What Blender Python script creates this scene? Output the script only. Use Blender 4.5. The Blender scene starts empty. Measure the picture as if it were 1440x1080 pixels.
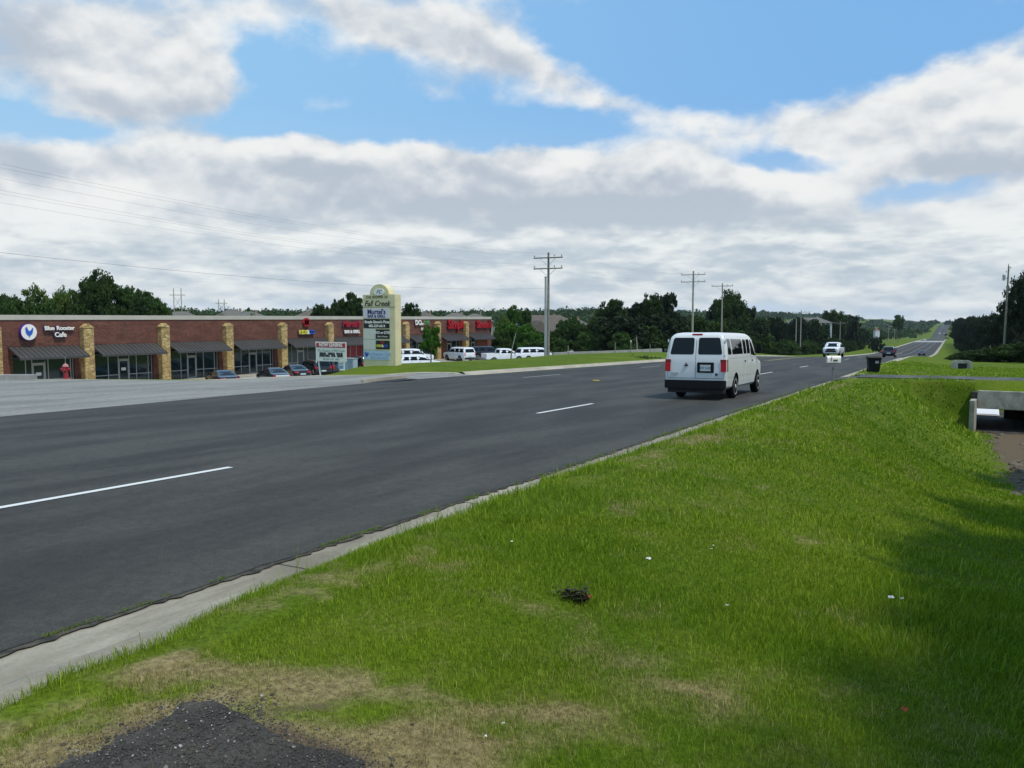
import bpy, bmesh, math, random
import numpy as np
from mathutils import Vector, Matrix, Euler
R = math.radians
rng = np.random.default_rng(7)
random.seed(7)
scene = bpy.context.scene
COL = scene.collection

# ---------------------------------------------------------------- camera
F, PITCH, YAW = 1150.0, math.atan(92 / 1150.0), R(28.2)
cam_d = bpy.data.cameras.new('camera')
cam_d.sensor_width = 36.0
cam_d.lens = F / 1440 * 36
cam_d.clip_start, cam_d.clip_end = 0.1, 12000
cam = bpy.data.objects.new('camera', cam_d)
COL.objects.link(cam)
cam.rotation_euler = (math.pi / 2 - PITCH, 0, YAW)
scene.camera = cam

# ---------------------------------------------------------------- light
SUN_EL, SUN_AZ_FROM_X = R(63), R(-10)           # towards +X (right of the road), a little behind
EXPOSURE = 0.0
sd = bpy.data.lights.new('sun', 'SUN')
sd.energy = 2.9
sd.angle = R(3.0)
sd.color = (1.0, 0.94, 0.82)
sun = bpy.data.objects.new('sun', sd)
COL.objects.link(sun)
sdir = Vector((math.cos(SUN_EL) * math.cos(SUN_AZ_FROM_X), math.cos(SUN_EL) * math.sin(SUN_AZ_FROM_X), math.sin(SUN_EL)))
sun.rotation_euler = sdir.to_track_quat('Z', 'Y').to_euler()
sun.location = (20, 0, 30)
vs = scene.view_settings
vs.view_transform = 'Standard'
vs.look = 'None'
vs.gamma = 1
vs.exposure = EXPOSURE


# ---------------------------------------------------------------- node helper
class NG:
    """tiny builder of node trees"""
    def __init__(s, tree):
        s.t = tree
        s.n, s.l = tree.nodes, tree.links

    def node(s, kind, **kw):
        nd = s.n.new(kind)
        for k, v in kw.items():
            setattr(nd, k, v)
        return nd

    def put(s, sock, v):
        if v is None:
            return
        if hasattr(v, 'is_output') or isinstance(v, bpy.types.NodeSocket):
            s.l.new(v, sock)
        else:
            if isinstance(v, (tuple, list)) and len(v) == 3 and sock.type == 'RGBA':
                v = (*v, 1)
            sock.default_value = v

    def m(s, op, a, b=None, c=None, clamp=False):
        nd = s.node('ShaderNodeMath', operation=op, use_clamp=clamp)
        s.put(nd.inputs[0], a); s.put(nd.inputs[1], b)
        if c is not None:
            s.put(nd.inputs[2], c)
        return nd.outputs[0]

    def v(s, op, a, b=None, scale=None):
        nd = s.node('ShaderNodeVectorMath', operation=op)
        s.put(nd.inputs[0], a)
        if b is not None:
            s.put(nd.inputs[1], b)
        if scale is not None:
            s.put(nd.inputs['Scale'], scale)
        return nd.outputs['Value' if op in ('LENGTH', 'DOT_PRODUCT', 'DISTANCE') else 'Vector']

    def ramp(s, f, lo, hi, a=0.0, b=1.0, smooth=True):
        nd = s.node('ShaderNodeMapRange')
        nd.interpolation_type = 'SMOOTHSTEP' if smooth else 'LINEAR'
        s.put(nd.inputs[0], f)
        for i, x in enumerate((lo, hi, a, b)):
            s.put(nd.inputs[1 + i], x)
        return nd.outputs[0]

    def mix(s, f, a, b, blend='MIX'):
        nd = s.node('ShaderNodeMix', data_type='RGBA', blend_type=blend)
        s.put(nd.inputs[0], f); s.put(nd.inputs[6], a); s.put(nd.inputs[7], b)
        return nd.outputs[2]

    def noise(s, vec, scale, detail=4.0, rough=0.55, dist=0.0, lac=2.0):
        nd = s.node('ShaderNodeTexNoise')
        if vec is not None:
            s.put(nd.inputs['Vector'], vec)
        nd.inputs['Scale'].default_value = scale
        nd.inputs['Detail'].default_value = detail
        nd.inputs['Roughness'].default_value = rough
        nd.inputs['Distortion'].default_value = dist
        nd.inputs['Lacunarity'].default_value = lac
        return nd.outputs[0]

    def xyz(s, x, y, z):
        nd = s.node('ShaderNodeCombineXYZ')
        s.put(nd.inputs[0], x); s.put(nd.inputs[1], y); s.put(nd.inputs[2], z)
        return nd.outputs[0]

    def sep(s, v):
        nd = s.node('ShaderNodeSeparateXYZ')
        s.put(nd.inputs[0], v)
        return nd.outputs

    def scl(s, v, x, y, z):
        return s.v('MULTIPLY', v, (x, y, z))


# ---------------------------------------------------------------- sky
def pix_dir(px, py):
    """direction of a point of the view, as (azimuth about the view's heading, elevation)"""
    yy = 540 - py
    d = F * math.cos(PITCH) + yy * math.sin(PITCH)
    z = -F * math.sin(PITCH) + yy * math.cos(PITCH)
    r = px - 720
    return math.atan2(r, d), math.atan2(z, math.hypot(r, d))


world = bpy.data.worlds.new('World')
scene.world = world
world.use_nodes = True
g = NG(world.node_tree)
g.n.clear()
tc = g.node('ShaderNodeTexCoord').outputs['Generated']
sky = g.node('ShaderNodeTexSky', sky_type='NISHITA')
sky.sun_disc = False
sky.sun_elevation = SUN_EL
sky.sun_rotation = math.pi / 2 - SUN_AZ_FROM_X
sky.air_density, sky.dust_density, sky.ozone_density = 1.0, 0.6, 1.5
nrm = g.v('NORMALIZE', tc)
sx, sy, sz = g.sep(nrm)
ca, sa = math.cos(YAW), math.sin(YAW)
rr = g.m('ADD', g.m('MULTIPLY', sy, sa), g.m('MULTIPLY', sx, ca))
dd = g.m('SUBTRACT', g.m('MULTIPLY', sy, ca), g.m('MULTIPLY', sx, sa))
az = g.m('ARCTAN2', rr, dd)
el = g.m('ARCSINE', sz)
# wobble the placement of the clouds so that no outline is an ellipse
flat = g.xyz(az, g.m('MULTIPLY', el, 1.7), 0.0)
w1 = g.node('ShaderNodeTexNoise'); g.put(w1.inputs['Vector'], flat)
w1.inputs['Scale'].default_value = 5.0; w1.inputs['Detail'].default_value = 5; w1.inputs['Roughness'].default_value = 0.6
wob = g.v('SUBTRACT', w1.outputs['Color'], (0.5, 0.5, 0.5))
w2x, w2y, _ = g.sep(wob)
az2 = g.m('ADD', az, g.m('MULTIPLY', w2x, 0.16))
el2 = g.m('ADD', el, g.m('MULTIPLY', w2y, 0.085))


def blob(px, py, rx, ry, a, tilt=0.0):
    a0, e0 = pix_dir(px, py)
    ra, re = rx / F * 0.92, ry / F * 0.92
    u = g.m('SUBTRACT', az2, a0)
    w = g.m('SUBTRACT', el2, e0)
    if tilt:
        c, s_ = math.cos(tilt), math.sin(tilt)
        u, w = (g.m('ADD', g.m('MULTIPLY', u, c), g.m('MULTIPLY', w, s_)),
                g.m('SUBTRACT', g.m('MULTIPLY', w, c), g.m('MULTIPLY', u, s_)))
    u = g.m('DIVIDE', u, ra); w = g.m('DIVIDE', w, re)
    q = g.m('ADD', g.m('MULTIPLY', u, u), g.m('MULTIPLY', w, w))
    return g.m('MULTIPLY', g.m('POWER', 2.718, g.m('MULTIPLY', q, -1.0)), a)


def total(blobs):
    t = None
    for b in blobs:
        o = blob(*b)
        t = o if t is None else g.m('ADD', t, o)
    return t


cover = total([
    (90, 50, 190, 65, 0.85), (215, 140, 110, 52, 0.75, 0.35), (430, 20, 240, 40, 0.55), (620, 50, 150, 50, 0.7, -0.3), (730, 90, 90, 35, 0.6, -0.3),
    (830, 122, 80, 26, 0.55, -0.3), (990, 165, 180, 24, 0.48, -0.08), (1350, 150, 150, 62, 1.25), (1190, 178, 120, 45, 0.75),
    (1410, 225, 130, 48, 0.9), (1345, 18, 60, 14, 0.32), (1165, 85, 60, 16, 0.45), (610, 150, 70, 32, 0.42), (880, 65, 80, 22, 0.22), (460, 140, 60, 26, 0.28),
    (450, 245, 220, 45, 0.95), (700, 255, 240, 55, 1.2), (960, 275, 220, 52, 1.2), (1130, 290, 70, 40, 0.7), (170, 250, 240, 34, 0.8), (60, 275, 200, 36, 0.6),
    (300, 205, 120, 20, 0.5), (1330, 345, 320, 40, 0.75), (600, 350, 1500, 42, 0.85), (720, 405, 2600, 42, 0.80),
    (70, 188, 170, 24, -0.9), (385, 90, 60, 55, -0.6), (560, 172, 190, 26, -0.75), (900, 40, 190, 45, -0.5), (1120, 30, 260, 60, -0.55),
    (960, 100, 170, 34, -0.45), (1100, 226, 150, 20, -0.85), (770, 182, 120, 24, -0.85), (1270, 60, 120, 26, -0.5), (1270, 270, 110, 20, -0.75), (380, 180, 90, 16, -0.4)])
lit = total([
    (130, 275, 110, 36, 0.45), (800, 222, 38, 16, 0.7), (1075, 245, 75, 28, 0.85), (1120, 280, 60, 30, 0.5), (1330, 120, 100, 30, 0.6), (1400, 160, 60, 40, 0.3),
    (430, 42, 80, 14, 0.5), (60, 305, 120, 22, 0.4), (400, 215, 200, 16, 0.5), (1400, 320, 100, 24, 0.5), (560, 335, 330, 10, 0.4), (1150, 185, 150, 20, 0.2),
    (1010, 338, 230, 9, 0.4), (760, 78, 60, 22, 0.45), (840, 115, 50, 20, 0.25), (990, 145, 70, 12, 0.35),
    (20, 60, 60, 55, -0.7), (210, 160, 100, 34, -0.35), (640, 300, 300, 24, -0.6), (900, 305, 260, 26, -0.75), (410, 240, 90, 22, -0.4),
    (1380, 240, 150, 26, -0.6), (1150, 200, 160, 18, -0.25), (1000, 190, 140, 16, -0.25), (60, 245, 110, 18, -0.6), (620, 362, 500, 9, -0.4), (1250, 380, 300, 10, -0.25), (300, 300, 200, 12, -0.3)])


UPK, LOK = 1.45, 3.3
def up_coords(de):
    return g.xyz(az, g.m('MULTIPLY', g.m('ADD', el, de), UPK), 0.37)


def low_coords(de):
    return g.xyz(g.m('MULTIPLY', az, 1.0), g.m('MULTIPLY', g.m('ADD', el, de), LOK), 1.7)


lowmix = g.ramp(el, 0.075, 0.15, 1.0, 0.0)
def blend(a, b):
    return g.m('ADD', g.m('MULTIPLY', a, g.m('SUBTRACT', 1.0, lowmix)), g.m('MULTIPLY', b, lowmix))


def billow(c, s_, d):
    return g.m('SUBTRACT', 1.0, g.m('ABSOLUTE', g.m('SUBTRACT', g.m('MULTIPLY', g.noise(c, s_, d, 0.52, 0.0), 2.0), 1.0)))


n0 = blend(g.noise(up_coords(0.0), 4.6, 8, 0.56, 0.0), g.noise(low_coords(0.0), 8.0, 8, 0.55, 0.0))
n1 = blend(g.noise(up_coords(0.030), 4.6, 4, 0.56, 0.0), g.noise(low_coords(0.009), 8.0, 4, 0.55, 0.0))
b0 = blend(billow(up_coords(0.0), 11.0, 6), billow(low_coords(0.0), 12.0, 5))
b1 = blend(billow(up_coords(0.016), 11.0, 3), billow(low_coords(0.005), 13.0, 3))
nf = g.m('SUBTRACT', b0, 0.76)
dens = g.m('ADD', g.m('SUBTRACT', cover, g.ramp(el, 0.12, 0.22, 0.0, 0.14)), g.m('MULTIPLY', g.m('SUBTRACT', n0, 0.5), 1.7))
dens = g.m('ADD', dens, g.m('MULTIPLY', nf, 0.60))
alpha = g.ramp(dens, -0.10, 0.62)
# tops bright, bases grey: compare the cloud with the cloud a little higher
slope = g.m('ADD', g.m('MULTIPLY', g.m('SUBTRACT', n0, n1), g.ramp(el, 0.05, 0.16, 1.7, 2.2)), g.m('MULTIPLY', g.m('SUBTRACT', b0, b1), 0.75))
tone = g.m('ADD', g.m('ADD', g.m('MULTIPLY', lit, 0.8), slope), g.m('MULTIPLY', nf, 0.5))
# thin cloud is bright, thick cloud greyer
tone = g.m('SUBTRACT', tone, g.m('MULTIPLY', g.ramp(dens, 0.35, 1.5), 0.18))
tone = g.m('ADD', tone, 0.56)
tone = g.ramp(tone, 0.0, 1.0, 0.0, 1.0, smooth=True)
ccol = g.mix(tone, g.mix(lowmix, (4.9, 5.55, 6.4), (5.0, 5.85, 6.6)), g.mix(lowmix, (8.75, 8.9, 8.85), (8.5, 8.85, 8.85)))
# a thin veil towards the horizon
base = g.mix(0.88, sky.outputs[0], (2.0, 4.6, 8.5))
base = g.mix(g.ramp(az, -0.6, 0.5, 0.62, 0.10), base, (3.9, 6.7, 9.1))
veil = g.ramp(el, 0.0, 0.26, 0.85, 0.0)
base = g.mix(veil, base, (6.2, 7.2, 8.1))
skycol = g.mix(alpha, base, ccol)
bg = g.node('ShaderNodeBackground')
g.put(bg.inputs[0], skycol)
bg.inputs[1].default_value = 0.1
wo = g.node('ShaderNodeOutputWorld')
g.l.new(bg.outputs[0], wo.inputs[0])
world.cycles.sampling_method = 'MANUAL'
world.cycles.sample_map_resolution = 512
scene.cycles.max_bounces = 6
scene.cycles.diffuse_bounces = 3
scene.cycles.glossy_bounces = 3
scene.cycles.transparent_max_bounces = 8
scene.cycles.volume_bounces = 0
scene.cycles.use_denoising = True


# ---------------------------------------------------------------- materials
def mat(name, color, rough=0.7, metal=0.0, spec=0.4, var=0.0, vscale=3.0, bump=0.0, bscale=20.0, coat=0.0, color2=None, emit=None):
    m_ = bpy.data.materials.new(name)
    m_.use_nodes = True
    q = NG(m_.node_tree)
    b = m_.node_tree.nodes['Principled BSDF']
    b.inputs['Roughness'].default_value = rough
    b.inputs['Metallic'].default_value = metal
    b.inputs['Specular IOR Level'].default_value = spec
    b.inputs['Coat Weight'].default_value = coat
    b.inputs['Coat Roughness'].default_value = 0.05
    b.inputs['Base Color'].default_value = (*color, 1)
    if var or color2 is not None or bump:
        p = q.node('ShaderNodeTexCoord').outputs['Object']
        if var or color2 is not None:
            n = q.noise(p, vscale, 6, 0.6)
            if color2 is not None:
                q.put(b.inputs['Base Color'], q.mix(q.ramp(n, 0.38, 0.62), color, color2))
            else:
                f_ = q.ramp(n, 0.3, 0.7, 1 - var, 1 + var)
                q.put(b.inputs['Base Color'], q.v('SCALE', color, scale=f_))
        if bump:
            nb = q.noise(p, bscale, 5, 0.65)
            bn = q.node('ShaderNodeBump')
            bn.inputs['Strength'].default_value = bump
            bn.inputs['Distance'].default_value = 0.02
            q.put(bn.inputs['Height'], nb)
            q.put(b.inputs['Normal'], bn.outputs[0])
    if emit:
        b.inputs['Emission Color'].default_value = (*color, 1)
        b.inputs['Emission Strength'].default_value = emit
    return m_


def bsdf(m_):
    return m_.node_tree.nodes['Principled BSDF']


# ---------------------------------------------------------------- object helpers
def tag(o, label=None, cat=None, group=None, kind=None):
    if label: o['label'] = label
    if cat: o['category'] = cat
    if group: o['group'] = group
    if kind: o['kind'] = kind
    return o


def empty(name, loc=(0, 0, 0), rz=0.0, label=None, cat=None, group=None):
    o = bpy.data.objects.new(name, None)
    COL.objects.link(o)
    o.location = loc
    o.rotation_euler = (0, 0, rz)
    o.empty_display_size = 0.3
    return tag(o, label, cat, group)


def link(name, me, mats=None, parent=None, loc=None):
    o = bpy.data.objects.new(name, me)
    COL.objects.link(o)
    if mats:
        for m_ in (mats if isinstance(mats, (list, tuple)) else [mats]):
            me.materials.append(m_)
    if parent is not None:
        o.parent = parent
    if loc is not None:
        o.location = loc
    return o


def mesh_np(name, verts, faces, mat_idx=None, smooth=False):
    """verts (n,3); faces: list of arrays (k, 3) or (k, 4)"""
    me = bpy.data.meshes.new(name)
    verts = np.asarray(verts, dtype=np.float32)
    me.vertices.add(len(verts))
    me.vertices.foreach_set('co', verts.ravel())
    faces = [np.asarray(f, dtype=np.int32) for f in (faces if isinstance(faces, list) else [faces]) if len(f)]
    loops = np.concatenate([f.ravel() for f in faces])
    tot = np.concatenate([np.full(len(f), f.shape[1], np.int32) for f in faces])
    start = np.concatenate([[0], np.cumsum(tot)[:-1]]).astype(np.int32)
    me.loops.add(len(loops))
    me.loops.foreach_set('vertex_index', loops)
    me.polygons.add(len(tot))
    me.polygons.foreach_set('loop_start', start)
    me.polygons.foreach_set('loop_total', tot)
    if mat_idx is not None:
        me.polygons.foreach_set('material_index', np.asarray(mat_idx, np.int32))
    me.update(calc_edges=True)
    if smooth:
        me.polygons.foreach_set('use_smooth', np.ones(len(tot), bool))
    return me


class MB:
    """collects boxes, tubes, lathes, prisms; builds ONE mesh object"""
    def __init__(s):
        s.v, s.f, s.k = [], [], 0

    def add(s, verts, faces):
        n = len(s.v)
        s.v += [tuple(map(float, p)) for p in verts]
        s.f += [tuple(i + n for i in f) for f in faces]
        return s

    def box(s, x0, x1, y0, y1, z0, z1, M=None):
        c = [(x0, y0, z0), (x1, y0, z0), (x1, y1, z0), (x0, y1, z0), (x0, y0, z1), (x1, y0, z1), (x1, y1, z1), (x0, y1, z1)]
        if M is not None:
            c = [M @ Vector(p) for p in c]
        return s.add(c, [(3, 2, 1, 0), (4, 5, 6, 7), (0, 1, 5, 4), (1, 2, 6, 5), (2, 3, 7, 6), (3, 0, 4, 7)])

    def prism(s, pts, axis, a, b):
        """pts: 2D outline; axis 0: (y,z) along x, 1: (x,z) along y, 2: (x,y) along z"""
        def P(p, t):
            return ((t, p[0], p[1]), (p[0], t, p[1]), (p[0], p[1], t))[axis]
        n = len(pts)
        vs_ = [P(p, a) for p in pts] + [P(p, b) for p in pts]
        fs = [tuple(range(n - 1, -1, -1)), tuple(range(n, 2 * n))]
        fs += [(i, (i + 1) % n, n + (i + 1) % n, n + i) for i in range(n)]
        return s.add(vs_, fs)

    def tube(s, p0, p1, r0, r1=None, n=10, caps=True):
        r1 = r0 if r1 is None else r1
        p0, p1 = Vector(p0), Vector(p1)
        d = (p1 - p0).normalized()
        u = d.orthogonal().normalized(); w = d.cross(u)
        vs_ = []
        for p, r in ((p0, r0), (p1, r1)):
            for i in range(n):
                a = 2 * math.pi * i / n
                vs_.append(p + u * (r * math.cos(a)) + w * (r * math.sin(a)))
        fs = [(i, (i + 1) % n, n + (i + 1) % n, n + i) for i in range(n)]
        if caps:
            fs += [tuple(range(n - 1, -1, -1)), tuple(range(n, 2 * n))]
        return s.add(vs_, fs)

    def path(s, pts, radii, n=7):
        """a tube along a line of points"""
        pts = [Vector(p) for p in pts]
        vs_, fs = [], []
        up = Vector((0.13, 0.31, 0.94)).normalized()
        for i, p in enumerate(pts):
            d = (pts[min(i + 1, len(pts) - 1)] - pts[max(i - 1, 0)]).normalized()
            u = d.cross(up)
            if u.length < 0.1:
                u = d.cross(Vector((1, 0, 0)))
            u.normalize(); w = d.cross(u)
            for j in range(n):
                a = 2 * math.pi * j / n
                vs_.append(p + (u * math.cos(a) + w * math.sin(a)) * radii[i])
        for i in range(len(pts) - 1):
            for j in range(n):
                fs.append((i * n + j, i * n + (j + 1) % n, (i + 1) * n + (j + 1) % n, (i + 1) * n + j))
        fs.append(tuple(range(n - 1, -1, -1)))
        fs.append(tuple(range((len(pts) - 1) * n, len(pts) * n)))
        return s.add(vs_, fs)

    def lathe(s, prof, axis=2, c=(0, 0, 0), n=24):
        """prof: (radius, height) pairs round an axis; closed at radius 0"""
        vs_, fs = [], []
        for r, h in prof:
            for i in range(n):
                a = 2 * math.pi * i / n
                p = [r * math.cos(a), r * math.sin(a)]
                q = {2: (p[0], p[1], h), 0: (h, p[0], p[1]), 1: (p[1], h, p[0])}[axis]
                vs_.append((q[0] + c[0], q[1] + c[1], q[2] + c[2]))
        for k in range(len(prof) - 1):
            for i in range(n):
                fs.append((k * n + i, k * n + (i + 1) % n, (k + 1) * n + (i + 1) % n, (k + 1) * n + i))
        fs.append(tuple(range(n - 1, -1, -1)))
        fs.append(tuple(range((len(prof) - 1) * n, len(prof) * n)))
        return s.add(vs_, fs)

    def mesh(s, name, smooth=None, bevel=0.0, doubles=True):
        bm = bmesh.new()
        vv = [bm.verts.new(p) for p in s.v]
        for f in s.f:
            try:
                bm.faces.new([vv[i] for i in f])
            except ValueError:
                pass
        if doubles:
            bmesh.ops.remove_doubles(bm, verts=bm.verts, dist=1e-5)
        bmesh.ops.recalc_face_normals(bm, faces=bm.faces)
        if bevel:
            es = [e for e in bm.edges if len(e.link_faces) == 2 and e.calc_face_angle(0) > 0.5]
            bmesh.ops.bevel(bm, geom=es, offset=bevel, segments=2, affect='EDGES', clamp_overlap=True)
        me = bpy.data.meshes.new(name)
        bm.to_mesh(me)
        bm.free()
        if smooth is not None:
            me.polygons.foreach_set('use_smooth', np.ones(len(me.polygons), bool))
            sharp(me, smooth)
        return me

    def build(s, name, mats, parent=None, smooth=None, bevel=0.0, loc=None):
        return link(name, s.mesh(name, smooth, bevel), mats, parent, loc)


def sharp(me, ang):
    bm = bmesh.new(); bm.from_mesh(me)
    for e in bm.edges:
        e.smooth = not (len(e.link_faces) == 2 and e.calc_face_angle(0) > ang)
    for f in bm.faces:
        f.smooth = True
    bm.to_mesh(me); bm.free()


def copy_tree(o, parent=None):
    c = o.copy()
    COL.objects.link(c)
    if parent is not None:
        c.parent = parent
    for ch in list(o.children):
        copy_tree(ch, c)
    return c


def text_mesh(txt, size, depth=0.0, shear=0.0, width=1.0, bold=0.0, align='CENTER', space=1.0):
    cu = bpy.data.curves.new('lettering', 'FONT')
    cu.body = txt
    cu.size = size
    cu.extrude = depth
    cu.offset = bold
    cu.shear = shear
    cu.align_x = align
    cu.align_y = 'CENTER'
    cu.space_character = space
    cu.resolution_u = 3
    o = bpy.data.objects.new('lettering_source', cu)
    COL.objects.link(o)
    bpy.context.view_layer.update()
    me = bpy.data.meshes.new_from_object(o.evaluated_get(bpy.context.evaluated_depsgraph_get()))
    bpy.data.objects.remove(o)
    bpy.data.curves.remove(cu)
    if width != 1.0:
        me.transform(Matrix.Diagonal((width, 1, 1, 1)))
    return me


def text_obj(name, txt, size, m_, parent, M, **kw):
    """lettering in the local frame M (x right, y up, z out of the face)"""
    me = text_mesh(txt, size, **kw)
    me.transform(M)
    return link(name, me, m_, parent)


# ---------------------------------------------------------------- noise in python
def vnoise(x, y, seed=0):
    x = np.asarray(x, float); y = np.asarray(y, float)
    xi, yi = np.floor(x).astype(np.int64), np.floor(y).astype(np.int64)
    xf, yf = x - xi, y - yi

    def h(a, b):
        n = (a * 374761393 + b * 668265263 + seed * 1442695041) & 0xffffffff
        n = ((n ^ (n >> 13)) * 1274126177) & 0xffffffff
        return ((n ^ (n >> 16)) & 0xffff) / 65535.0
    u, w = xf * xf * (3 - 2 * xf), yf * yf * (3 - 2 * yf)
    return (h(xi, yi) * (1 - u) + h(xi + 1, yi) * u) * (1 - w) + (h(xi, yi + 1) * (1 - u) + h(xi + 1, yi + 1) * u) * w


def fbm(x, y, seed=0, oct_=4):
    t, a, s_ = 0, 0.5, 0
    for i in range(oct_):
        t = t + a * vnoise(x * 2 ** i, y * 2 ** i, seed + i * 17)
        s_ += a
        a *= 0.5
    return t / s_


def sst(a, b, x):
    t = np.clip((np.asarray(x, float) - a) / (b - a), 0, 1)
    return t * t * (3 - 2 * t)


# ---------------------------------------------------------------- the lie of the land
# X to the right of the road, Y along it, the camera over (0, 0) at eye height z = 0
H0 = -1.9
_py = np.array([-300, -60, 0, 60, 105, 125, 180, 313, 440, 667, 850, 1014, 1150, 1500, 1922, 2400, 6000], float)
_pz = np.array([-2.085, -0.7, -2.085, -3.51, -4.6, -5.35, -8.2, -12.2, -14.0, -16.8, -19.6, -22.6, -24.6, -20.0, -13.0, -20.0, -20.0])
_gy = np.arange(-320, 6000, 2.0)
_gz = np.interp(_gy, _py, _pz)
_k = np.exp(-0.5 * (np.arange(-30, 31) / 9.0) ** 2); _k /= _k.sum()
_gs = np.convolve(np.pad(_gz, 30, mode='edge'), _k, mode='valid')
_wt = sst(90, 125, _gy)
_gs = _gz * (1 - _wt) + _gs * _wt


def zroad(X, Y):
    X = np.asarray(X, float); Y = np.asarray(Y, float)
    return np.interp(Y, _gy, _gs) + 0.01276 * np.clip(X + 14.5, -26, 26)


DRIVE0, DRIVE1 = 41.6, 45.2
FZ = -5.82                                         # floor of the shops


def lot_z(Y):
    Y = np.asarray(Y, float)
    return -5.86 * (1 - sst(150, 230, Y)) + sst(150, 230, Y) * (np.interp(Y, _gy, _gs) - 1.6)


def ground(X, Y):
    X = np.asarray(X, float) + 0.0; Y = np.asarray(Y, float) + 0.0
    p = zroad(X, Y)
    L = -X
    # right side: verge, ditch, bank
    dep = np.interp(Y, [-20, 0, 6, 12, 23, 39.7, 40.3, 45.3, 45.4, 48.6, 52, 60, 150], [.1, .12, .3, .8, 1.9, 2.1, .0, .0, 2.05, 2.0, .25, .35, .6])
    shp = sst(-3.2, 1.3, X) * (1 - sst(5.2, 10.5, X))
    through = (Y > 39.6) & (Y < 45.5) & (X > 1.0) & (X < 6.2)
    dep = np.where(through, 2.12, dep)
    bank = sst(6, 30, X) * 2.2 * sst(20, 60, Y) - sst(8, 30, X) * 0.5 * (1 - sst(20, 60, Y))
    lump = (fbm(X * 0.6, Y * 0.6, 3) - 0.5) * 0.12
    zr = p - 0.05 + 0.20 * sst(-4.2, -3.95, X) - dep * shp + bank + lump * sst(-3.9, -2.6, X) * sst(1.0, 5.0, np.hypot(X, Y)) * (1 - sst(39.0, 40.4, Y) * (1 - sst(46, 48, Y)))
    # left side: berm, then the drop to the parking lot
    Lc = np.interp(Y, [-50, 22, 24, 26, 29, 34, 40, 60, 80, 118, 135], [60, 45, 41.5, 40, 32.5, 31, 31, 31.5, 36.5, 36.5, 31])
    rise = -0.05 + (0.20 * sst(23.85, 24.1, L) + 0.30 * sst(24.2, 28, L)) * sst(36, 41, Y)
    drop = sst(0, 1, (L - Lc) / 10.0)
    zl = (p + rise) * (1 - drop) + lot_z(Y) * drop
    # land beyond the shops rolls up towards the horizon
    dist = np.hypot(X, Y)
    far = -7.0 + 9.0 * sst(250, 1300, dist) + (fbm(X / 260.0, Y / 260.0, 11, 3) - 0.5) * 14 * sst(160, 700, dist) - 12 * sst(2600, 6000, dist)
    zl = zl * (1 - sst(95, 330, L)) + far * sst(95, 330, L)
    zr = zr * (1 - sst(60, 330, X)) + far * sst(60, 330, X)
    return np.where(X < -14.5, zl, zr)


def ray(px, py):
    yy = 540 - py
    r, d, z = px - 720, F * math.cos(PITCH) + yy * math.sin(PITCH), -F * math.sin(PITCH) + yy * math.cos(PITCH)
    return r * ca - d * sa, r * sa + d * ca, z, d


def at(px, D):
    """ground point seen in column px at depth D"""
    x, y, z, d = ray(px, 500)
    return x / d * D, y / d * D


def at3(px, py, D):
    x, y, z, d = ray(px, py)
    return Vector((x / d * D, y / d * D, z / d * D))


def hit(px, py):
    """where the sight line meets the ground"""
    x, y, z, d = ray(px, py)
    t0 = 1.5 / d
    t = np.geomspace(1.5, 1500, 6000) / d
    gz = ground(x * t, y * t)
    i = int(np.argmax(z * t < gz))
    return Vector((x * t[i], y * t[i], gz[i]))


def gz(X, Y):
    return float(ground(X, Y))

# ================================================================ GROUND
def geo_axis(lo, hi, fine_lo, fine_hi, step, growth):
    a = list(np.arange(fine_lo, fine_hi + 1e-6, step))
    s_ = step
    while a[-1] < hi:
        s_ *= growth
        a.append(a[-1] + s_)
    s_ = step
    b = [fine_lo]
    while b[-1] > lo:
        s_ *= growth
        b.append(b[-1] - s_)
    return np.array(b[1:][::-1] + a)


def grid_faces(ny, nx, keep=None):
    i = np.arange(ny - 1)[:, None] * nx + np.arange(nx - 1)[None, :]
    f = np.stack([i, i + 1, i + nx + 1, i + nx], -1).reshape(-1, 4)
    return f if keep is None else f[keep.ravel()]


# wear of the lawn: dry straw patches, bare soil and the old tar patch (a property of the ground itself)
def spot(X, Y, px, py, rx, ry, amp=1.0, rot=0.0):
    c = hit(px, py)
    dx, dy = X - c.x, Y - c.y
    a = YAW + rot
    u, w = dx * math.cos(a) + dy * math.sin(a), -dx * math.sin(a) + dy * math.cos(a)
    return amp * np.exp(-((u / rx) ** 2 + (w / ry) ** 2))


def dryness(X, Y):
    n = fbm(X * 1.7, Y * 1.7, 21, 5)
    n2 = fbm(X * 0.5 + 9, Y * 0.5, 31, 3)
    t = (spot(X, Y, 580, 1050, 0.36, 0.30, 1.05) + spot(X, Y, 480, 965, 0.42, 0.24, 1.0) + spot(X, Y, 280, 945, 0.45, 0.16, 0.7)
         + spot(X, Y, 110, 1060, 0.5, 0.2, 0.7) + spot(X, Y, 960, 960, 0.6, 0.35, 0.42) + spot(X, Y, 1080, 1010, 0.4, 0.25, 0.35)
         + spot(X, Y, 750, 900, 0.7, 0.4, 0.28) + spot(X, Y, 680, 990, 0.3, 0.25, 0.3) + spot(X, Y, 860, 1030, 0.4, 0.25, 0.3)
         + spot(X, Y, 930, 715, 0.8, 0.5, 0.25) + spot(X, Y, 560, 800, 0.5, 0.4, 0.35) + spot(X, Y, 1010, 620, 1.0, 0.8, 0.15))
    t = t + (n - 0.5) * 1.1 + (fbm(X * 6, Y * 6, 23, 4) - 0.5) * 1.0 + (n2 - 0.5) * 0.4 - 0.04
    # the strip along the kerb dries out too
    t = t + 0.25 * np.exp(-((X + 3.6) / 0.35) ** 2) * sst(6, 12, Y)
    t = t + 0.75 * np.exp(-(tar_dist(X, Y) / 0.16) ** 1.5)
    return np.clip(t, 0, 1.3)


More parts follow.
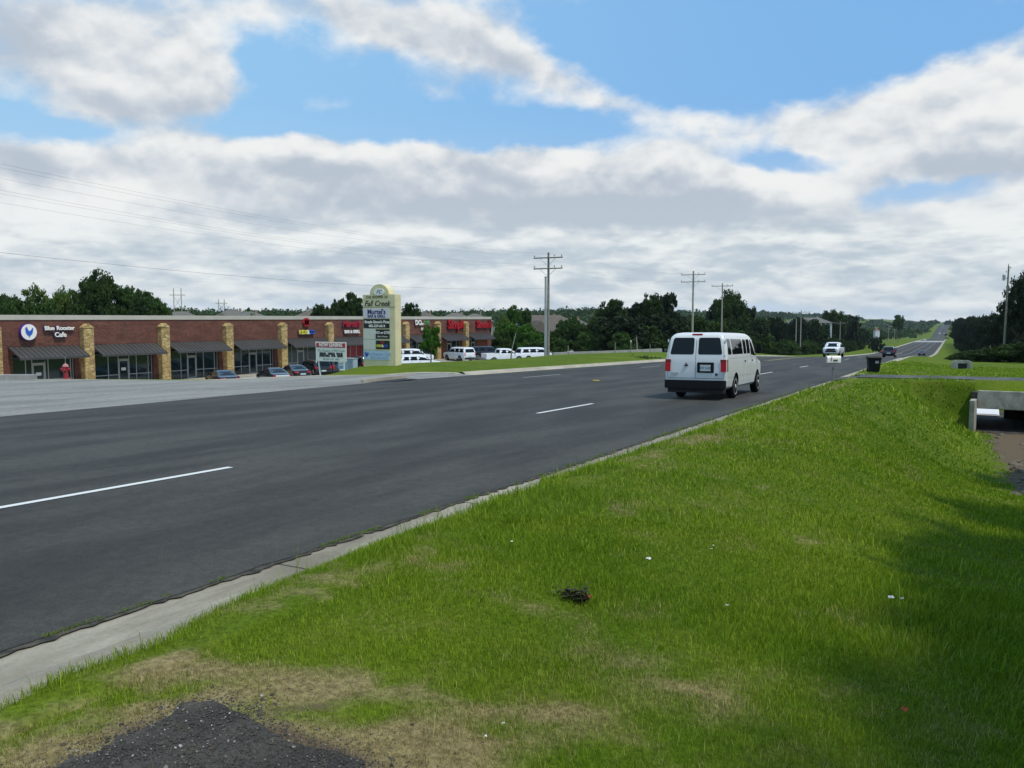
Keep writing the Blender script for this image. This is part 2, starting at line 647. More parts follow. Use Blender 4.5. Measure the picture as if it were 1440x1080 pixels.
def soil_mask(X, Y):
    n = fbm(X * 3.1, Y * 3.1, 41, 4)
    t = (spot(X, Y, 450, 995, 0.26, 0.07, 0.62) + spot(X, Y, 262, 962, 0.12, 0.07, 0.6) + spot(X, Y, 540, 975, 0.2, 0.08, 0.4)
         + spot(X, Y, 150, 1020, 0.3, 0.08, 0.6) + spot(X, Y, 640, 1075, 0.3, 0.1, 0.4))
    ditch = np.exp(-((X - 3.2) / 1.75) ** 4) * sst(20, 23.5, Y) * (1 - sst(39.4, 39.6, Y))
    t = t + 0.62 * np.exp(-(tar_dist(X, Y) / 0.07) ** 1.5)
    return np.clip(t + (n - 0.5) * 1.0 + ditch * 1.4, 0, 1)


TAR = [(75, 1085), (140, 1048), (215, 1022), (255, 992), (300, 986), (352, 1000), (395, 1028), (415, 1040), (470, 1056), (520, 1078), (560, 1110), (560, 1200), (60, 1200)]
TAR_W = [hit(*p) for p in TAR]


def tar_dist(X, Y):
    d = np.full(np.shape(X), 9.0)
    for a, b in zip(TAR_W, TAR_W[1:] + TAR_W[:1]):
        ux, uy = b.x - a.x, b.y - a.y
        t = np.clip(((X - a.x) * ux + (Y - a.y) * uy) / (ux * ux + uy * uy + 1e-9), 0, 1)
        d = np.minimum(d, np.hypot(X - a.x - t * ux, Y - a.y - t * uy))
    return d


def inside(X, Y, poly):
    X = np.asarray(X, float); Y = np.asarray(Y, float)
    c = np.zeros(np.broadcast(X, Y).shape, bool)
    for a, b in zip(poly, poly[1:] + poly[:1]):
        t = ((a[1] > Y) != (b[1] > Y)) & (X < (b[0] - a[0]) * (Y - a[1]) / (b[1] - a[1] + 1e-9) + a[0])
        c ^= t
    return c


gx = np.unique(np.concatenate([geo_axis(-3600, 3600, -6.0, 9.0, 0.14, 1.05), [0.98, 1.03, 6.17, 6.22]]))
gyy = geo_axis(-1500, 5600, 0.4, 14.0, 0.14, 1.035)
# extra rows where the culvert headwall cuts the ditch
gyy = np.unique(np.concatenate([gyy, [39.5, 39.58, 39.62, 39.9, 40.2, 40.4, 41.4, 45.3, 45.38, 45.48, 45.6, 48.6, 52]]))
GX, GY = np.meshgrid(gx, gyy)
GZ = ground(GX, GY)
gf = grid_faces(len(gyy), len(gx))
gme = mesh_np('ground', np.stack([GX, GY, GZ], -1).reshape(-1, 3), gf, smooth=True)
for nm, fn in (('dry', dryness), ('soil', soil_mask)):
    near = (np.hypot(GX, GY) < 60)
    val = np.zeros(GX.shape)
    val[near] = fn(GX[near], GY[near])
    at_ = gme.attributes.new(nm, 'FLOAT', 'POINT')
    at_.data.foreach_set('value', val.ravel().astype(np.float32))


def grass_material(name, blade=False):
    m_ = bpy.data.materials.new(name); m_.use_nodes = True
    q = NG(m_.node_tree); b = bsdf(m_)
    P = q.node('ShaderNodeNewGeometry').outputs['Position']
    dry = q.node('ShaderNodeAttribute', attribute_name='dry').outputs['Fac']
    big = q.noise(P, 0.22, 4, 0.6)
    mid = q.noise(P, 1.3, 5, 0.6)
    fine = q.noise(P, 22.0 if not blade else 60.0, 4, 0.7)
    if blade:
        green = q.mix(q.ramp(big, 0.35, 0.65), (0.148, 0.248, 0.008), (0.235, 0.335, 0.012))
        green = q.mix(q.ramp(mid, 0.35, 0.7), green, (0.255, 0.335, 0.020))
        rnd = q.node('ShaderNodeAttribute', attribute_name='tint').outputs['Fac']
        green = q.v('SCALE', green, scale=q.ramp(rnd, 0, 1, 0.55, 1.45, False))
        straw = q.v('SCALE', (0.46, 0.38, 0.17), scale=q.ramp(rnd, 0, 1, 0.6, 1.2, False))
        f_ = q.ramp(q.m('ADD', q.m('MULTIPLY', dry, 0.95), q.m('MULTIPLY', q.m('SUBTRACT', rnd, 0.62), 0.8)), 0.15, 0.75)
        q.put(b.inputs['Base Color'], q.mix(f_, green, straw))
        b.inputs['Roughness'].default_value = 0.6
        b.inputs['Specular IOR Level'].default_value = 0.25
        out = q.n['Material Output']
        tr = q.node('ShaderNodeBsdfTranslucent')
        q.put(tr.inputs[0], q.mix(f_, (0.22, 0.35, 0.009), (0.38, 0.28, 0.10)))
        mx = q.node('ShaderNodeMixShader'); mx.inputs[0].default_value = 0.28
        q.l.new(b.outputs[0], mx.inputs[1]); q.l.new(tr.outputs[0], mx.inputs[2]); q.l.new(mx.outputs[0], out.inputs[0])
        return m_
    soil = q.node('ShaderNodeAttribute', attribute_name='soil').outputs['Fac']
    green = q.mix(q.ramp(big, 0.35, 0.65), (0.078, 0.130, 0.007), (0.120, 0.172, 0.010))
    green = q.mix(q.ramp(mid, 0.4, 0.75), green, (0.125, 0.160, 0.018))
    green = q.v('SCALE', green, scale=q.ramp(fine, 0.25, 0.75, 0.55, 1.25))
    thatch = q.mix(q.ramp(fine, 0.3, 0.7), (0.13, 0.10, 0.045), (0.33, 0.27, 0.13))
    col = q.mix(q.ramp(dry, 0.25, 0.85), green, thatch)
    col = q.mix(q.ramp(q.m('ADD', soil, q.m('MULTIPLY', q.m('SUBTRACT', fine, 0.5), 0.5)), 0.35, 0.75), col, (0.135, 0.098, 0.062))
    q.put(b.inputs['Base Color'], col)
    b.inputs['Roughness'].default_value = 0.95
    b.inputs['Specular IOR Level'].default_value = 0.1
    bn = q.node('ShaderNodeBump'); bn.inputs['Strength'].default_value = 0.6; bn.inputs['Distance'].default_value = 0.05
    q.put(bn.inputs['Height'], q.m('ADD', fine, q.noise(P, 6.0, 4, 0.7)))
    q.put(b.inputs['Normal'], bn.outputs[0])
    return m_


tag(link('ground', gme, grass_material('lawn_earth')), kind='structure')


# ---------------------------------------------------------------- sheets of paving
def sheet(name, us, ys, zoff, m_, zfun=None, xfun=None):
    U, Y = np.meshgrid(us, ys)
    X = U if xfun is None else xfun(U, Y)
    Z = (zfun or zroad)(X, Y) + zoff
    me = mesh_np(name, np.stack([X, Y, Z], -1).reshape(-1, 3), grid_faces(len(ys), len(us)), smooth=True)
    return tag(link(name, me, m_), kind='structure')


def asphalt_material(name, dark, light, streak=True, speck=0.5):
    m_ = bpy.data.materials.new(name); m_.use_nodes = True
    q = NG(m_.node_tree); b = bsdf(m_)
    P = q.node('ShaderNodeNewGeometry').outputs['Position']
    along = q.scl(P, 0.5, 0.10, 0.3)
    s1 = q.noise(along, 1.6, 5, 0.6)
    s2 = q.noise(q.scl(P, 0.9, 0.16, 0.5), 1.1, 6, 0.65, 0.6)
    grit = q.noise(P, 140.0, 3, 0.8)
    grit2 = q.noise(P, 38.0, 4, 0.8)
    x = q.sep(P)[0]
    # wheel paths polished along the lanes
    wheel = q.m('COSINE', q.m('MULTIPLY', q.m('ADD', x, 7.2), 2 * math.pi / 1.9))
    f_ = q.ramp(q.m('ADD', s1, q.m('MULTIPLY', wheel, 0.035 if streak else 0.0)), 0.36, 0.66)
    col = q.mix(f_, dark, light)
    stain = q.ramp(s2, 0.56, 0.70)
    mot = q.noise(P, 7.0, 5, 0.75)
    col = q.mix(q.m('MULTIPLY', stain, 0.55), col, tuple(c * 0.62 for c in dark))
    col = q.v('SCALE', col, scale=q.ramp(mot, 0.3, 0.7, 0.80, 1.20))
    col = q.v('SCALE', col, scale=q.ramp(grit2, 0.25, 0.75, 1 - 0.35 * speck, 1 + 0.35 * speck))
    col = q.v('SCALE', col, scale=q.ramp(grit, 0.3, 0.75, 1 - 0.5 * speck, 1 + 0.75 * speck))
    q.put(b.inputs['Base Color'], col)
    b.inputs['Roughness'].default_value = 0.82
    b.inputs['Specular IOR Level'].default_value = 0.35
    bn = q.node('ShaderNodeBump'); bn.inputs['Strength'].default_value = 0.55; bn.inputs['Distance'].default_value = 0.006
    q.put(bn.inputs['Height'], q.m('ADD', grit, grit2))
    q.put(b.inputs['Normal'], bn.outputs[0])
    return m_


def concrete_material(name, c1, c2, grime=0.5):
    m_ = bpy.data.materials.new(name); m_.use_nodes = True
    q = NG(m_.node_tree); b = bsdf(m_)
    P = q.node('ShaderNodeNewGeometry').outputs['Position']
    n1 = q.noise(q.scl(P, 1.5, 0.35, 1), 1.4, 6, 0.65, 0.4)
    n2 = q.noise(P, 30, 4, 0.75)
    n3 = q.noise(P, 260, 2, 0.8)
    col = q.mix(q.ramp(n1, 0.35, 0.68), c1, c2)
    col = q.v('SCALE', col, scale=q.ramp(n2, 0.25, 0.75, 1 - 0.25 * grime, 1 + 0.2 * grime))
    col = q.v('SCALE', col, scale=q.ramp(n3, 0.3, 0.7, 0.86, 1.12))
    q.put(b.inputs['Base Color'], col)
    b.inputs['Roughness'].default_value = 0.85
    b.inputs['Specular IOR Level'].default_value = 0.3
    bn = q.node('ShaderNodeBump'); bn.inputs['Strength'].default_value = 0.35; bn.inputs['Distance'].default_value = 0.004
    q.put(bn.inputs['Height'], q.m('ADD', n3, n2)); q.put(b.inputs['Normal'], bn.outputs[0])
    return m_


M = {}
M['asphalt'] = asphalt_material('road_asphalt', (0.032, 0.0295, 0.0250), (0.060, 0.0560, 0.0475), True, 0.85)
M['old_asphalt'] = asphalt_material('old_asphalt', (0.185, 0.178, 0.158), (0.262, 0.252, 0.225), False, 0.35)
M['tar'] = asphalt_material('tar_patch', (0.026, 0.024, 0.021), (0.078, 0.068, 0.056), False, 1.0)
M['drive'] = asphalt_material('driveway_gravel', (0.060, 0.060, 0.055), (0.110, 0.105, 0.09), False, 0.7)
M['gutter'] = concrete_material('gutter_concrete', (0.20, 0.172, 0.125), (0.37, 0.33, 0.255))
M['kerb'] = concrete_material('kerb_concrete', (0.33, 0.29, 0.22), (0.46, 0.41, 0.32))
M['lot'] = concrete_material('lot_concrete', (0.30, 0.29, 0.27), (0.42, 0.41, 0.38))
M['culvert'] = concrete_material('old_concrete', (0.26, 0.235, 0.185), (0.50, 0.46, 0.38), 0.8)

LFAR = lambda Y: np.interp(Y, [8, 12, 23, 31, 36], [20.6, 20.9, 22.3, 23.2, 23.25])
ys_road = np.unique(np.concatenate([geo_axis(-300, 2350, 0.5, 22, 0.07, 1.02)]))
uu = np.linspace(0, 1, 44)
jag = (fbm(ys_road * 2.2, ys_road * 0, 77, 6) - 0.5) * 0.075


def road_x(U, Y):
    jj = np.interp(Y, ys_road, jag)
    right = -5.06 + jj * (Y < 60)
    return right * (1 - U) - LFAR(Y) * U


sheet('road', uu, ys_road, 0.0, M['asphalt'], xfun=road_x)
# frayed asphalt lip above the gutter
lip_ys = ys_road[(ys_road > 0) & (ys_road < 45)]
lipme = sheet('road_edge', np.array([0.0, 0.5, 1.0]), lip_ys, -0.004, mat('gutter_dirt', (0.028, 0.026, 0.020), 0.95, color2=(0.085, 0.075, 0.055), vscale=9),
              xfun=lambda U, Y: -5.10 + 0.10 * U + (np.interp(Y, ys_road, np.roll(jag, 9)) * 0.8 + (fbm(Y * 23, Y * 0, 5, 4) - 0.5) * 0.11) * U)


def profile_strip(name, prof, ys, m_, side=1):
    """prof: (lateral x, height above the road plane)"""
    n = len(prof)
    V = []
    for y in ys:
        for (x, h) in prof:
            V.append((x, y, float(zroad(x, y)) + h))
    f = grid_faces(len(ys), n)
    me = mesh_np(name, V, f)
    sharp(me, 0.9)
    return tag(link(name, me, m_), kind='structure')


ysk = geo_axis(-60, 900, 0, 60, 0.5, 1.06)
near_prof = [(-5.16, -0.012), (-4.55, -0.022), (-4.47, -0.005), (-4.38, 0.06), (-4.28, 0.115), (-4.14, 0.142), (-3.93, 0.150), (-3.88, 0.10)]
profile_strip('kerb', near_prof, ysk[ysk < DRIVE0 - 0.4], M['gutter'])
near2 = [(-5.16, -0.012), (-4.55, -0.022), (-4.47, -0.005), (-4.38, 0.07), (-4.28, 0.15), (-4.14, 0.172), (-3.93, 0.175), (-3.88, 0.10)]
profile_strip('kerb', near2, np.concatenate([[DRIVE1 + 0.5], ysk[ysk > DRIVE1 + 0.6]]), M['kerb'])
profile_strip('gutter', [(-5.16, -0.012), (-4.55, -0.020), (-4.2, 0.01), (-3.6, 0.05)], np.linspace(DRIVE0 - 0.42, DRIVE1 + 0.52, 12), M['gutter'])
far_prof = [(-23.15, -0.010), (-23.75, -0.015), (-23.85, 0.02), (-23.95, 0.11), (-24.05, 0.15), (-24.22, 0.155), (-24.26, 0.05)]
profile_strip('kerb', far_prof[::-1], ysk[ysk > 38.5], M['kerb'])
# expansion joints in the near gutter are dark grooves
mb = MB()
for y in np.arange(2.05, 26, 3.05):
    for (x0, h0), (x1, h1) in zip(near_prof[:-2], near_prof[1:-1]):
        z0, z1 = float(zroad(x0, y)) + h0 + 0.002, float(zroad(x1, y)) + h1 + 0.002
        mb.add([(x0, y - 0.006, z0), (x1, y - 0.006 + 0.02, z1), (x1, y + 0.010 + 0.02, z1), (x0, y + 0.010, z0)], [(0, 1, 2, 3)])
tag(mb.build('kerb_joint', mat('joint_dirt', (0.03, 0.028, 0.022), 0.95)), kind='structure')

# side street / shop entrance: pale old asphalt, then a concrete edge
AY = np.linspace(-40, 39.0, 150)
def apron_x(U, Y):
    l0 = LFAR(Y) - 0.03
    l1 = np.interp(Y, [-50, 21.5, 23.2, 25.2, 27.2, 34, 37.8, 39.1], [46, 46, 40.5, 37, 31.0, 29.6, 26.0, 23.6])
    return -(l0 * (1 - U) + l1 * U)
sheet('side_street', np.linspace(0, 1, 36), AY, 0.004, M['old_asphalt'], xfun=apron_x, zfun=lambda X, Y: np.maximum(zroad(X, Y), ground(X, Y) + 0.03))
def rim_x(U, Y):
    l1 = np.interp(Y, [-50, 21.5, 23.2, 25.2, 27.2, 34, 37.8, 39.1], [46, 46, 40.5, 37, 31.0, 29.6, 26.0, 23.6])
    return -(l1 - 0.05 + 0.9 * U)
sheet('pavement', np.linspace(0, 1, 3), np.linspace(21.5, 38.9, 60), 0.016, M['kerb'], xfun=rim_x, zfun=lambda X, Y: np.maximum(zroad(X, Y), ground(X, Y) + 0.03))

# parking lot in front of the shops
sheet('parking_lot', -np.linspace(41.0, 62.1, 14), np.linspace(-10, 150, 80), 0.03, M['lot'], zfun=lambda X, Y: np.maximum(lot_z(Y), ground(X, Y)))
mb = MB(); mb.box(-64.6, -61.9, 12, 116, FZ - 0.2, FZ + 0.10); tag(mb.build('pavement', M['kerb'], bevel=0.02), kind='structure')
# low kerb of the lot behind the berm grass
# driveway over the culvert
def dz(X, Y):
    return zroad(X, Y) + 0.15
sheet('driveway', np.concatenate([np.linspace(-5.05, 12, 60), np.linspace(12.5, 60, 40)]), np.linspace(DRIVE0, DRIVE1, 8), 0.02, M['drive'],
      zfun=lambda X, Y: np.where(X < -4.0, zroad(X, Y) + np.clip((X + 5.05) / 1.05, 0, 1) * 0.13 - 0.018, np.maximum(dz(X, Y), ground(X, Y) + 0.01)))
mb = MB()                                             # earth fill over the culvert, under the driveway
for x0 in np.arange(1.0, 6.2, 0.65):
    for (y0, y1) in ((39.99, 40.8), (40.8, DRIVE0), (DRIVE1, 45.42)):
        c_ = [(x, y, float(zroad(x, y)) + 0.15) for x, y in ((x0, y0), (x0 + .65, y0), (x0 + .65, y1), (x0, y1))]
        if y0 < 40:
            c_ = [(x, y, z - (0.47 if y < 40 else 0)) for x, y, z in c_]
        mb.add(c_, [(0, 1, 2, 3)])
tag(mb.build('ground', bpy.data.materials['lawn_earth'], smooth=1.0), kind='structure')


# ---------------------------------------------------------------- markings
def mark_material(name, c, wear):
    m_ = bpy.data.materials.new(name); m_.use_nodes = True
    q = NG(m_.node_tree); b = bsdf(m_)
    P = q.node('ShaderNodeNewGeometry').outputs['Position']
    n = q.noise(P, 55, 4, 0.8)
    q.put(b.inputs['Base Color'], q.mix(q.ramp(n, 0.62 - wear * 0.25, 0.78 - wear * 0.2), c, (0.08, 0.08, 0.08)))
    b.inputs['Roughness'].default_value = 0.6
    return m_


M['white_line'] = mark_material('white_road_paint', (0.70, 0.69, 0.65), 0.18)
M['faded_line'] = mark_material('faded_road_paint', (0.42, 0.41, 0.38), 0.35)
M['yellow_line'] = mark_material('yellow_road_paint', (0.42, 0.33, 0.12), 0.2)


def marking(name, spans, w, m_, zo=0.007):
    V, Fc = [], []
    for (L, y0, y1) in spans:
        n = max(2, int((y1 - y0) / 1.2) + 1)
        b0 = len(V)
        for y in np.linspace(y0, y1, n):
            for dx in (-w / 2, w / 2):
                V.append((-L + dx, y, float(zroad(-L + dx, y)) + zo))
        Fc += [(b0 + 2 * i, b0 + 2 * i + 1, b0 + 2 * i + 3, b0 + 2 * i + 2) for i in range(n - 1)]
    return tag(link(name, mesh_np(name, V, np.array(Fc)), m_), kind='structure')


marking('lane_marking', [(9.46, 4.1 + 14.1 * k, 8.7 + 14.1 * k) if k == 0 else (9.46, 4.95 + 14.1 * k, 8.7 + 14.1 * k) for k in range(9)], 0.125, M['white_line'])
marking('lane_marking', [(19.35, 37.3, 41.9), (19.35, 55.6, 59.8), (19.35, 73.5, 77.6), (19.35, 92, 96)], 0.13, M['faded_line'])
marking('centre_line', [(15.3, 80, 330), (15.65, 80, 330)], 0.13, M['yellow_line'])
marking('lane_marking', [(9.0, 200, 700), (12.6, 200, 700), (16.2, 200, 700), (20.0, 200, 700)], 0.13, M['faded_line'])
marking('lane_marking', [(14.4, 900, 2000)], 0.15, M['faded_line'])
sheet('side_street', np.linspace(-26, -2, 8), np.linspace(640, 740, 20), 0.05, M['lot'])          # paler junction down the valley
# yellow reflector stuck to the centre of the road
mb = MB(); mb.box(-0.09, 0.09, -0.06, 0.06, 0, 0.022)
o = mb.build('road_stud', mat('yellow_reflector', (0.75, 0.52, 0.05), 0.4), bevel=0.008)
x_, y_, z_, d_ = ray(850, 534.5)
o.location = (-14.7, 35.8, float(zroad(-14.7, 35.8)) + 0.005)
o.scale = (1.6, 1.6, 1.6)
tag(o, 'small yellow reflector stuck to the middle of the asphalt road', 'road stud')


# ---------------------------------------------------------------- old tar patch by the camera
bm = bmesh.new()
TN = 90
V = []
pts = [(p.x, p.y) for p in TAR_W]
# resample and fray the outline
per = []
for a, b in zip(pts, pts[1:] + pts[:1]):
    n = max(2, int(math.hypot(b[0] - a[0], b[1] - a[1]) / 0.025))
    for i in range(n):
        t = i / n
        per.append((a[0] + (b[0] - a[0]) * t, a[1] + (b[1] - a[1]) * t))
cx, cy = np.mean([p[0] for p in pts]), np.mean([p[1] for p in pts])
rings = []
for s_ in (1.0, 0.985, 0.93, 0.8, 0.6, 0.4, 0.2):
    ring = []
    for (x, y) in per:
        k = (fbm(x * 6, y * 6, 8, 6) - 0.5) * 0.26
        dx, dy = x - cx, y - cy
        s2 = s_ * (1 + k / max(0.3, math.hypot(dx, dy)) * (s_ > 0.9))
        X, Y = cx + dx * s2, cy + dy * s2
        h = 0.0 if s_ == 1.0 else 0.010 * min(1, (1 - s_) * 14) + (fbm(X * 16, Y * 16, 9, 4) - 0.5) * 0.022
        ring.append(bm.verts.new((X, Y, gz(X, Y) + h - (0.02 if s_ == 1.0 else 0))))
    rings.append(ring)
for r0, r1 in zip(rings, rings[1:]):
    n = len(r0)
    for i in range(n):
        bm.faces.new((r0[i], r0[(i + 1) % n], r1[(i + 1) % n], r1[i]))
bm.faces.new(rings[-1])
bmesh.ops.recalc_face_normals(bm, faces=bm.faces)
me = bpy.data.meshes.new('pavement'); bm.to_mesh(me); bm.free()
tag(link('pavement', me, M['tar']), kind='structure')
TARPOLY = [(p.x, p.y) for p in TAR_W]
# crumbled tar and grit loose over the patch and its rim
gr = np.random.default_rng(77)
CX, CY = gr.uniform(min(p[0] for p in pts) - .5, max(p[0] for p in pts) + .6, 60000), gr.uniform(min(p[1] for p in pts) - .3, max(p[1] for p in pts) + .6, 60000)
ins = inside(CX, CY, pts)
P_ = np.array(per)
dmin = np.full(len(CX), 9.0)
for i in range(0, len(P_), 2):
    dmin = np.minimum(dmin, np.hypot(CX - P_[i, 0], CY - P_[i, 1]))
keep = np.where(ins, gr.random(len(CX)) < .45, gr.random(len(CX)) < .85 * np.exp(-(dmin / .09) ** 1.3))
CX, CY = CX[keep], CY[keep]
cn = len(CX)
cs = gr.uniform(.0018, .0065, cn) * (1 + (gr.random(cn) > .96))
CZ = ground(CX, CY) + np.where(ins[keep], .012, .0) + cs * .2
V = []
off = np.array([(1, 0, 0), (0, 1, 0), (-1, 0, 0), (0, -1, 0), (0, 0, .8)])
rot = gr.random(cn) * 6.28
jit = gr.uniform(.6, 1.3, (cn, 5, 3))
O = off[None] * jit * cs[:, None, None]
OX = O[..., 0] * np.cos(rot)[:, None] - O[..., 1] * np.sin(rot)[:, None]
OY = O[..., 0] * np.sin(rot)[:, None] + O[..., 1] * np.cos(rot)[:, None]
V = np.stack([CX[:, None] + OX, CY[:, None] + OY, CZ[:, None] + O[..., 2]], -1).reshape(-1, 3)
b_ = np.arange(cn) * 5
Fq = np.concatenate([np.stack([b_ + i, b_ + (i + 1) % 4, b_ + 4], -1) for i in range(4)])
gme2 = mesh_np('gravel', V, Fq)
at_ = gme2.attributes.new('tint', 'FLOAT', 'POINT'); at_.data.foreach_set('value', np.repeat(gr.random(cn), 5).astype(np.float32))
gm_ = bpy.data.materials.new('loose_grit'); gm_.use_nodes = True
q = NG(gm_.node_tree)
tn = q.node('ShaderNodeAttribute', attribute_name='tint').outputs['Fac']
q.put(bsdf(gm_).inputs['Base Color'], q.mix(q.ramp(tn, .90, 1.05), q.mix(tn, (0.02, 0.018, 0.016), (0.085, 0.072, 0.058)), (0.32, 0.29, 0.25)))
bsdf(gm_).inputs['Roughness'].default_value = 0.9
tag(link('gravel', gme2, gm_), 'loose dark grit crumbled over the tar patch and its rim', 'gravel', kind='stuff')


def turf_edge(Y):
    return np.interp(Y, [1.5, 2.1, 2.8, 3.3, 3.8, 4.2, 4.7, 6.4, 8.6, 20, 35], [-3.75, -3.82, -4.0, -4.08, -4.22, -4.32, -4.48, -4.68, -4.78, -4.66, -4.6]) + (fbm(np.asarray(Y) * 1.6, np.asarray(Y) * 0, 61, 5) - 0.5) * 0.30


def kerb_h(X):
    return np.interp(X, [-5.16, -4.55, -4.47, -4.38, -4.28, -4.14, -3.93], [-.012, -.022, -.005, .06, .115, .142, .150])


ty = np.arange(1.2, DRIVE0 - 0.6, 0.06)
TU, TY = np.meshgrid(np.linspace(0, 1, 9), ty)
TX = turf_edge(TY) * (1 - TU) + -3.55 * TU
TZ = zroad(TX, TY) + kerb_h(TX) + 0.004 + 0.022 * np.sqrt(np.clip(TU * 3, 0, 1))
TZ[:, -1] = ground(TX[:, -1], TY[:, -1]) - 0.02
TZ[:, -2] = np.maximum(ground(TX[:, -2], TY[:, -2]) + .004, zroad(TX[:, -2], TY[:, -2]) + kerb_h(TX[:, -2]) + .004)
tme = mesh_np('ground', np.stack([TX, TY, TZ], -1).reshape(-1, 3), grid_faces(len(ty), 9), smooth=True)
for nm, fn in (('dry', lambda a, b: dryness(a, b) + .25), ('soil', lambda a, b: a * 0)):
    at_ = tme.attributes.new(nm, 'FLOAT', 'POINT')
    at_.data.foreach_set('value', fn(TX, TY).ravel().astype(np.float32))
tag(link('ground', tme, bpy.data.materials['lawn_earth']), kind='structure')


# ================================================================ GRASS BLADES
def blades(name, n, sampler, hfun, wfun, m_, seed, lean=0.5, extra=None):
    r = np.random.default_rng(seed)
    X, Y = sampler(r, n)
    keep = ~inside(X, Y, TARPOLY) | (r.random(len(X)) < .10 * np.exp(-tar_dist(X, Y) / .12))
    s_ = soil_mask(X, Y); d_ = dryness(X, Y)
    keep &= (r.random(len(X)) > s_ * 0.93)
    edge = turf_edge(Y) - 0.02
    keep &= (X > edge) & ~((Y > DRIVE0 - 0.7) & (Y < DRIVE1 + 0.2)) & ~((Y > 39.6) & (Y < 45.5) & (X > 0.8) & (X < 6.4))
    if extra is not None:
        keep &= extra(X, Y)
    X, Y, d_ = X[keep], Y[keep], d_[keep]
    n = len(X)
    Z = ground(X, Y) - 0.005
    onkerb = (X < -3.85)
    Z = np.where(onkerb, zroad(X, Y) + kerb_h(X), Z)
    H = hfun(X, Y, r, d_); W = wfun(X, Y, r)
    a = r.random(n) * 2 * math.pi
    la = r.random(n) * 2 * math.pi
    ln = H * (0.15 + lean * r.random(n))
    dx, dy = np.cos(a) * W / 2, np.sin(a) * W / 2
    lx, ly = np.cos(la) * ln, np.sin(la) * ln
    p0 = np.stack([X - dx, Y - dy, Z], -1); p1 = np.stack([X + dx, Y + dy, Z], -1)
    p2 = np.stack([X + dx * .75 + lx * .35, Y + dy * .75 + ly * .35, Z + H * .6], -1)
    p3 = np.stack([X - dx * .75 + lx * .35, Y - dy * .75 + ly * .35, Z + H * .6], -1)
    p4 = np.stack([X + lx, Y + ly, Z + H * (1 - 0.25 * r.random(n))], -1)
    V = np.stack([p0, p1, p2, p3, p4], 1).reshape(-1, 3)
    b = np.arange(n) * 5
    quads = np.stack([b, b + 1, b + 2, b + 3], -1); tris = np.stack([b + 3, b + 2, b + 4], -1)
    me = mesh_np(name, V, [quads, tris], smooth=True)
    for nm, val in (('dry', d_), ('tint', r.random(n))):
        at_ = me.attributes.new(nm, 'FLOAT', 'POINT')
        at_.data.foreach_set('value', np.repeat(val, 5).astype(np.float32))
    return link(name, me, m_)


def polar(d0, d1, a0=-46, a1=50, power=1.0):
    def f(r, n):
        u = r.random(n)
        D = (d0 ** power + (d1 ** power - d0 ** power) * u) ** (1 / power)
        A = np.radians(r.uniform(a0, a1, n))
        rr_, dd_ = D * np.sin(A), D * np.cos(A)
        return rr_ * ca - dd_ * sa, rr_ * sa + dd_ * ca
    return f


gm = grass_material('grass_blades', True)


def lush(X, Y):
    """lusher clumps and the wet hollow of the ditch"""
    l = (fbm(X * 1.1, Y * 1.1, 51, 4) - 0.35) * 2.0
    return np.clip(l, 0, 1.4)


def ditchy(X, Y):
    c = hit(1330, 870)
    c2 = hit(1310, 580)
    return (np.exp(-(((X - c.x) / 0.55) ** 2 + ((Y - c.y) / 0.9) ** 2)) * 1.0
            + np.exp(-(((X - c2.x) / 1.6) ** 2 + ((Y - c2.y) / 3.0) ** 2)) * 3.2)


def h_near(X, Y, r, d_):
    h = (0.022 + 0.040 * lush(X, Y) + 0.018 * r.random(len(X)) + 0.05 * (r.random(len(X)) > .985)) * (1 - 0.55 * np.clip(d_, 0, 1)) * r.uniform(0.6, 1.35, len(X))
    # taller beside the kerb and in the hollow
    h = h * (1 + 0.8 * np.exp(-((X + 4.25) / 0.5) ** 2)) * (1 + 1.9 * ditchy(X, Y)) * (1 - 0.6 * sst(35, 40, Y) * (1 - sst(45.4, 47, Y)))
    return h


w_near = lambda X, Y, r: np.maximum(0.0024, 0.00072 * np.hypot(X, Y)) * r.uniform(0.7, 1.3, len(X))
not_rock = lambda X, Y: ~((np.abs(X - 3.3) < 1.75) & (Y > 23) & (Y < 40.4)) & (ground(X, Y) < 1)
tag(blades('lawn_grass', 330000, polar(2.6, 8.0, power=1.3), h_near, w_near, gm, 1), 'short sunlit grass of the roadside verge nearest the viewer', 'grass', kind='stuff')
tag(blades('verge_grass', 300000, polar(7.6, 24, power=1.25), lambda X, Y, r, d_: h_near(X, Y, r, d_) * 1.35, lambda X, Y, r: w_near(X, Y, r) * 1.3, gm, 2, extra=not_rock),
    'green grass of the verge sloping from the kerb to the ditch', 'grass', kind='stuff')
tag(blades('bank_grass', 130000, polar(23, 75, -2, 48, power=1.0), lambda X, Y, r, d_: h_near(X, Y, r, d_) * 1.7, lambda X, Y, r: w_near(X, Y, r) * 1.8, gm, 3,
           extra=lambda X, Y: not_rock(X, Y)), 'bright grass round the driveway and on the bank beyond it', 'grass', kind='stuff')
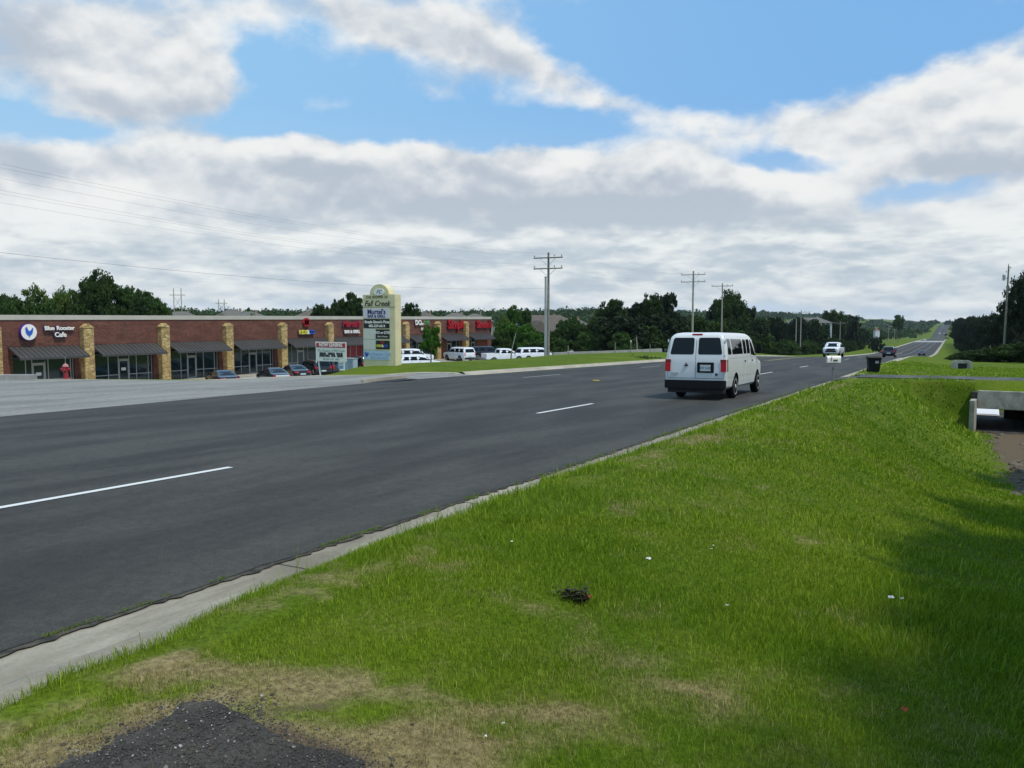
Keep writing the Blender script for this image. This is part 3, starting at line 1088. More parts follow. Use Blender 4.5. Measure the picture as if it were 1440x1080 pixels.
# seeded tall weeds standing at the kerb
def h_weed(X, Y, r, d_):
    return r.uniform(0.14, 0.36, len(X))
def kerb_sampler(r, n):
    Y = r.uniform(4, 26, n)
    clump = fbm(Y * 1.8, Y * 0, 91, 3)
    k = clump > 0.56
    Y = Y[k]
    return -4.72 + r.random(len(Y)) * 0.30, Y
def joint_sampler(r, n):
    Y = r.uniform(2.0, 34, n)
    Y = Y[fbm(Y * 3.1, Y * 0, 92, 4) > 0.53]
    return -5.07 + r.normal(0, .018, len(Y)), Y
KJ = joint_sampler(np.random.default_rng(9), 9000)
jn = len(KJ[0]); jr = np.random.default_rng(10)
jh = jr.uniform(.008, .030, jn); ja = jr.random(jn) * 6.28; jz = zroad(*KJ) - .004
jv = np.stack([np.stack([KJ[0] - .003, KJ[1], jz], -1), np.stack([KJ[0] + .003, KJ[1] + .002, jz], -1), np.stack([KJ[0] + np.cos(ja) * jh * .6, KJ[1] + np.sin(ja) * jh * .6, jz + jh], -1)], 1).reshape(-1, 3)
jm = mesh_np('gutter_weeds', jv, np.arange(jn * 3).reshape(-1, 3))
jt = jm.attributes.new('tint', 'FLOAT', 'POINT'); jt.data.foreach_set('value', np.repeat(jr.random(jn) * .5, 3).astype(np.float32))
tag(link('gutter_weeds', jm, gm), 'tiny weeds growing out of the crack between asphalt and gutter', 'weeds', kind='stuff')
tag(blades('lawn_stems', 1500, polar(3.0, 16, power=1.3), lambda X, Y, r, d_: r.uniform(.09, .20, len(X)), lambda X, Y, r: np.full(len(X), 0.0035), gm, 14, lean=0.5), 'scattered taller seed stems standing above the lawn', 'grass', kind='stuff')
tag(blades('kerb_weeds', 1500, kerb_sampler, h_weed, lambda X, Y, r: np.full(len(X), 0.0045), gm, 4, lean=0.35), 'thin tall weeds sprouting along the near kerb', 'weeds', kind='stuff')

# ================================================================ PLAIN MATERIALS
def brick_material():
    m_ = bpy.data.materials.new('brick'); m_.use_nodes = True
    q = NG(m_.node_tree); b = bsdf(m_)
    P = q.node('ShaderNodeTexCoord').outputs['Object']
    x, y, z = q.sep(P)
    uv = q.xyz(q.m('ADD', x, y), z, 0.0)
    bt = q.node('ShaderNodeTexBrick')
    q.put(bt.inputs['Vector'], uv)
    bt.inputs['Scale'].default_value = 1.0
    bt.inputs['Brick Width'].default_value = 0.30; bt.inputs['Row Height'].default_value = 0.10
    bt.inputs['Mortar Size'].default_value = 0.008
    q.put(bt.inputs['Color1'], (0.170, 0.058, 0.038)); q.put(bt.inputs['Color2'], (0.110, 0.041, 0.030)); q.put(bt.inputs['Mortar'], (0.20, 0.14, 0.11))
    n = q.noise(q.scl(P, 1, 0.5, 1.6), 0.9, 5, 0.65)
    n2 = q.noise(q.scl(P, 1, 1, 3), 4.0, 4, 0.7)
    col = q.v('SCALE', bt.outputs[0], scale=q.m('MULTIPLY', q.ramp(n, 0.3, 0.7, 0.78, 1.25), q.ramp(n2, 0.3, 0.7, 0.75, 1.28)))
    q.put(b.inputs['Base Color'], col)
    b.inputs['Roughness'].default_value = 0.9
    b.inputs['Specular IOR Level'].default_value = 0.15
    return m_


def stone_material():
    m_ = bpy.data.materials.new('tan_stone'); m_.use_nodes = True
    q = NG(m_.node_tree); b = bsdf(m_)
    P = q.node('ShaderNodeTexCoord').outputs['Object']
    vo = q.node('ShaderNodeTexVoronoi'); vo.feature = 'F1'
    q.put(vo.inputs['Vector'], q.scl(P, 2.6, 2.6, 4.2)); vo.inputs['Scale'].default_value = 1.0
    ve = q.node('ShaderNodeTexVoronoi'); ve.feature = 'DISTANCE_TO_EDGE'
    q.put(ve.inputs['Vector'], q.scl(P, 2.6, 2.6, 4.2)); ve.inputs['Scale'].default_value = 1.0
    c = q.sep(vo.outputs['Color'])[0]
    col = q.mix(c, (0.36, 0.225, 0.075), (0.62, 0.46, 0.20))
    col = q.mix(q.ramp(ve.outputs[0], 0.015, 0.06), (0.28, 0.20, 0.10), col)
    n = q.noise(P, 9, 4, 0.7)
    q.put(b.inputs['Base Color'], q.v('SCALE', col, scale=q.ramp(n, 0.3, 0.7, 0.8, 1.2)))
    b.inputs['Roughness'].default_value = 0.92
    bn = q.node('ShaderNodeBump'); bn.inputs['Strength'].default_value = 0.7; bn.inputs['Distance'].default_value = 0.04
    q.put(bn.inputs['Height'], q.ramp(ve.outputs[0], 0.0, 0.15)); q.put(b.inputs['Normal'], bn.outputs[0])
    return m_


def shingle_material(name, c):
    m_ = bpy.data.materials.new(name); m_.use_nodes = True
    q = NG(m_.node_tree); b = bsdf(m_)
    P = q.node('ShaderNodeTexCoord').outputs['Object']
    n = q.noise(q.scl(P, 1, 1, 4), 2.2, 5, 0.75)
    q.put(b.inputs['Base Color'], q.v('SCALE', c, scale=q.ramp(n, 0.3, 0.7, 0.75, 1.25)))
    b.inputs['Roughness'].default_value = 0.95
    return m_


M['brick'] = brick_material()
M['stone'] = stone_material()
M['coping'] = mat('painted_coping', (0.50, 0.46, 0.38), 0.6, var=0.06, vscale=0.8)
M['roof_dark'] = mat('flat_roof', (0.06, 0.055, 0.05), 0.9, var=0.2)
M['metal_roof'] = mat('bronze_metal_roof', (0.060, 0.056, 0.052), 0.50, metal=0.0, spec=0.5, var=0.12, vscale=0.7)
M['shopglass'] = mat('tinted_shop_glass', (0.012, 0.026, 0.026), 0.06, spec=0.7)
M['frame'] = mat('aluminium_frame', (0.42, 0.41, 0.38), 0.45, metal=0.2)
M['dark'] = mat('dark_plastic', (0.012, 0.012, 0.013), 0.6)
M['orange_brick'] = mat('orange_brick', (0.26, 0.075, 0.030), 0.9, color2=(0.16, 0.05, 0.03), vscale=6)
M['window_red'] = mat('red_window_film', (0.30, 0.02, 0.03), 0.3)
M['paint_white'] = mat('white_sign_paint', (0.90, 0.85, 0.75), 0.5)
M['paint_lilac'] = mat('pale_lilac_panel', (0.70, 0.64, 0.66), 0.5)
M['paint_pale'] = mat('pale_panel', (0.66, 0.64, 0.54), 0.5, var=0.04)
M['paint_blue'] = mat('blue_letters', (0.03, 0.12, 0.52), 0.5)
M['paint_navy'] = mat('navy_letters', (0.03, 0.035, 0.14), 0.5)
M['paint_lightblue'] = mat('faded_blue_letters', (0.22, 0.36, 0.62), 0.5)
M['paint_red'] = mat('red_letters', (0.40, 0.010, 0.016), 0.5)
M['paint_yellow'] = mat('yellow_letters', (0.75, 0.68, 0.05), 0.5)
M['paint_green'] = mat('green_letters', (0.10, 0.32, 0.10), 0.5)
M['paint_olive'] = mat('olive_letters', (0.14, 0.13, 0.06), 0.6)
M['paint_black'] = mat('black_panel', (0.012, 0.012, 0.012), 0.45)
M['stucco'] = mat('yellow_stucco', (0.74, 0.65, 0.38), 0.9, var=0.07, vscale=1.6, bump=0.3, bscale=60)
M['purple'] = mat('purple_sign_edge', (0.10, 0.02, 0.30), 0.4)
M['steel'] = mat('galvanised_steel', (0.46, 0.47, 0.46), 0.5, metal=0.5, var=0.08)
M['wood_pole'] = mat('weathered_pole_wood', (0.30, 0.265, 0.215), 0.9, color2=(0.20, 0.175, 0.145), vscale=5, bump=0.4, bscale=30)
M['wood_pole_pale'] = mat('pale_pole_wood', (0.42, 0.37, 0.30), 0.9, color2=(0.33, 0.29, 0.23), vscale=4)
M['insulator'] = mat('grey_insulator', (0.30, 0.29, 0.30), 0.3)
M['wire'] = mat('cable', (0.05, 0.05, 0.05), 0.6)


# ================================================================ THE ROW OF SHOPS
FRONT = -64.3
Y0C, BAY = 43.75, 7.62                                # first stone column in view, spacing
TOP = 0.285
bld = empty('shopping_strip', (FRONT, Y0C, FZ), 0, 'long single storey brick row of shops with a flat pale coping and dark metal awnings', 'shop building')
YS0, YS1 = -3.2 * BAY, 9 * BAY                       # local Y from the first column: out of frame .. end
YEND = 9 * BAY + 0.55
H = TOP - FZ
LINT = 3.05
# local frame of the building: x outwards (+X), y along, z up from the floor
wall = MB()
wall.box(-0.35, 0, YS0, YEND, 3.62, H - 0.40)                        # brick band over the awnings
wall.box(-19, -18.6, YS0, YEND - 0.42, 0, H - 0.40)                  # back
wall.box(-19, 0, YEND - 0.40, YEND, 0, H - 0.404)                    # far end
wall.box(-19, 0, YS0 - 0.4, YS0, 0, H - 0.404)
opens = []                                                            # bay openings (y0, y1)
for i in range(-3, 9):
    a, b_ = i * BAY + 0.85, (i + 1) * BAY - 0.95
    if i == -1:
        a = -BAY + 1.55
    if i == -2:
        continue
    opens.append((i, a, b_))
edges = [YS0]
for i, a, b_ in opens:
    edges += [a, b_]
edges.append(YEND - 0.402)
for k in range(0, len(edges), 2):
    wall.box(-0.35, 0, edges[k], edges[k + 1], 0, 3.618)
for i, a, b_ in opens:
    wall.box(-0.33, -0.02, a, b_, LINT, 3.617)
for i, a, b_ in opens:                                                # partition behind, keeps the interior closed
    pass
wall.build('wall', M['brick'], bld)
MB().box(-0.62, -0.60, YS0 + 0.1, YEND - 0.5, 0.0, LINT + 0.05).build('partition', M['dark'], bld)
MB().box(-18.6, -0.36, YS0, YEND - 0.42, H - 0.75, H - 0.62).build('roof', M['roof_dark'], bld)
MB().box(-0.42, 0.07, YS0 - 0.45, YEND + 0.07, H - 0.40, H).box(-19.05, -0.42, YEND - 0.43, YEND + 0.07, H - 0.398, H - 0.002).box(-19.05, -18.55, YS0 - 0.45, YEND - 0.43, H - 0.396, H - 0.004).build('coping', M['coping'], bld, bevel=0.02)
for k, y in enumerate([-BAY] + [i * BAY for i in range(0, 9)]):
    w = 0.46 if k else 0.46
    c = MB()
    c.box(0.002, 0.62, y - w, y + w, 0, 5.02)
    c.add([(0.002, y - w - 0.03, 5.0), (0.66, y - w - 0.03, 5.0), (0.66, y + w + 0.03, 5.0), (0.002, y + w + 0.03, 5.0),
           (0.002, y - w - 0.03, 5.10), (0.66, y - w - 0.03, 5.10), (0.66, y + w + 0.03, 5.10), (0.002, y + w + 0.03, 5.10),
           (0.002, y, 5.42), (0.66, y, 5.42)],
          [(3, 2, 1, 0), (0, 1, 5, 4), (2, 3, 7, 6), (1, 2, 6, 9, 5), (3, 0, 4, 8, 7), (4, 5, 9, 8), (6, 7, 8, 9)])
    c.build('stone_column', M['stone'], bld, bevel=0.03)


def awning_mesh(a, b_):
    m_ = MB()
    n = int((b_ - a) / 0.41)
    zt, zb, out = 3.60, 2.78, 1.55
    for (xa, za, xb, zb_, t) in ((0.01, zt, out, zb, 0.05),):
        m_.add([(xa, a, za), (xb, a, zb_), (xb, b_, zb_), (xa, b_, za), (xa, a, za - t), (xb, a, zb_ - t), (xb, b_, zb_ - t), (xa, b_, za - t)],
               [(0, 1, 2, 3), (7, 6, 5, 4), (0, 4, 5, 1), (1, 5, 6, 2), (2, 6, 7, 3), (3, 7, 4, 0)])
        for k in range(n + 1):                          # standing seams
            y = a + 0.03 + (b_ - a - 0.06) * k / n
            m_.add([(xa, y - 0.02, za + 0.001), (xb, y - 0.02, zb_ + 0.001), (xb, y + 0.02, zb_ + 0.001), (xa, y + 0.02, za + 0.001),
                    (xa, y - 0.012, za + 0.055), (xb, y - 0.012, zb_ + 0.055), (xb, y + 0.012, zb_ + 0.055), (xa, y + 0.012, za + 0.055)],
                   [(0, 1, 5, 4), (1, 2, 6, 5), (2, 3, 7, 6), (3, 0, 4, 7), (4, 5, 6, 7)])
    m_.box(out - 0.03, out + 0.03, a, b_, zb - 0.16, zb - 0.01)       # fascia
    for y in (a + 0.06, (a + b_) / 2, b_ - 0.06):                     # brackets
        m_.box(0.03, 1.45, y - 0.03, y + 0.03, zb - 0.05, zb + 0.01)
        m_.box(0.0, 0.05, y - 0.03, y + 0.03, zb - 0.4, zb)
    return m_


for (i, a, b_) in opens:
    awning_mesh(a - 0.35, b_ + 0.30).build('awning', M['metal_roof'], bld)

# shop fronts: dark glass behind aluminium bars, one door each
FRONTS = {  # bay: (door position 0..1, mullions, infill)
    -3: (0.4, [0.2, 0.62, 0.82], None), -1: (0.42, [0.215, 0.575, 0.95], None), 0: (0.50, [0.24, 0.72, 0.93], None), 1: (0.46, [0.24, 0.70, 0.93], None),
    2: (0.50, [0.22, 0.73, 0.93], None), 3: (0.42, [0.18, 0.62, 0.9], None), 4: (0.35, [0.2, 0.6, 0.8], 'red'), 5: (0.4, [0.2, 0.6, 0.8], None), 6: (0.55, [0.2, 0.4, 0.8], None), 7: (0.5, [0.25, 0.62, 0.84], 'brickL'),
    8: (0.36, [0.18, 0.60], 'brickR')}
for (i, a, b_) in opens:
    dpos, mull, fill = FRONTS.get(i, (0.5, [0.25, 0.75], None))
    W = b_ - a
    dy = a + W * dpos
    ga, gb = a + 0.02, b_ - 0.02
    infill = MB()
    if fill == 'brickL':
        infill.box(-0.30, -0.06, a + 0.01, a + W * 0.33, 0, LINT - 0.01); ga = a + W * 0.33 + 0.01; mull = [0.62, 0.84]
    if fill == 'brickR':
        infill.box(-0.30, -0.06, a + W * 0.52, b_ - 0.01, 0, LINT - 0.01); gb = a + W * 0.52 - 0.01; mull = [0.18]
    if infill.v:
        infill.build('brick_panel', M['orange_brick'], bld)
    d0, d1 = dy - 0.5, dy + 0.5
    gl = MB()
    gl.box(-0.26, -0.24, ga, d0, 0.05, LINT - 0.02)
    gl.box(-0.26, -0.24, d1, gb, 0.05, LINT - 0.02)
    gl.box(-0.26, -0.24, d0, d1, 2.26, LINT - 0.02)
    wdw = gl.build('window', M['shopglass'] if fill != 'red' else M['window_red'], bld)
    fr = MB()
    t = 0.035
    ms = sorted([ga + t] + [a + W * q_ for q_ in mull if ga + 0.2 < a + W * q_ < gb - 0.2 and abs(a + W * q_ - dy) > 0.6] + [gb - t] + [d0 - t, d1 + t])
    for y in ms:
        fr.box(-0.29, -0.20, y - t, y + t, 0, LINT - 0.03)
    fr.box(-0.285, -0.205, ga, d0 - 2 * t, 0.86, 0.93); fr.box(-0.285, -0.205, d1 + 2 * t, gb, 0.86, 0.93)
    fr.box(-0.285, -0.205, ga, d0 - 2 * t, 0.0, 0.08); fr.box(-0.285, -0.205, d1 + 2 * t, gb, 0.0, 0.08)
    fr.box(-0.285, -0.205, ga, gb, LINT - 0.029, LINT - 0.004)
    fr.box(-0.285, -0.205, d0, d1, 2.18, 2.28)
    fr.build('frame', M['frame'], wdw)
    dm = MB()
    dm.box(-0.28, -0.21, d0 + 0.01, d0 + 0.10, 0.01, 2.17).box(-0.28, -0.21, d1 - 0.10, d1 - 0.01, 0.01, 2.17)
    dm.box(-0.278, -0.212, d0 + 0.10, d1 - 0.10, 2.07, 2.168).box(-0.278, -0.212, d0 + 0.10, d1 - 0.10, 0.012, 0.22)
    dr = dm.build('door', M['frame'], bld)
    MB().box(-0.25, -0.24, d0 + 0.10, d1 - 0.10, 0.22, 2.07).build('pane', M['shopglass'], dr)
    MB().tube((-0.17, d1 - 0.14, 0.95), (-0.17, d1 - 0.14, 1.25), 0.015).box(-0.21, -0.16, d1 - 0.15, d1 - 0.13, 0.95, 0.97).box(-0.21, -0.16, d1 - 0.15, d1 - 0.13, 1.23, 1.25).build('handle', M['steel'], dr)
    if i in (-1, 0):                                   # little notices
        MB().box(-0.239, -0.235, dy - 0.22, dy + 0.22, 1.25, 1.50).build('notice', M['paint_white'], dr)
# roof clutter
for (yy, xx, s_) in ((8, -9, 1.3), (24, -10, 1.2), (40, -9, 1.3), (57, -10, 1.2)):
    MB().box(xx - s_ / 2, xx + s_ / 2, yy - s_ / 2, yy + s_ / 2, H - 0.62, H - 0.15).build('air_unit', M['steel'], bld, bevel=0.03)


def face_frame(x, y, z):
    """frame of lettering on a wall facing +X, reading along +Y"""
    return Matrix(((0, 0, 1, x), (1, 0, 0, y), (0, 1, 0, z), (0, 0, 0, 1)))


def cur(x_px, Lat):
    """Y of a point seen in column x_px on the line at lateral distance Lat to the left"""
    t = (x_px - 720) / (F / math.cos(PITCH))
    # R/D = t with X = -Lat
    # (Y sa - Lat ca) = t (Y ca + Lat sa)
    return (Lat * ca + t * Lat * sa) / (sa - t * ca)


def zpx(y_px, X, Y):
    D = Y * ca - X * sa
    xx, yy, zz, dd_ = ray(720, y_px)
    return zz / dd_ * D


# --- signs on the wall
WF = FRONT + 0.08
def wall_sign(name, label, px, py):
    y = cur(px, -WF); z = zpx(py, WF, y)
    return empty(name, (WF, y, z), 0, label, 'shop sign'), y, z


def heart_rooster(s=1.0, d=0.02):
    """a round-chested rooster seen from the side: comb, beak, breast, raised tail"""
    out = [(-0.02, -0.46), (0.02, -0.46), (0.03, -0.30), (0.16, -0.24), (0.28, -0.08), (0.33, 0.12), (0.36, 0.34), (0.30, 0.40), (0.22, 0.26),
           (0.12, 0.16), (0.02, 0.10), (-0.05, 0.16), (-0.12, 0.30), (-0.16, 0.42), (-0.22, 0.47), (-0.27, 0.43), (-0.30, 0.36), (-0.38, 0.30),
           (-0.30, 0.27), (-0.31, 0.10), (-0.28, -0.08), (-0.18, -0.22), (-0.06, -0.30)]
    return [(x * s, y * s) for x, y in out]


def flat_shape(name, pts, depth, m_, parent, Mx):
    mb_ = MB()
    mb_.prism(pts, 2, 0, depth)
    me = mb_.mesh(name)
    me.transform(Mx)
    return link(name, me, m_, parent)


# round rooster sign
so, y_, z_ = wall_sign('shop_sign', 'round white disc sign with a blue rooster at the left end of the brick wall', 37, 467)
MB().lathe([(0.0, 0.0), (0.66, 0.0), (0.66, 0.26), (0.0, 0.26)], axis=0, n=40).build('casing', M['purple'], so, smooth=0.7)
MB().lathe([(0.0, 0.262), (0.62, 0.262), (0.62, 0.285), (0.0, 0.285)], axis=0, n=40).build('face', M['paint_white'], so, smooth=0.7)
flat_shape('emblem', heart_rooster(0.92), 0.02, M['paint_blue'], so, face_frame(0.288, 0, -0.02))


def letters(sign, items):
    for (txt, dx, dz_, size, m_, kw) in items:
        text_obj('lettering', txt, size, m_, sign, face_frame(0.02, dx, dz_), **({'depth': 0.06, 'bold': 0.02} | kw))
        if kw.get('halo', True) and not kw.get('plain'):
            pass


so, y_, z_ = wall_sign('shop_sign', 'white letters reading Blue Rooster Cafe on the brick wall beside the round disc', 82, 466)
for (t, dx, dz_, sz_) in (('Blue', -0.86, 0.26, 0.47), ('Rooster', 0.50, 0.26, 0.47), ('Cafe', 0.05, -0.28, 0.54)):
    text_obj('lettering', t, sz_, M['paint_navy'], so, face_frame(0.035, dx - 0.04, dz_ - 0.03), depth=0.03, bold=0.035)
    text_obj('lettering', t, sz_, M['paint_white'], so, face_frame(0.13, dx, dz_), depth=0.03, bold=0.012)
so, y_, z_ = wall_sign('shop_sign', 'red flower with yellow, white and blue letters on the brick wall above the fourth awning', 430, 461)
for (a_, r_) in [(k * 60, 0.34) for k in range(6)]:
    MB().lathe([(0, 0.02), (0.26, 0.02), (0.26, 0.14), (0, 0.14)], axis=0, c=(0, 0.30 * math.cos(R(a_)), 0.62 + 0.26 * math.sin(R(a_))), n=16).build('petal', M['paint_red'], so)
for (t, dx, m_) in (('KIDS', -0.60, 'paint_yellow'), ('&', 0.22, 'paint_white'), ('CO', 0.80, 'paint_blue')):
    text_obj('lettering', t, 0.64, M['paint_navy'], so, face_frame(0.035, dx - 0.04, -0.53), depth=0.03, bold=0.05)
    text_obj('lettering', t, 0.64, M[m_], so, face_frame(0.13, dx, -0.50), depth=0.03, bold=0.02)
so, y_, z_ = wall_sign('shop_sign', "red Murtel's over white BAR & GRILL on the brick wall left of the pylon sign", 493, 461)
text_obj('lettering', "Murtel's", 1.0, M['paint_navy'], so, face_frame(0.035, -0.04, 0.40), depth=0.03, bold=0.05, shear=0.25)
text_obj('lettering', "Murtel's", 1.0, M['paint_red'], so, face_frame(0.13, 0, 0.43), depth=0.03, bold=0.02, shear=0.25)
text_obj('lettering', 'BAR & GRILL', 0.52, M['paint_navy'], so, face_frame(0.035, 0.1, -0.50), depth=0.03, bold=0.045)
text_obj('lettering', 'BAR & GRILL', 0.52, M['paint_white'], so, face_frame(0.13, 0.13, -0.48), depth=0.03, bold=0.02)
so, y_, z_ = wall_sign('shop_sign', 'white DO and green dye letters on the brick wall behind the small round tree', 593, 457)
text_obj('lettering', 'DO', 0.95, M['paint_navy'], so, face_frame(0.035, -1.0, 0.26), depth=0.03, bold=0.05)
text_obj('lettering', 'DO', 0.95, M['paint_white'], so, face_frame(0.13, -0.96, 0.30), depth=0.03, bold=0.03)
text_obj('lettering', 'or', 0.6, M['paint_white'], so, face_frame(0.13, 0.0, 0.15), depth=0.03, bold=0.01)
text_obj('lettering', 'DYE', 0.8, M['paint_green'], so, face_frame(0.13, 1.05, 0.28), depth=0.03, bold=0.02)
text_obj('lettering', 'Salon', 0.5, M['paint_white'], so, face_frame(0.13, 0.2, -0.55), depth=0.03, bold=0.01)
so, y_, z_ = wall_sign('shop_sign', 'bold red word Simple on the brick wall above the second last awning', 641, 457)
text_obj('lettering', 'Simple', 1.75, mat('dark_red_return', (0.13, 0.0, 0.015), 0.5), so, face_frame(0.035, -0.08, 0.02), depth=0.035, bold=0.09)
text_obj('lettering', 'Simple', 1.75, M['paint_red'], so, face_frame(0.16, 0, 0.05), depth=0.04, bold=0.06)
so, y_, z_ = wall_sign('shop_sign', "bold red word Simon's on the brick wall above the last awning", 680, 457)
text_obj('lettering', "Simon's", 1.50, bpy.data.materials['dark_red_return'], so, face_frame(0.035, -0.08, 0.02), depth=0.035, bold=0.09)
text_obj('lettering', "Simon's", 1.50, M['paint_red'], so, face_frame(0.16, 0, 0.05), depth=0.04, bold=0.06)


# ================================================================ PYLON SIGN
def south(x, y, z):
    """lettering frame facing the oncoming viewer (-Y), reading along +X"""
    return Matrix(((1, 0, 0, x), (0, 0, -1, y), (0, 1, 0, z), (0, 0, 0, 1)))


PX, PY = at(511, 50.2)
pz = gz(PX, PY) - 0.1
pyl = empty('pylon_sign', (PX, PY, pz), 0, 'tall cream pylon sign of the shops with a rounded top and stacked tenant panels', 'sign')
PW, PD = 2.42, 0.62
zt = zpx(414.5, PX, PY) - pz
cap_c, cap_r = PW * 0.52, 0.72
MB().box(0, PW, 0, PD, 0, zt).build('body', M['stucco'], pyl, bevel=0.015)
arc = [(cap_c + cap_r * math.cos(R(t)), zt + 0.003 + 0.62 * math.sin(R(t))) for t in range(0, 181, 9)]
MB().prism(arc, 1, 0.0, PD - 0.02).build('arched_cap', M['stucco'], pyl, bevel=0.01)
def pz_(py): return zpx(py, PX, PY) - pz
# medallion
mb_ = MB(); mb_.prism([(cap_c + 0.40 * math.cos(R(t)), pz_(411.0) + 0.21 * math.sin(R(t))) for t in range(0, 360, 15)], 1, -0.03, -0.002)
md = mb_.build('medallion', M['paint_white'], pyl)
text_obj('lettering', 'FC', 0.34, M['paint_navy'], md, south(cap_c, -0.035, pz_(411)), depth=0.004, shear=0.4)
def panel(name, x0, x1, y0, y1, m_, parent=pyl, t=0.03):
    return MB().box(x0, x1, -t, -0.002, pz_(y1), pz_(y0)).build(name, m_, parent, bevel=0.006)
text_obj('lettering', 'THE SHOPPES OF', 0.215, M['paint_olive'], pyl, south(PW * 0.45, -0.012, pz_(418.2)), depth=0.006, width=1.0, bold=0.004)
text_obj('lettering', 'Fall Creek', 0.46, M['paint_black'], pyl, south(PW * 0.45, -0.012, pz_(427.3)), depth=0.006, shear=0.35, bold=0.006)
MB().box(0.0, PW + 0.002, -0.012, 0.0, pz_(432.0) - 0.015, pz_(432.0) + 0.015).build('groove', M['paint_olive'], pyl)
PR = PW * 0.83
p = panel('panel', 0.06, PR, 434.0, 447.6, M['paint_lilac'])
text_obj('lettering', "Murtel's", 0.42, M['paint_navy'], p, south(PR * 0.53, -0.035, pz_(438.8)), depth=0.003, bold=0.012)
text_obj('lettering', 'BAR & GRILL', 0.24, M['paint_navy'], p, south(PR * 0.53, -0.035, pz_(444.8)), depth=0.003, bold=0.008)
p = panel('panel', 0.06, PR, 448.6, 461.4, M['paint_black'])
text_obj('lettering', "Simple Simon's Pizza", 0.225, M['paint_white'], p, south(PR * 0.54, -0.035, pz_(452.8)), depth=0.003, bold=0.008)
text_obj('lettering', '405-329-6614', 0.22, M['paint_white'], p, south(PR * 0.54, -0.035, pz_(458.4)), depth=0.003, bold=0.006)
MB().lathe([(0, -0.034), (0.05, -0.034), (0.05, -0.03), (0, -0.03)], axis=1, c=(0.13, 0, pz_(452.8)), n=12).build('emblem', M['paint_red'], p)
panel('panel', 0.06, PR * 0.49, 462.2, 476.8, M['paint_pale'])
p = panel('panel', PR * 0.50, PR, 463.0, 476.0, M['paint_black'], t=0.045)
text_obj('lettering', 'DO or DYE', 0.22, M['paint_white'], p, south(PR * 0.75, -0.05, pz_(467.6)), depth=0.003, bold=0.008)
text_obj('lettering', 'Salon & Fitness', 0.125, M['paint_white'], p, south(PR * 0.75, -0.05, pz_(473.0)), depth=0.003)
panel('panel', 0.06, PR * 0.49, 477.6, 491.6, M['paint_pale'])
p = panel('panel', PR * 0.50, PR, 478.6, 490.4, M['paint_black'], t=0.045)
for (t, dx, m_) in (('KIDS', 0.63, 'paint_yellow'), ('&', 0.755, 'paint_white'), ('CO', 0.87, 'paint_blue')):
    text_obj('lettering', t, 0.20, M[m_], p, south(PR * dx, -0.05, pz_(486.0)), depth=0.003, bold=0.01)
text_obj('lettering', 'FIT', 0.20, M['paint_red'], p, south(PR * 0.75, -0.05, pz_(481.7)), depth=0.003, bold=0.01)
p = panel('panel', 0.06, PR, 492.6, 505.6, mat('pale_blue_panel', (0.50, 0.60, 0.68), 0.5))
text_obj('lettering', 'Blue Rooster Cafe', 0.255, M['paint_lightblue'], p, south(PR * 0.58, -0.035, pz_(497.0)), depth=0.003)
text_obj('lettering', '405-310-4230', 0.235, M['paint_lightblue'], p, south(PR * 0.62, -0.035, pz_(502.6)), depth=0.003)
flat_shape('emblem', heart_rooster(0.42), 0.004, M['paint_blue'], p, south(0.27, -0.034, pz_(498.5)))
MB().box(PW * 0.52, PW * 0.56, -0.02, -0.002, pz_(515.6), pz_(513.4)).build('outlet', M['paint_olive'], pyl)

# ---- leasing board on two posts
LX, LY = at(446, 50.5)
lz = gz(LX, LY) - 0.15
lea = empty('leasing_board', (LX, LY, lz), 0, 'white NOW LEASING board with a red heading on two leaning posts', 'sign board')
def lz_(py): return zpx(py, LX, LY) - lz
LW = 2.30
top, bot = lz_(480.5), lz_(507.6)
MB().box(-0.08, LW + 0.02, -0.03, 0.0, bot, top).build('board', M['paint_white'], lea, bevel=0.006)
MB().box(-0.02, LW - 0.05, -0.040, -0.032, lz_(488.4), top - 0.07).build('heading_band', mat('red_band', (0.52, 0.03, 0.05), 0.5), lea)
text_obj('lettering', 'NOW LEASING', 0.27, M['paint_white'], lea, south(LW * 0.485, -0.045, lz_(485.0)), depth=0.003, bold=0.012)
text_obj('lettering', 'The Shoppes of Fall Creek', 0.20, mat('grey_green_letters', (0.16, 0.24, 0.18), 0.6), lea, south(LW * 0.49, -0.036, lz_(492.6)), depth=0.003, shear=0.2)
for k, yy in enumerate((497.0, 500.0)):
    text_obj('lettering', ('RETAIL   OFFICE   SPACE', 'AVAILABLE   FOR   LEASE')[k], 0.165, M['paint_black'], lea, south(LW * 0.49, -0.036, lz_(yy)), depth=0.003, bold=0.016)
text_obj('lettering', '405-364-1122   office', 0.15, mat('grey_letters', (0.2, 0.2, 0.2), 0.6), lea, south(LW * 0.49, -0.036, lz_(504.5)), depth=0.003)
MB().tube((-0.12, 0.05, top), (0.26, 0.05, 0.0), 0.05, n=4).build('post', M['paint_white'], lea)
MB().tube((LW - 0.22, 0.05, top - 0.05), (LW - 0.26, 0.05, 0.0), 0.05, n=4).build('post', M['paint_white'], lea)
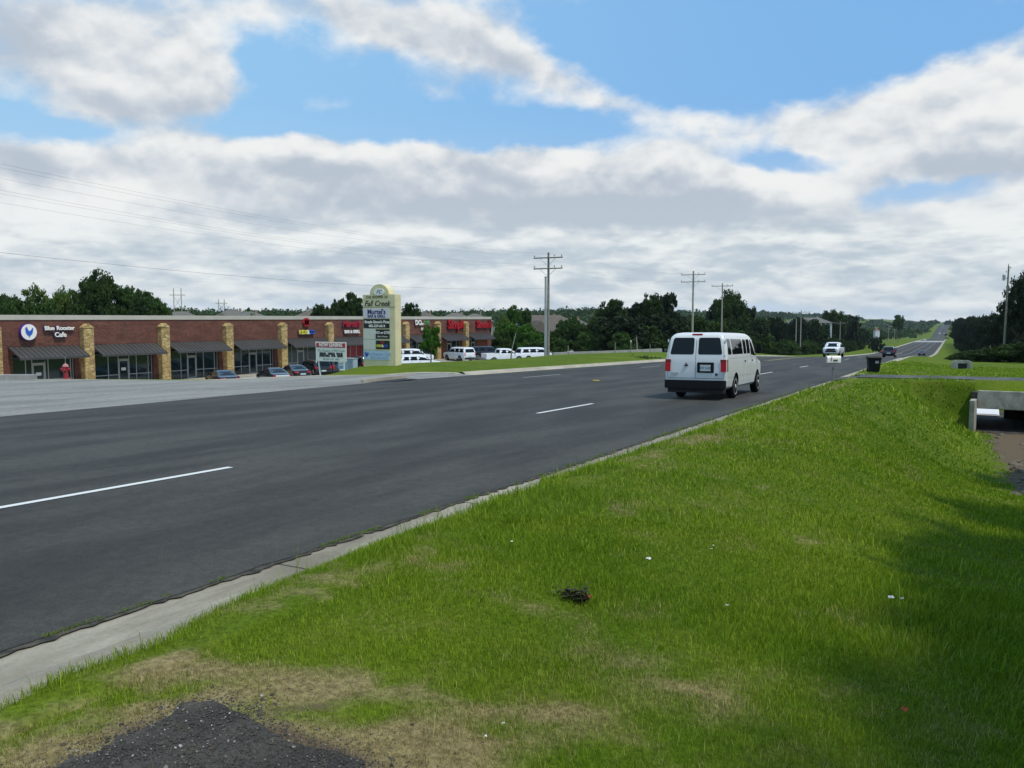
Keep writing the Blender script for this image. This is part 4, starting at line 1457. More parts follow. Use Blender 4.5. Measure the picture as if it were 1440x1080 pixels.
# small blue sign beside it
bx, by = at(480, 51.6)
bz = gz(bx, by) - 0.1
bs = empty('blue_sign', (bx, by, bz), 0, 'small pale blue notice on a short post right of the leasing board', 'sign')
MB().box(-0.28, 0.28, -0.02, 0.0, 0.40, 1.02).build('board', mat('light_blue_board', (0.30, 0.46, 0.70), 0.5), bs)
MB().box(-0.17, 0.17, -0.028, -0.021, 0.60, 0.68).box(-0.17, 0.17, -0.028, -0.021, 0.76, 0.84).build('lettering', M['paint_white'], bs)
MB().tube((-0.2, 0.03, 0), (-0.2, 0.03, 1.0), 0.025, n=6).build('post', M['steel'], bs)
MB().tube((0.2, 0.03, 0), (0.2, 0.03, 1.0), 0.025, n=6).build('post', M['steel'], bs)
# little marker box left of the board
bx, by = at(489.5, 55)
bz = gz(bx, by) - 0.1
cab = empty('utility_cabinet', (bx, by, bz), 0, 'pale grey utility cabinet between the leasing board and the pylon sign', 'cabinet')
MB().box(-0.42, 0.42, 0, 0.5, 0, 1.62).build('body', mat('pale_cabinet', (0.40, 0.48, 0.55), 0.5, var=0.08), cab, bevel=0.03)
MB().box(-0.38, -0.01, -0.02, -0.002, 0.1, 1.5).build('door', mat('cabinet_door', (0.34, 0.42, 0.50), 0.5), cab, bevel=0.005)
MB().box(0.01, 0.38, -0.02, -0.002, 0.1, 1.5).build('door', mat('cabinet_door_dark', (0.26, 0.34, 0.40), 0.5), cab, bevel=0.005)
MB().box(-0.44, 0.44, -0.04, 0.54, 1.622, 1.68).build('lid', M['steel'], cab)

# ---- fire hydrant
hx, hy = at(91.5, 41.3)
hzg = gz(hx, hy) - 0.02
hyd = empty('fire_hydrant', (hx, hy, hzg), 0.4, 'faded red fire hydrant on the grass in front of the first shop', 'hydrant')
mred = mat('faded_red_paint', (0.36, 0.035, 0.045), 0.5, var=0.15, vscale=8)
MB().lathe([(0, 0), (0.19, 0), (0.19, 0.05), (0.125, 0.06), (0.12, 0.42), (0.15, 0.43), (0.15, 0.47), (0.125, 0.48), (0.125, 0.62), (0.165, 0.63), (0.165, 0.66), (0, 0.66)], n=20).build('barrel', mred, hyd, smooth=0.6)
MB().lathe([(0, 0.661), (0.15, 0.661), (0.14, 0.72), (0.09, 0.78), (0.035, 0.81), (0.035, 0.86), (0, 0.86)], n=20).build('bonnet', mat('weathered_pink_paint', (0.45, 0.22, 0.20), 0.6), hyd, smooth=0.6)
MB().tube((0.10, 0, 0.53), (0.24, 0, 0.53), 0.07, n=14).tube((-0.10, 0, 0.53), (-0.24, 0, 0.53), 0.07, n=14).tube((0, -0.10, 0.50), (0, -0.22, 0.50), 0.085, n=14).build('nozzle', mred, hyd, smooth=0.6)
MB().tube((0, 0, 0.86), (0, 0, 1.18), 0.008, n=6).build('marker_rod', M['steel'], hyd)

# ---- concrete block at the left edge
qx, qy = at(18, 40.0)
q0 = MB(); q0.box(-1.6, 1.0, -0.25, 0.25, 0, 0.42)
o = q0.build('barrier_block', M['lot'], bevel=0.03); o.location = (qx, qy, float(zroad(qx, qy)) - 0.18); o.rotation_euler = (0, 0, YAW + 0.05)
tag(o, 'low pale concrete barrier across the far side of the shop entrance', 'barrier')
# ---- low retaining wall beyond the berm
wv = MB()
wy = np.linspace(77, 113, 19)
for y0, y1 in zip(wy[:-1], wy[1:]):
    ds = []
    for y in (y0, y1):
        t = float(zpx(np.interp(y, [77, 113], [495.6, 490.0]), -36.6, y)); bt_ = t - 0.75
        ds.append((y, bt_, t))
    wv.add([(-36.6, ds[0][0], ds[0][1]), (-36.3, ds[0][0], ds[0][1]), (-36.3, ds[1][0], ds[1][1]), (-36.6, ds[1][0], ds[1][1]),
            (-36.6, ds[0][0], ds[0][2]), (-36.3, ds[0][0], ds[0][2]), (-36.3, ds[1][0], ds[1][2]), (-36.6, ds[1][0], ds[1][2])],
           [(3, 2, 1, 0), (4, 5, 6, 7), (0, 1, 5, 4), (1, 2, 6, 5), (2, 3, 7, 6), (3, 0, 4, 7)])
tag(wv.build('retaining_wall', M['lot']), 'long low pale concrete wall behind the grass berm beyond the utility poles', 'wall')

# ---- thin posts along the wall
for k, (px, D, h, lab, cm) in enumerate(((799, 88, 1.0, 'short dark stake in the berm grass right of the twin utility poles', 'dark'),
                                     (865, 98, 1.35, 'tall dark stake before the low concrete wall', 'dark'),
                                     (887, 101, 1.35, 'stake with a white top before the low concrete wall', 'white'),
                                     (914, 106, 1.1, 'dark stake by the far end of the low concrete wall', 'dark'))):
    x, y = at(px, D)
    z = gz(x, y)
    e_ = empty('marker_post', (x, y, z - 0.05), 0, lab, 'post', 'thin stakes along the berm')
    MB().tube((0, 0, 0), (0, 0, h), 0.055, n=8).build('post', M['wood_pole'], e_)
    MB().tube((0, 0, h), (0, 0, h + 0.22), 0.075, n=8).build('cap', M['paint_white'] if cm == 'white' else M['dark'], e_)
# long thin pale pole near the wall
x, y = at(897, 125); z = gz(x, y)
e_ = MB().tube((0, 0, -0.5), (-0.25, 0, zpx(474, x, y) - z), 0.09, 0.06, n=8).build('pole', M['wood_pole_pale'], None); e_.location = (x, y, z)
tag(e_, 'thin short pale pole against the dark trees behind the low concrete wall', 'pole')

# ---- manhole / storm drain lip in the far kerb
x, y = -22.9, cur(665 - 120, 23.2)
dr = empty('storm_drain', (x, y, float(zroad(x, y)) + 0.012), 0, 'dark storm drain slot in the far kerb right of the pylon sign', 'drain')
MB().box(-0.45, 0.25, -1.5, 1.5, 0, 0.02).build('grate', M['dark'], dr)
MB().box(-0.55, -0.45, -1.7, 1.7, 0, 0.17).build('lid', M['kerb'], dr, bevel=0.02)

# ---- heap of dead branches on the far kerb
def brush(x, y, z, n, lx, ly, h, m_, name, lab, cat, seed):
    r = random.Random(seed)
    mb_ = MB()
    for i in range(n):
        a = r.gauss(0, lx / 2), r.gauss(0, ly / 2), abs(r.gauss(0, h / 2))
        b_ = (a[0] + r.uniform(-.5, .5) * lx * .5, a[1] + r.uniform(-.5, .5) * ly * .5, max(0.0, a[2] + r.uniform(-.5, .5) * h))
        mb_.tube(a, b_, 0.02 * h / 0.4 + 0.004, 0.004, n=4)
        for j in range(3):
            c = [a[k] + (b_[k] - a[k]) * r.random() + r.uniform(-.04, .04) for k in range(3)]
            w = 0.09 * h / 0.3
            mb_.add([(c[0] - w, c[1], c[2]), (c[0], c[1] - w, c[2] + w * .3), (c[0] + w, c[1], c[2] + w * .4), (c[0], c[1] + w, c[2])], [(0, 1, 2, 3)])
    o_ = link(name, mb_.mesh(name, doubles=False), m_)
    o_.location = (x, y, z)
    return tag(o_, lab, cat)


x, y = at(906, 78)
brush(x, y, float(zroad(x, y)) + 0.02, 260, 1.0, 2.4, 0.30, mat('dead_leaves', (0.05, 0.05, 0.03), 0.9), 'brush_pile', 'heap of dark dead branches lying on the far kerb left of the van', 'brush', 5)
c = hit(808, 843)
brush(c.x, c.y, c.z + 0.005, 90, 0.095, 0.06, 0.06, mat('rotting_leaves', (0.06, 0.055, 0.022), 0.9), 'grass_clod', 'dark clump of torn grass and soil lying on the lawn', 'clod', 6)
c = hit(824, 848)
o = MB().add([(-0.03, -0.01, 0.03), (0.03, -0.015, 0.045), (0.035, 0.02, 0.05), (-0.02, 0.03, 0.035), (0, 0, 0.06)], [(0, 1, 4), (1, 2, 4), (2, 3, 4), (3, 0, 4)]).build('leaf', mat('red_brown_leaf', (0.25, 0.05, 0.02), 0.8))
o.location = c; tag(o, 'small reddish brown leaf beside the dark clod of grass', 'leaf')

# ---- litter
def scrap(px, py, s_, m_, lab, h=0.05):
    c = hit(px, py)
    r = random.Random(px)
    n = 9
    mb_ = MB()
    ring = [(math.cos(2 * math.pi * i / n) * s_ * r.uniform(.6, 1.2), math.sin(2 * math.pi * i / n) * s_ * r.uniform(.5, 1.0), r.uniform(0, s_ * .7)) for i in range(n)]
    mid = [(p[0] * .5, p[1] * .5, r.uniform(s_ * .3, s_ * .9)) for p in ring]
    mb_.add(ring + mid + [(0, 0, s_ * .5)], [(i, (i + 1) % n, n + (i + 1) % n, n + i) for i in range(n)] + [(n + i, n + (i + 1) % n, 2 * n) for i in range(n)])
    o_ = mb_.build('litter', m_)
    o_.location = (c.x, c.y, c.z + h)
    return tag(o_, lab, 'litter')


mw = mat('crumpled_paper', (0.75, 0.74, 0.72), 0.7)
scrap(912, 795, 0.022, mw, 'small scrap of crumpled white paper in the grass above the clod')
scrap(720, 770, 0.012, mw, 'tiny flat white scrap in the grass towards the kerb')
scrap(1022, 862, 0.014, mat('dull_paper', (0.45, 0.45, 0.38), 0.7), 'dull flat scrap of paper lying right of the dark clod')
scrap(683, 1046, 0.009, mw, 'white crumb of litter at the bottom middle of the lawn', 0.035)
scrap(708, 1028, 0.010, mw, 'tiny white crumb of litter just above the bottom middle one', 0.035)
scrap(1252, 860, 0.024, mw, 'torn white wrapper among the long dark grass at the right', 0.10)
scrap(1268, 861, 0.016, mw, 'smaller torn white wrapper right of the larger one in long grass', 0.10)
scrap(1000, 782, 0.012, mw, 'small white speck in the grass well right of the crumpled paper', 0.06)
scrap(1003, 777, 0.010, mw, 'tiniest white speck beside the small speck in the mid lawn', 0.06)
scrap(1272, 1012, 0.024, mat('orange_leaf', (0.38, 0.07, 0.02), 0.7), 'rust orange dead leaf in the grass at the lower right', 0.05)

# ---- pebbles on the tar patch
def in_tar(px, py):
    w = hit(px, py); return w
mp = mat('pale_pebble', (0.55, 0.55, 0.56), 0.8, color2=(0.35, 0.34, 0.33), vscale=30)
peb0 = None
r_ = random.Random(12)
spots = [(250, 1002, 9), (283, 1020, 7), (298, 1026, 6), (262, 1020, 6), (232, 1032, 5), (254, 1056, 12), (247, 1058, 8), (187, 1069, 7), (330, 1049, 6), (286, 1056, 5),
         (323, 1009, 7), (317, 1014, 5), (366, 1000, 7), (368, 984, 8), (389, 977, 4), (328, 1001, 4), (208, 1040, 4), (300, 1031, 4), (321, 1048, 5)]
for _ in range(45):
    spots.append((r_.uniform(90, 470), r_.uniform(990, 1078), r_.uniform(1.2, 4.0)))
k_ = 0
for (px, py, s_) in spots:
    c = hit(px, py)
    if not bool(inside(c.x, c.y, TARPOLY)) and s_ < 4.5:
        continue
    if peb0 is None:
        bm = bmesh.new(); bmesh.ops.create_icosphere(bm, subdivisions=2, radius=1.0)
        for v in bm.verts:
            v.co *= 1 + r_.uniform(-.22, .22)
            v.co.z *= 0.6
        me = bpy.data.meshes.new('pebble'); bm.to_mesh(me); bm.free(); me.materials.append(mp)
        peb0 = me
    o = bpy.data.objects.new('pebble', peb0)
    COL.objects.link(o)
    sc_ = s_ * 0.0008
    o.location = (c.x, c.y, c.z + 0.018 + sc_ * 0.2)
    o.scale = (sc_, sc_ * r_.uniform(.6, 1), sc_)
    o.rotation_euler = (r_.random(), r_.random(), r_.random() * 6)
    tag(o, 'pale gravel chips scattered over the dark tar patch at the lower left', 'pebble', 'gravel chips on the tar patch')

# ================================================================ VEHICLES
def round_poly(pts, r, k=4):
    out = []
    n = len(pts)
    for i in range(n):
        a, b, c = Vector(pts[i - 1]), Vector(pts[i]), Vector(pts[(i + 1) % n])
        u, w = (a - b), (c - b)
        rr_ = min(r, u.length * 0.48, w.length * 0.48)
        p, q_ = b + u.normalized() * rr_, b + w.normalized() * rr_
        for j in range(k + 1):
            t = j / k
            out.append(tuple(p * (1 - t) ** 2 + b * (2 * t * (1 - t)) + q_ * t * t))
    return out


class Shell:
    """a car body as a stack of rounded plan outlines"""
    KEYS = ('zr', 'zf', 'yr', 'yf', 'Wr', 'Wf', 'cr', 'cf')

    def __init__(s, rings, cap=True):
        s.r = [dict(zip(s.KEYS, x)) for x in rings]
        s.cap = cap

    def W(s, g_, y):
        t = min(1, max(0, (y - g_['yr']) / (g_['yf'] - g_['yr'])))
        w = g_['Wr'] + (g_['Wf'] - g_['Wr']) * t * t
        for yy, c, sg in ((g_['yf'], g_['cf'], 1), (g_['yr'], g_['cr'], -1)):
            o = sg * (y - (yy - sg * c))
            if o > 0:
                w -= c - math.sqrt(max(0, c * c - min(o, c) ** 2))
        return w

    def z(s, g_, y):
        t = (y - g_['yr']) / (g_['yf'] - g_['yr'])
        return g_['zr'] + (g_['zf'] - g_['zr']) * t

    def outline(s, g_):
        ys = []
        yr, yf, cr, cf = g_['yr'], g_['yf'], g_['cr'], g_['cf']
        ys += [yr + cr * (1 - math.cos(a)) for a in np.linspace(0, math.pi / 2, 6)[:-1]]
        ys += list(np.linspace(yr + cr, yf - cf, 22))
        ys += [yf - cf + cf * math.sin(a) for a in np.linspace(0, math.pi / 2, 6)[1:]]
        right = []
        for y in ys:
            right.append((s.W(g_, y), y))
        def cross(y, w):
            return [(x, y) for x in np.linspace(w, -w, 9)[1:-1]]
        w_f, w_r = right[-1][0], right[0][0]
        pts = right + cross(yf, w_f) + [(-x, y) for x, y in reversed(right)] + [(x, yr) for x in np.linspace(-w_r, w_r, 9)[1:-1]]
        return [(x, y, s.z(g_, y)) for x, y in pts]

    def hw(s, y, z):
        zs, ws = [], []
        for g_ in s.r:
            if g_['yr'] - 1e-6 <= y <= g_['yf'] + 1e-6:
                zs.append(s.z(g_, y)); ws.append(s.W(g_, y))
        o = np.argsort(zs)
        return float(np.interp(z, np.array(zs)[o], np.array(ws)[o]))

    def end(s, z, front):
        k = ('zf', 'yf') if front else ('zr', 'yr')
        zs, ys = [g_[k[0]] for g_ in s.r], [g_[k[1]] for g_ in s.r]
        return float(np.interp(z, zs, ys))

    def body(s, cuts=(), wr=0.0, name='body'):
        mb_ = MB()
        O = [s.outline(g_) for g_ in s.r]
        n = len(O[0])
        V = [p for o_ in O for p in o_]
        Fc = [(k * n + i, k * n + (i + 1) % n, (k + 1) * n + (i + 1) % n, (k + 1) * n + i) for k in range(len(O) - 1) for i in range(n)]
        Fc.append(tuple(range(n - 1, -1, -1)))
        Fc.append(tuple(range((len(O) - 1) * n, len(O) * n)))
        mb_.add(V, Fc)
        me = mb_.mesh(name)
        if cuts:
            o = bpy.data.objects.new('body_source', me); COL.objects.link(o)
            cb = MB()
            for (y, r_) in cuts:
                for sg in (1, -1):
                    cb.tube((sg * 0.62, y, wr), (sg * 1.4, y, wr), r_, n=28)
            cme = cb.mesh('arch_source')
            co = bpy.data.objects.new('arch_source', cme); COL.objects.link(co)
            md_ = o.modifiers.new('arches', 'BOOLEAN'); md_.object = co; md_.operation = 'DIFFERENCE'; md_.solver = 'EXACT'
            bpy.context.view_layer.update()
            me2 = bpy.data.meshes.new_from_object(o.evaluated_get(bpy.context.evaluated_depsgraph_get()))
            bpy.data.objects.remove(o); bpy.data.objects.remove(co)
            me = me2
            me.name = name
        idx = []
        for p in me.polygons:
            c = p.center
            dark = any(math.hypot(c.y - y, c.z - wr) < r_ + 0.012 and abs(c.x) < s.hw(min(max(c.y, s.r[1]['yr'] + .01), s.r[1]['yf'] - .01), c.z) - 0.004 for y, r_ in cuts) if cuts else False
            idx.append(1 if dark else 0)
        me.materials.clear()
        sharp(me, 0.55)
        me.polygons.foreach_set('material_index', np.array(idx, np.int32))
        return me


def patch(name, poly, mapper, off, m_, parent, skirt=0.012, r=0.05):
    """a rounded pane laid on the body; mapper(u, v, lift) gives the 3D point"""
    ring = round_poly(poly, r) if r > 0 else [tuple(p) for p in poly]
    cu_, cv_ = np.mean([p[0] for p in poly]), np.mean([p[1] for p in poly])
    V, Fc = [], []
    n = len(ring)
    V += [mapper(u, v, -skirt) for u, v in ring]
    for s_ in (1.0, 0.97, 0.66, 0.33):
        V += [mapper(cu_ + (u - cu_) * s_, cv_ + (v - cv_) * s_, off) for u, v in ring]
    V.append(mapper(cu_, cv_, off))
    for k in range(4):
        Fc += [(k * n + i, k * n + (i + 1) % n, (k + 1) * n + (i + 1) % n, (k + 1) * n + i) for i in range(n)]
    Fc += [(4 * n + i, 4 * n + (i + 1) % n, 5 * n) for i in range(n)]
    mb_ = MB(); mb_.add(V, Fc)
    return mb_.build(name, m_, parent, smooth=0.6)


M['car_glass'] = mat('car_glass', (0.006, 0.008, 0.009), 0.04, spec=0.28)
M['tyre'] = mat('tyre_rubber', (0.008, 0.008, 0.008), 0.9, spec=0.2)
M['rim'] = mat('wheel_metal', (0.60, 0.60, 0.60), 0.35, metal=0.3)
M['black_trim'] = mat('black_trim', (0.009, 0.009, 0.010), 0.6, spec=0.2)
M['tail_red'] = mat('tail_lamp_red', (0.48, 0.008, 0.016), 0.3, spec=0.25)
M['tail_dark'] = mat('tail_lamp_dark_red', (0.16, 0.01, 0.01), 0.2, spec=0.6)
M['lamp_clear'] = mat('lamp_clear', (0.55, 0.57, 0.58), 0.12, spec=0.7)
M['plate'] = mat('licence_plate', (0.55, 0.62, 0.60), 0.5)
M['chrome'] = mat('chrome', (0.6, 0.6, 0.6), 0.15, metal=1.0)
M['white_paint'] = mat('white_car_paint', (0.72, 0.72, 0.70), 0.32, spec=0.5, coat=0.35, var=0.03, vscale=1.5)
M['bright_white_paint'] = mat('clean_white_car_paint', (0.80, 0.81, 0.82), 0.3, spec=0.5, coat=0.4)
M['black_paint'] = mat('black_car_paint', (0.010, 0.011, 0.014), 0.18, spec=0.5, coat=0.7)
M['navy_paint'] = mat('dark_blue_car_paint', (0.012, 0.016, 0.035), 0.2, spec=0.5, coat=0.7)
M['grey_paint'] = mat('dark_grey_car_paint', (0.035, 0.040, 0.045), 0.25, spec=0.5, coat=0.5)


def make_wheel(parent, x, y, r, w, sg):
    t = MB()
    prof = [(r * 0.60, -w / 2), (r * 0.90, -w / 2), (r * 0.985, -w * 0.38), (r, -w * 0.2), (r, w * 0.2), (r * 0.985, w * 0.38), (r * 0.90, w / 2), (r * 0.60, w / 2)]
    t.lathe(prof, axis=0, n=30)
    tw = t.build('wheel', M['tyre'], parent, smooth=0.8, loc=(x, y, r))
    n = 40
    rp = [(0.0, w * 0.56), (r * 0.16, w * 0.56), (r * 0.19, w * 0.48), (r * 0.26, w * 0.45), (r * 0.50, w * 0.46), (r * 0.58, w * 0.49), (r * 0.64, w * 0.52), (r * 0.67, w * 0.52), (r * 0.68, w * 0.30)]
    m_ = MB()
    m_.lathe([(a, b * sg) for a, b in rp], axis=0, n=n)
    me = m_.mesh('rim', smooth=0.6, doubles=False)
    idx = np.zeros(len(me.polygons), np.int32)
    for p in me.polygons:
        rad = math.hypot(p.center.y, p.center.z)
        a = math.atan2(p.center.z, p.center.y) / (2 * math.pi) * 8 % 1.0
        if r * 0.27 < rad < r * 0.49 and a < 0.42:
            idx[p.index] = 1
    me.polygons.foreach_set('material_index', idx)
    link('rim', me, [M['rim'], M['black_trim']], tw)
    return tw


def side_map(sh, sg):
    return lambda y, z, l: (sg * (sh.hw(y, z) + l), y, z)


def corner(sh, x, z, front):
    zk, wk, ck = ('zf', 'Wf', 'cf') if front else ('zr', 'Wr', 'cr')
    zs = [g_[zk] for g_ in sh.r]
    w, c_ = float(np.interp(z, zs, [g_[wk] for g_ in sh.r])), float(np.interp(z, zs, [g_[ck] for g_ in sh.r]))
    o = min(c_, max(0.0, abs(x) - (w - c_)))
    return c_ - math.sqrt(max(0.0, c_ * c_ - o * o))


def rear_map(sh):
    return lambda x, z, l: (x, sh.end(z, False) - l + corner(sh, x, z, False), z)


def front_map(sh, bulge=0.06):
    return lambda x, z, l: (x, sh.end(z, True) + l - corner(sh, x, z, True), z)


def hood_cap(z):
    return z


TYPES = {}
# (zr, zf, yr, yf, Wr, Wf, cr, cf)
TYPES['van'] = dict(rings=[
    (.33, .33, .10, 5.70, .88, .86, .05, .25), (.40, .40, .03, 5.82, .965, .90, .06, .30), (.62, .62, .0, 5.88, .995, .92, .07, .32), (.90, .90, .0, 5.88, 1.01, .93, .08, .32),
    (1.15, 1.00, .015, 5.84, 1.01, .93, .08, .32), (1.22, 1.08, .02, 5.75, 1.005, .93, .08, .34), (1.28, 1.22, .03, 5.05, 1.0, .94, .08, .30), (1.37, 1.36, .045, 4.88, .985, .92, .08, .28),
    (1.60, 1.60, .09, 4.66, .955, .90, .09, .26), (1.82, 1.82, .14, 4.45, .915, .87, .10, .26), (1.95, 1.95, .18, 4.28, .87, .84, .12, .28), (2.02, 2.02, .24, 4.12, .81, .79, .16, .30),
    (2.06, 2.06, .32, 3.98, .75, .73, .2, .3), (2.085, 2.085, .50, 3.75, .60, .58, .2, .3)],
    wheels=(1.36, 4.95), wr=.375, ww=.24, half=.86,
    side=[[(.26, 1.40), (.74, 1.40), (.72, 1.88), (.31, 1.88)], [(.86, 1.40), (2.44, 1.40), (2.42, 1.88), (.86, 1.88)], [(2.56, 1.40), (3.05, 1.40), (3.04, 1.88), (2.57, 1.88)],
          [(3.14, 1.40), (3.66, 1.40), (3.64, 1.88), (3.15, 1.88)], [(3.78, 1.36), (4.72, 1.30), (4.35, 1.86), (3.78, 1.87)]],
    rear=[[(-.85, 1.40), (-.07, 1.40), (-.07, 1.92), (-.75, 1.92)], [(.07, 1.40), (.85, 1.40), (.75, 1.92), (.07, 1.92)]], front=[[(-.80, 1.36), (.80, 1.36), (.70, 1.90), (-.70, 1.90)]])
TYPES['sedan'] = dict(rings=[
    (.20, .20, .15, 4.55, .74, .72, .2, .3), (.32, .32, .04, 4.72, .84, .78, .3, .4), (.55, .52, .0, 4.80, .885, .82, .32, .45), (.78, .66, .02, 4.76, .89, .82, .32, .45),
    (.93, .74, .08, 4.62, .87, .81, .3, .45), (.985, .93, .55, 3.55, .84, .80, .25, .3), (1.03, 1.01, .72, 3.42, .80, .77, .22, .3), (1.22, 1.22, 1.15, 2.98, .72, .69, .2, .28),
    (1.38, 1.38, 1.62, 2.62, .62, .60, .2, .28), (1.435, 1.435, 1.95, 2.4, .46, .45, .15, .2)],
    wheels=(.98, 3.80), wr=.325, ww=.21, half=.76,
    side=[[(1.16, 1.02), (1.92, 1.01), (1.92, 1.31), (1.62, 1.31)], [(2.02, 1.01), (3.10, .99), (2.66, 1.30), (2.02, 1.31)]],
    rear=[[(-.62, 1.02), (.62, 1.02), (.52, 1.33), (-.52, 1.33)]], front=[[(-.68, .98), (.68, .98), (.56, 1.32), (-.56, 1.32)]])
TYPES['suv'] = dict(rings=[
    (.28, .28, .12, 4.72, .78, .74, .15, .3), (.40, .40, .03, 4.86, .90, .84, .2, .35), (.65, .62, .0, 4.90, .94, .88, .2, .4), (.95, .85, .0, 4.86, .945, .88, .2, .4),
    (1.06, .98, .03, 4.74, .93, .87, .2, .4), (1.12, 1.10, .05, 3.92, .91, .86, .18, .3), (1.20, 1.20, .08, 3.78, .89, .84, .16, .28), (1.45, 1.45, .19, 3.40, .83, .79, .16, .28),
    (1.64, 1.64, .30, 3.08, .75, .72, .18, .28), (1.70, 1.70, .42, 2.85, .64, .62, .2, .3), (1.73, 1.73, .70, 2.5, .45, .44, .2, .3)],
    wheels=(.95, 3.88), wr=.36, ww=.23, half=.80,
    side=[[(.26, 1.16), (1.02, 1.16), (1.02, 1.57), (.42, 1.57)], [(1.12, 1.16), (1.98, 1.16), (1.98, 1.58), (1.12, 1.58)], [(2.08, 1.16), (3.55, 1.13), (3.08, 1.57), (2.08, 1.58)]],
    rear=[[(-.70, 1.12), (.70, 1.12), (.60, 1.56), (-.60, 1.56)]], front=[[(-.74, 1.18), (.74, 1.18), (.62, 1.58), (-.62, 1.58)]])
TYPES['long_suv'] = dict(rings=[
    (.30, .30, .12, 5.40, .82, .80, .12, .25), (.42, .42, .03, 5.52, .95, .90, .15, .3), (.70, .68, .0, 5.56, .99, .94, .16, .3), (1.0, .95, .0, 5.54, 1.0, .95, .16, .3),
    (1.12, 1.08, .02, 5.45, .99, .94, .16, .3), (1.18, 1.18, .04, 4.42, .97, .93, .16, .25), (1.28, 1.28, .06, 4.28, .95, .91, .15, .25), (1.55, 1.55, .14, 3.95, .89, .86, .15, .25),
    (1.80, 1.80, .22, 3.66, .81, .79, .16, .25), (1.88, 1.88, .34, 3.45, .68, .67, .2, .3), (1.91, 1.91, .6, 3.1, .5, .5, .2, .3)],
    wheels=(1.15, 4.45), wr=.39, ww=.25, half=.86,
    side=[[(.20, 1.24), (1.25, 1.24), (1.25, 1.72), (.30, 1.72)], [(1.36, 1.24), (2.35, 1.24), (2.35, 1.73), (1.36, 1.73)], [(2.46, 1.24), (4.05, 1.22), (3.66, 1.72), (2.46, 1.73)]],
    rear=[[(-.74, 1.22), (.74, 1.22), (.66, 1.70), (-.66, 1.70)]], front=[[(-.80, 1.26), (.80, 1.26), (.70, 1.74), (-.70, 1.74)]])
TYPES['pickup'] = dict(rings=[   # cab and bonnet; the bed is added behind
    (.40, .40, 1.96, 5.55, .86, .82, .04, .25), (.50, .50, 1.95, 5.72, .95, .90, .04, .3), (.78, .78, 1.95, 5.78, .99, .94, .04, .3), (1.05, 1.0, 1.95, 5.76, 1.0, .95, .04, .3),
    (1.16, 1.12, 1.95, 5.66, .99, .94, .04, .3), (1.20, 1.20, 1.955, 4.55, .97, .93, .04, .25), (1.28, 1.28, 1.96, 4.42, .955, .92, .05, .25), (1.55, 1.55, 2.02, 4.05, .90, .86, .08, .25),
    (1.78, 1.78, 2.10, 3.72, .82, .79, .12, .25), (1.85, 1.85, 2.22, 3.5, .70, .68, .18, .25), (1.88, 1.88, 2.4, 3.2, .5, .5, .15, .2)],
    wheels=(1.10, 4.70), wr=.40, ww=.26, half=.87,
    side=[[(2.12, 1.24), (2.92, 1.24), (2.92, 1.71), (2.20, 1.71)], [(3.02, 1.24), (4.18, 1.22), (3.74, 1.70), (3.02, 1.71)]],
    rear=[[(-.66, 1.26), (.66, 1.26), (.60, 1.70), (-.60, 1.70)]], front=[[(-.80, 1.27), (.80, 1.27), (.68, 1.74), (-.68, 1.74)]])

PROTO = {}


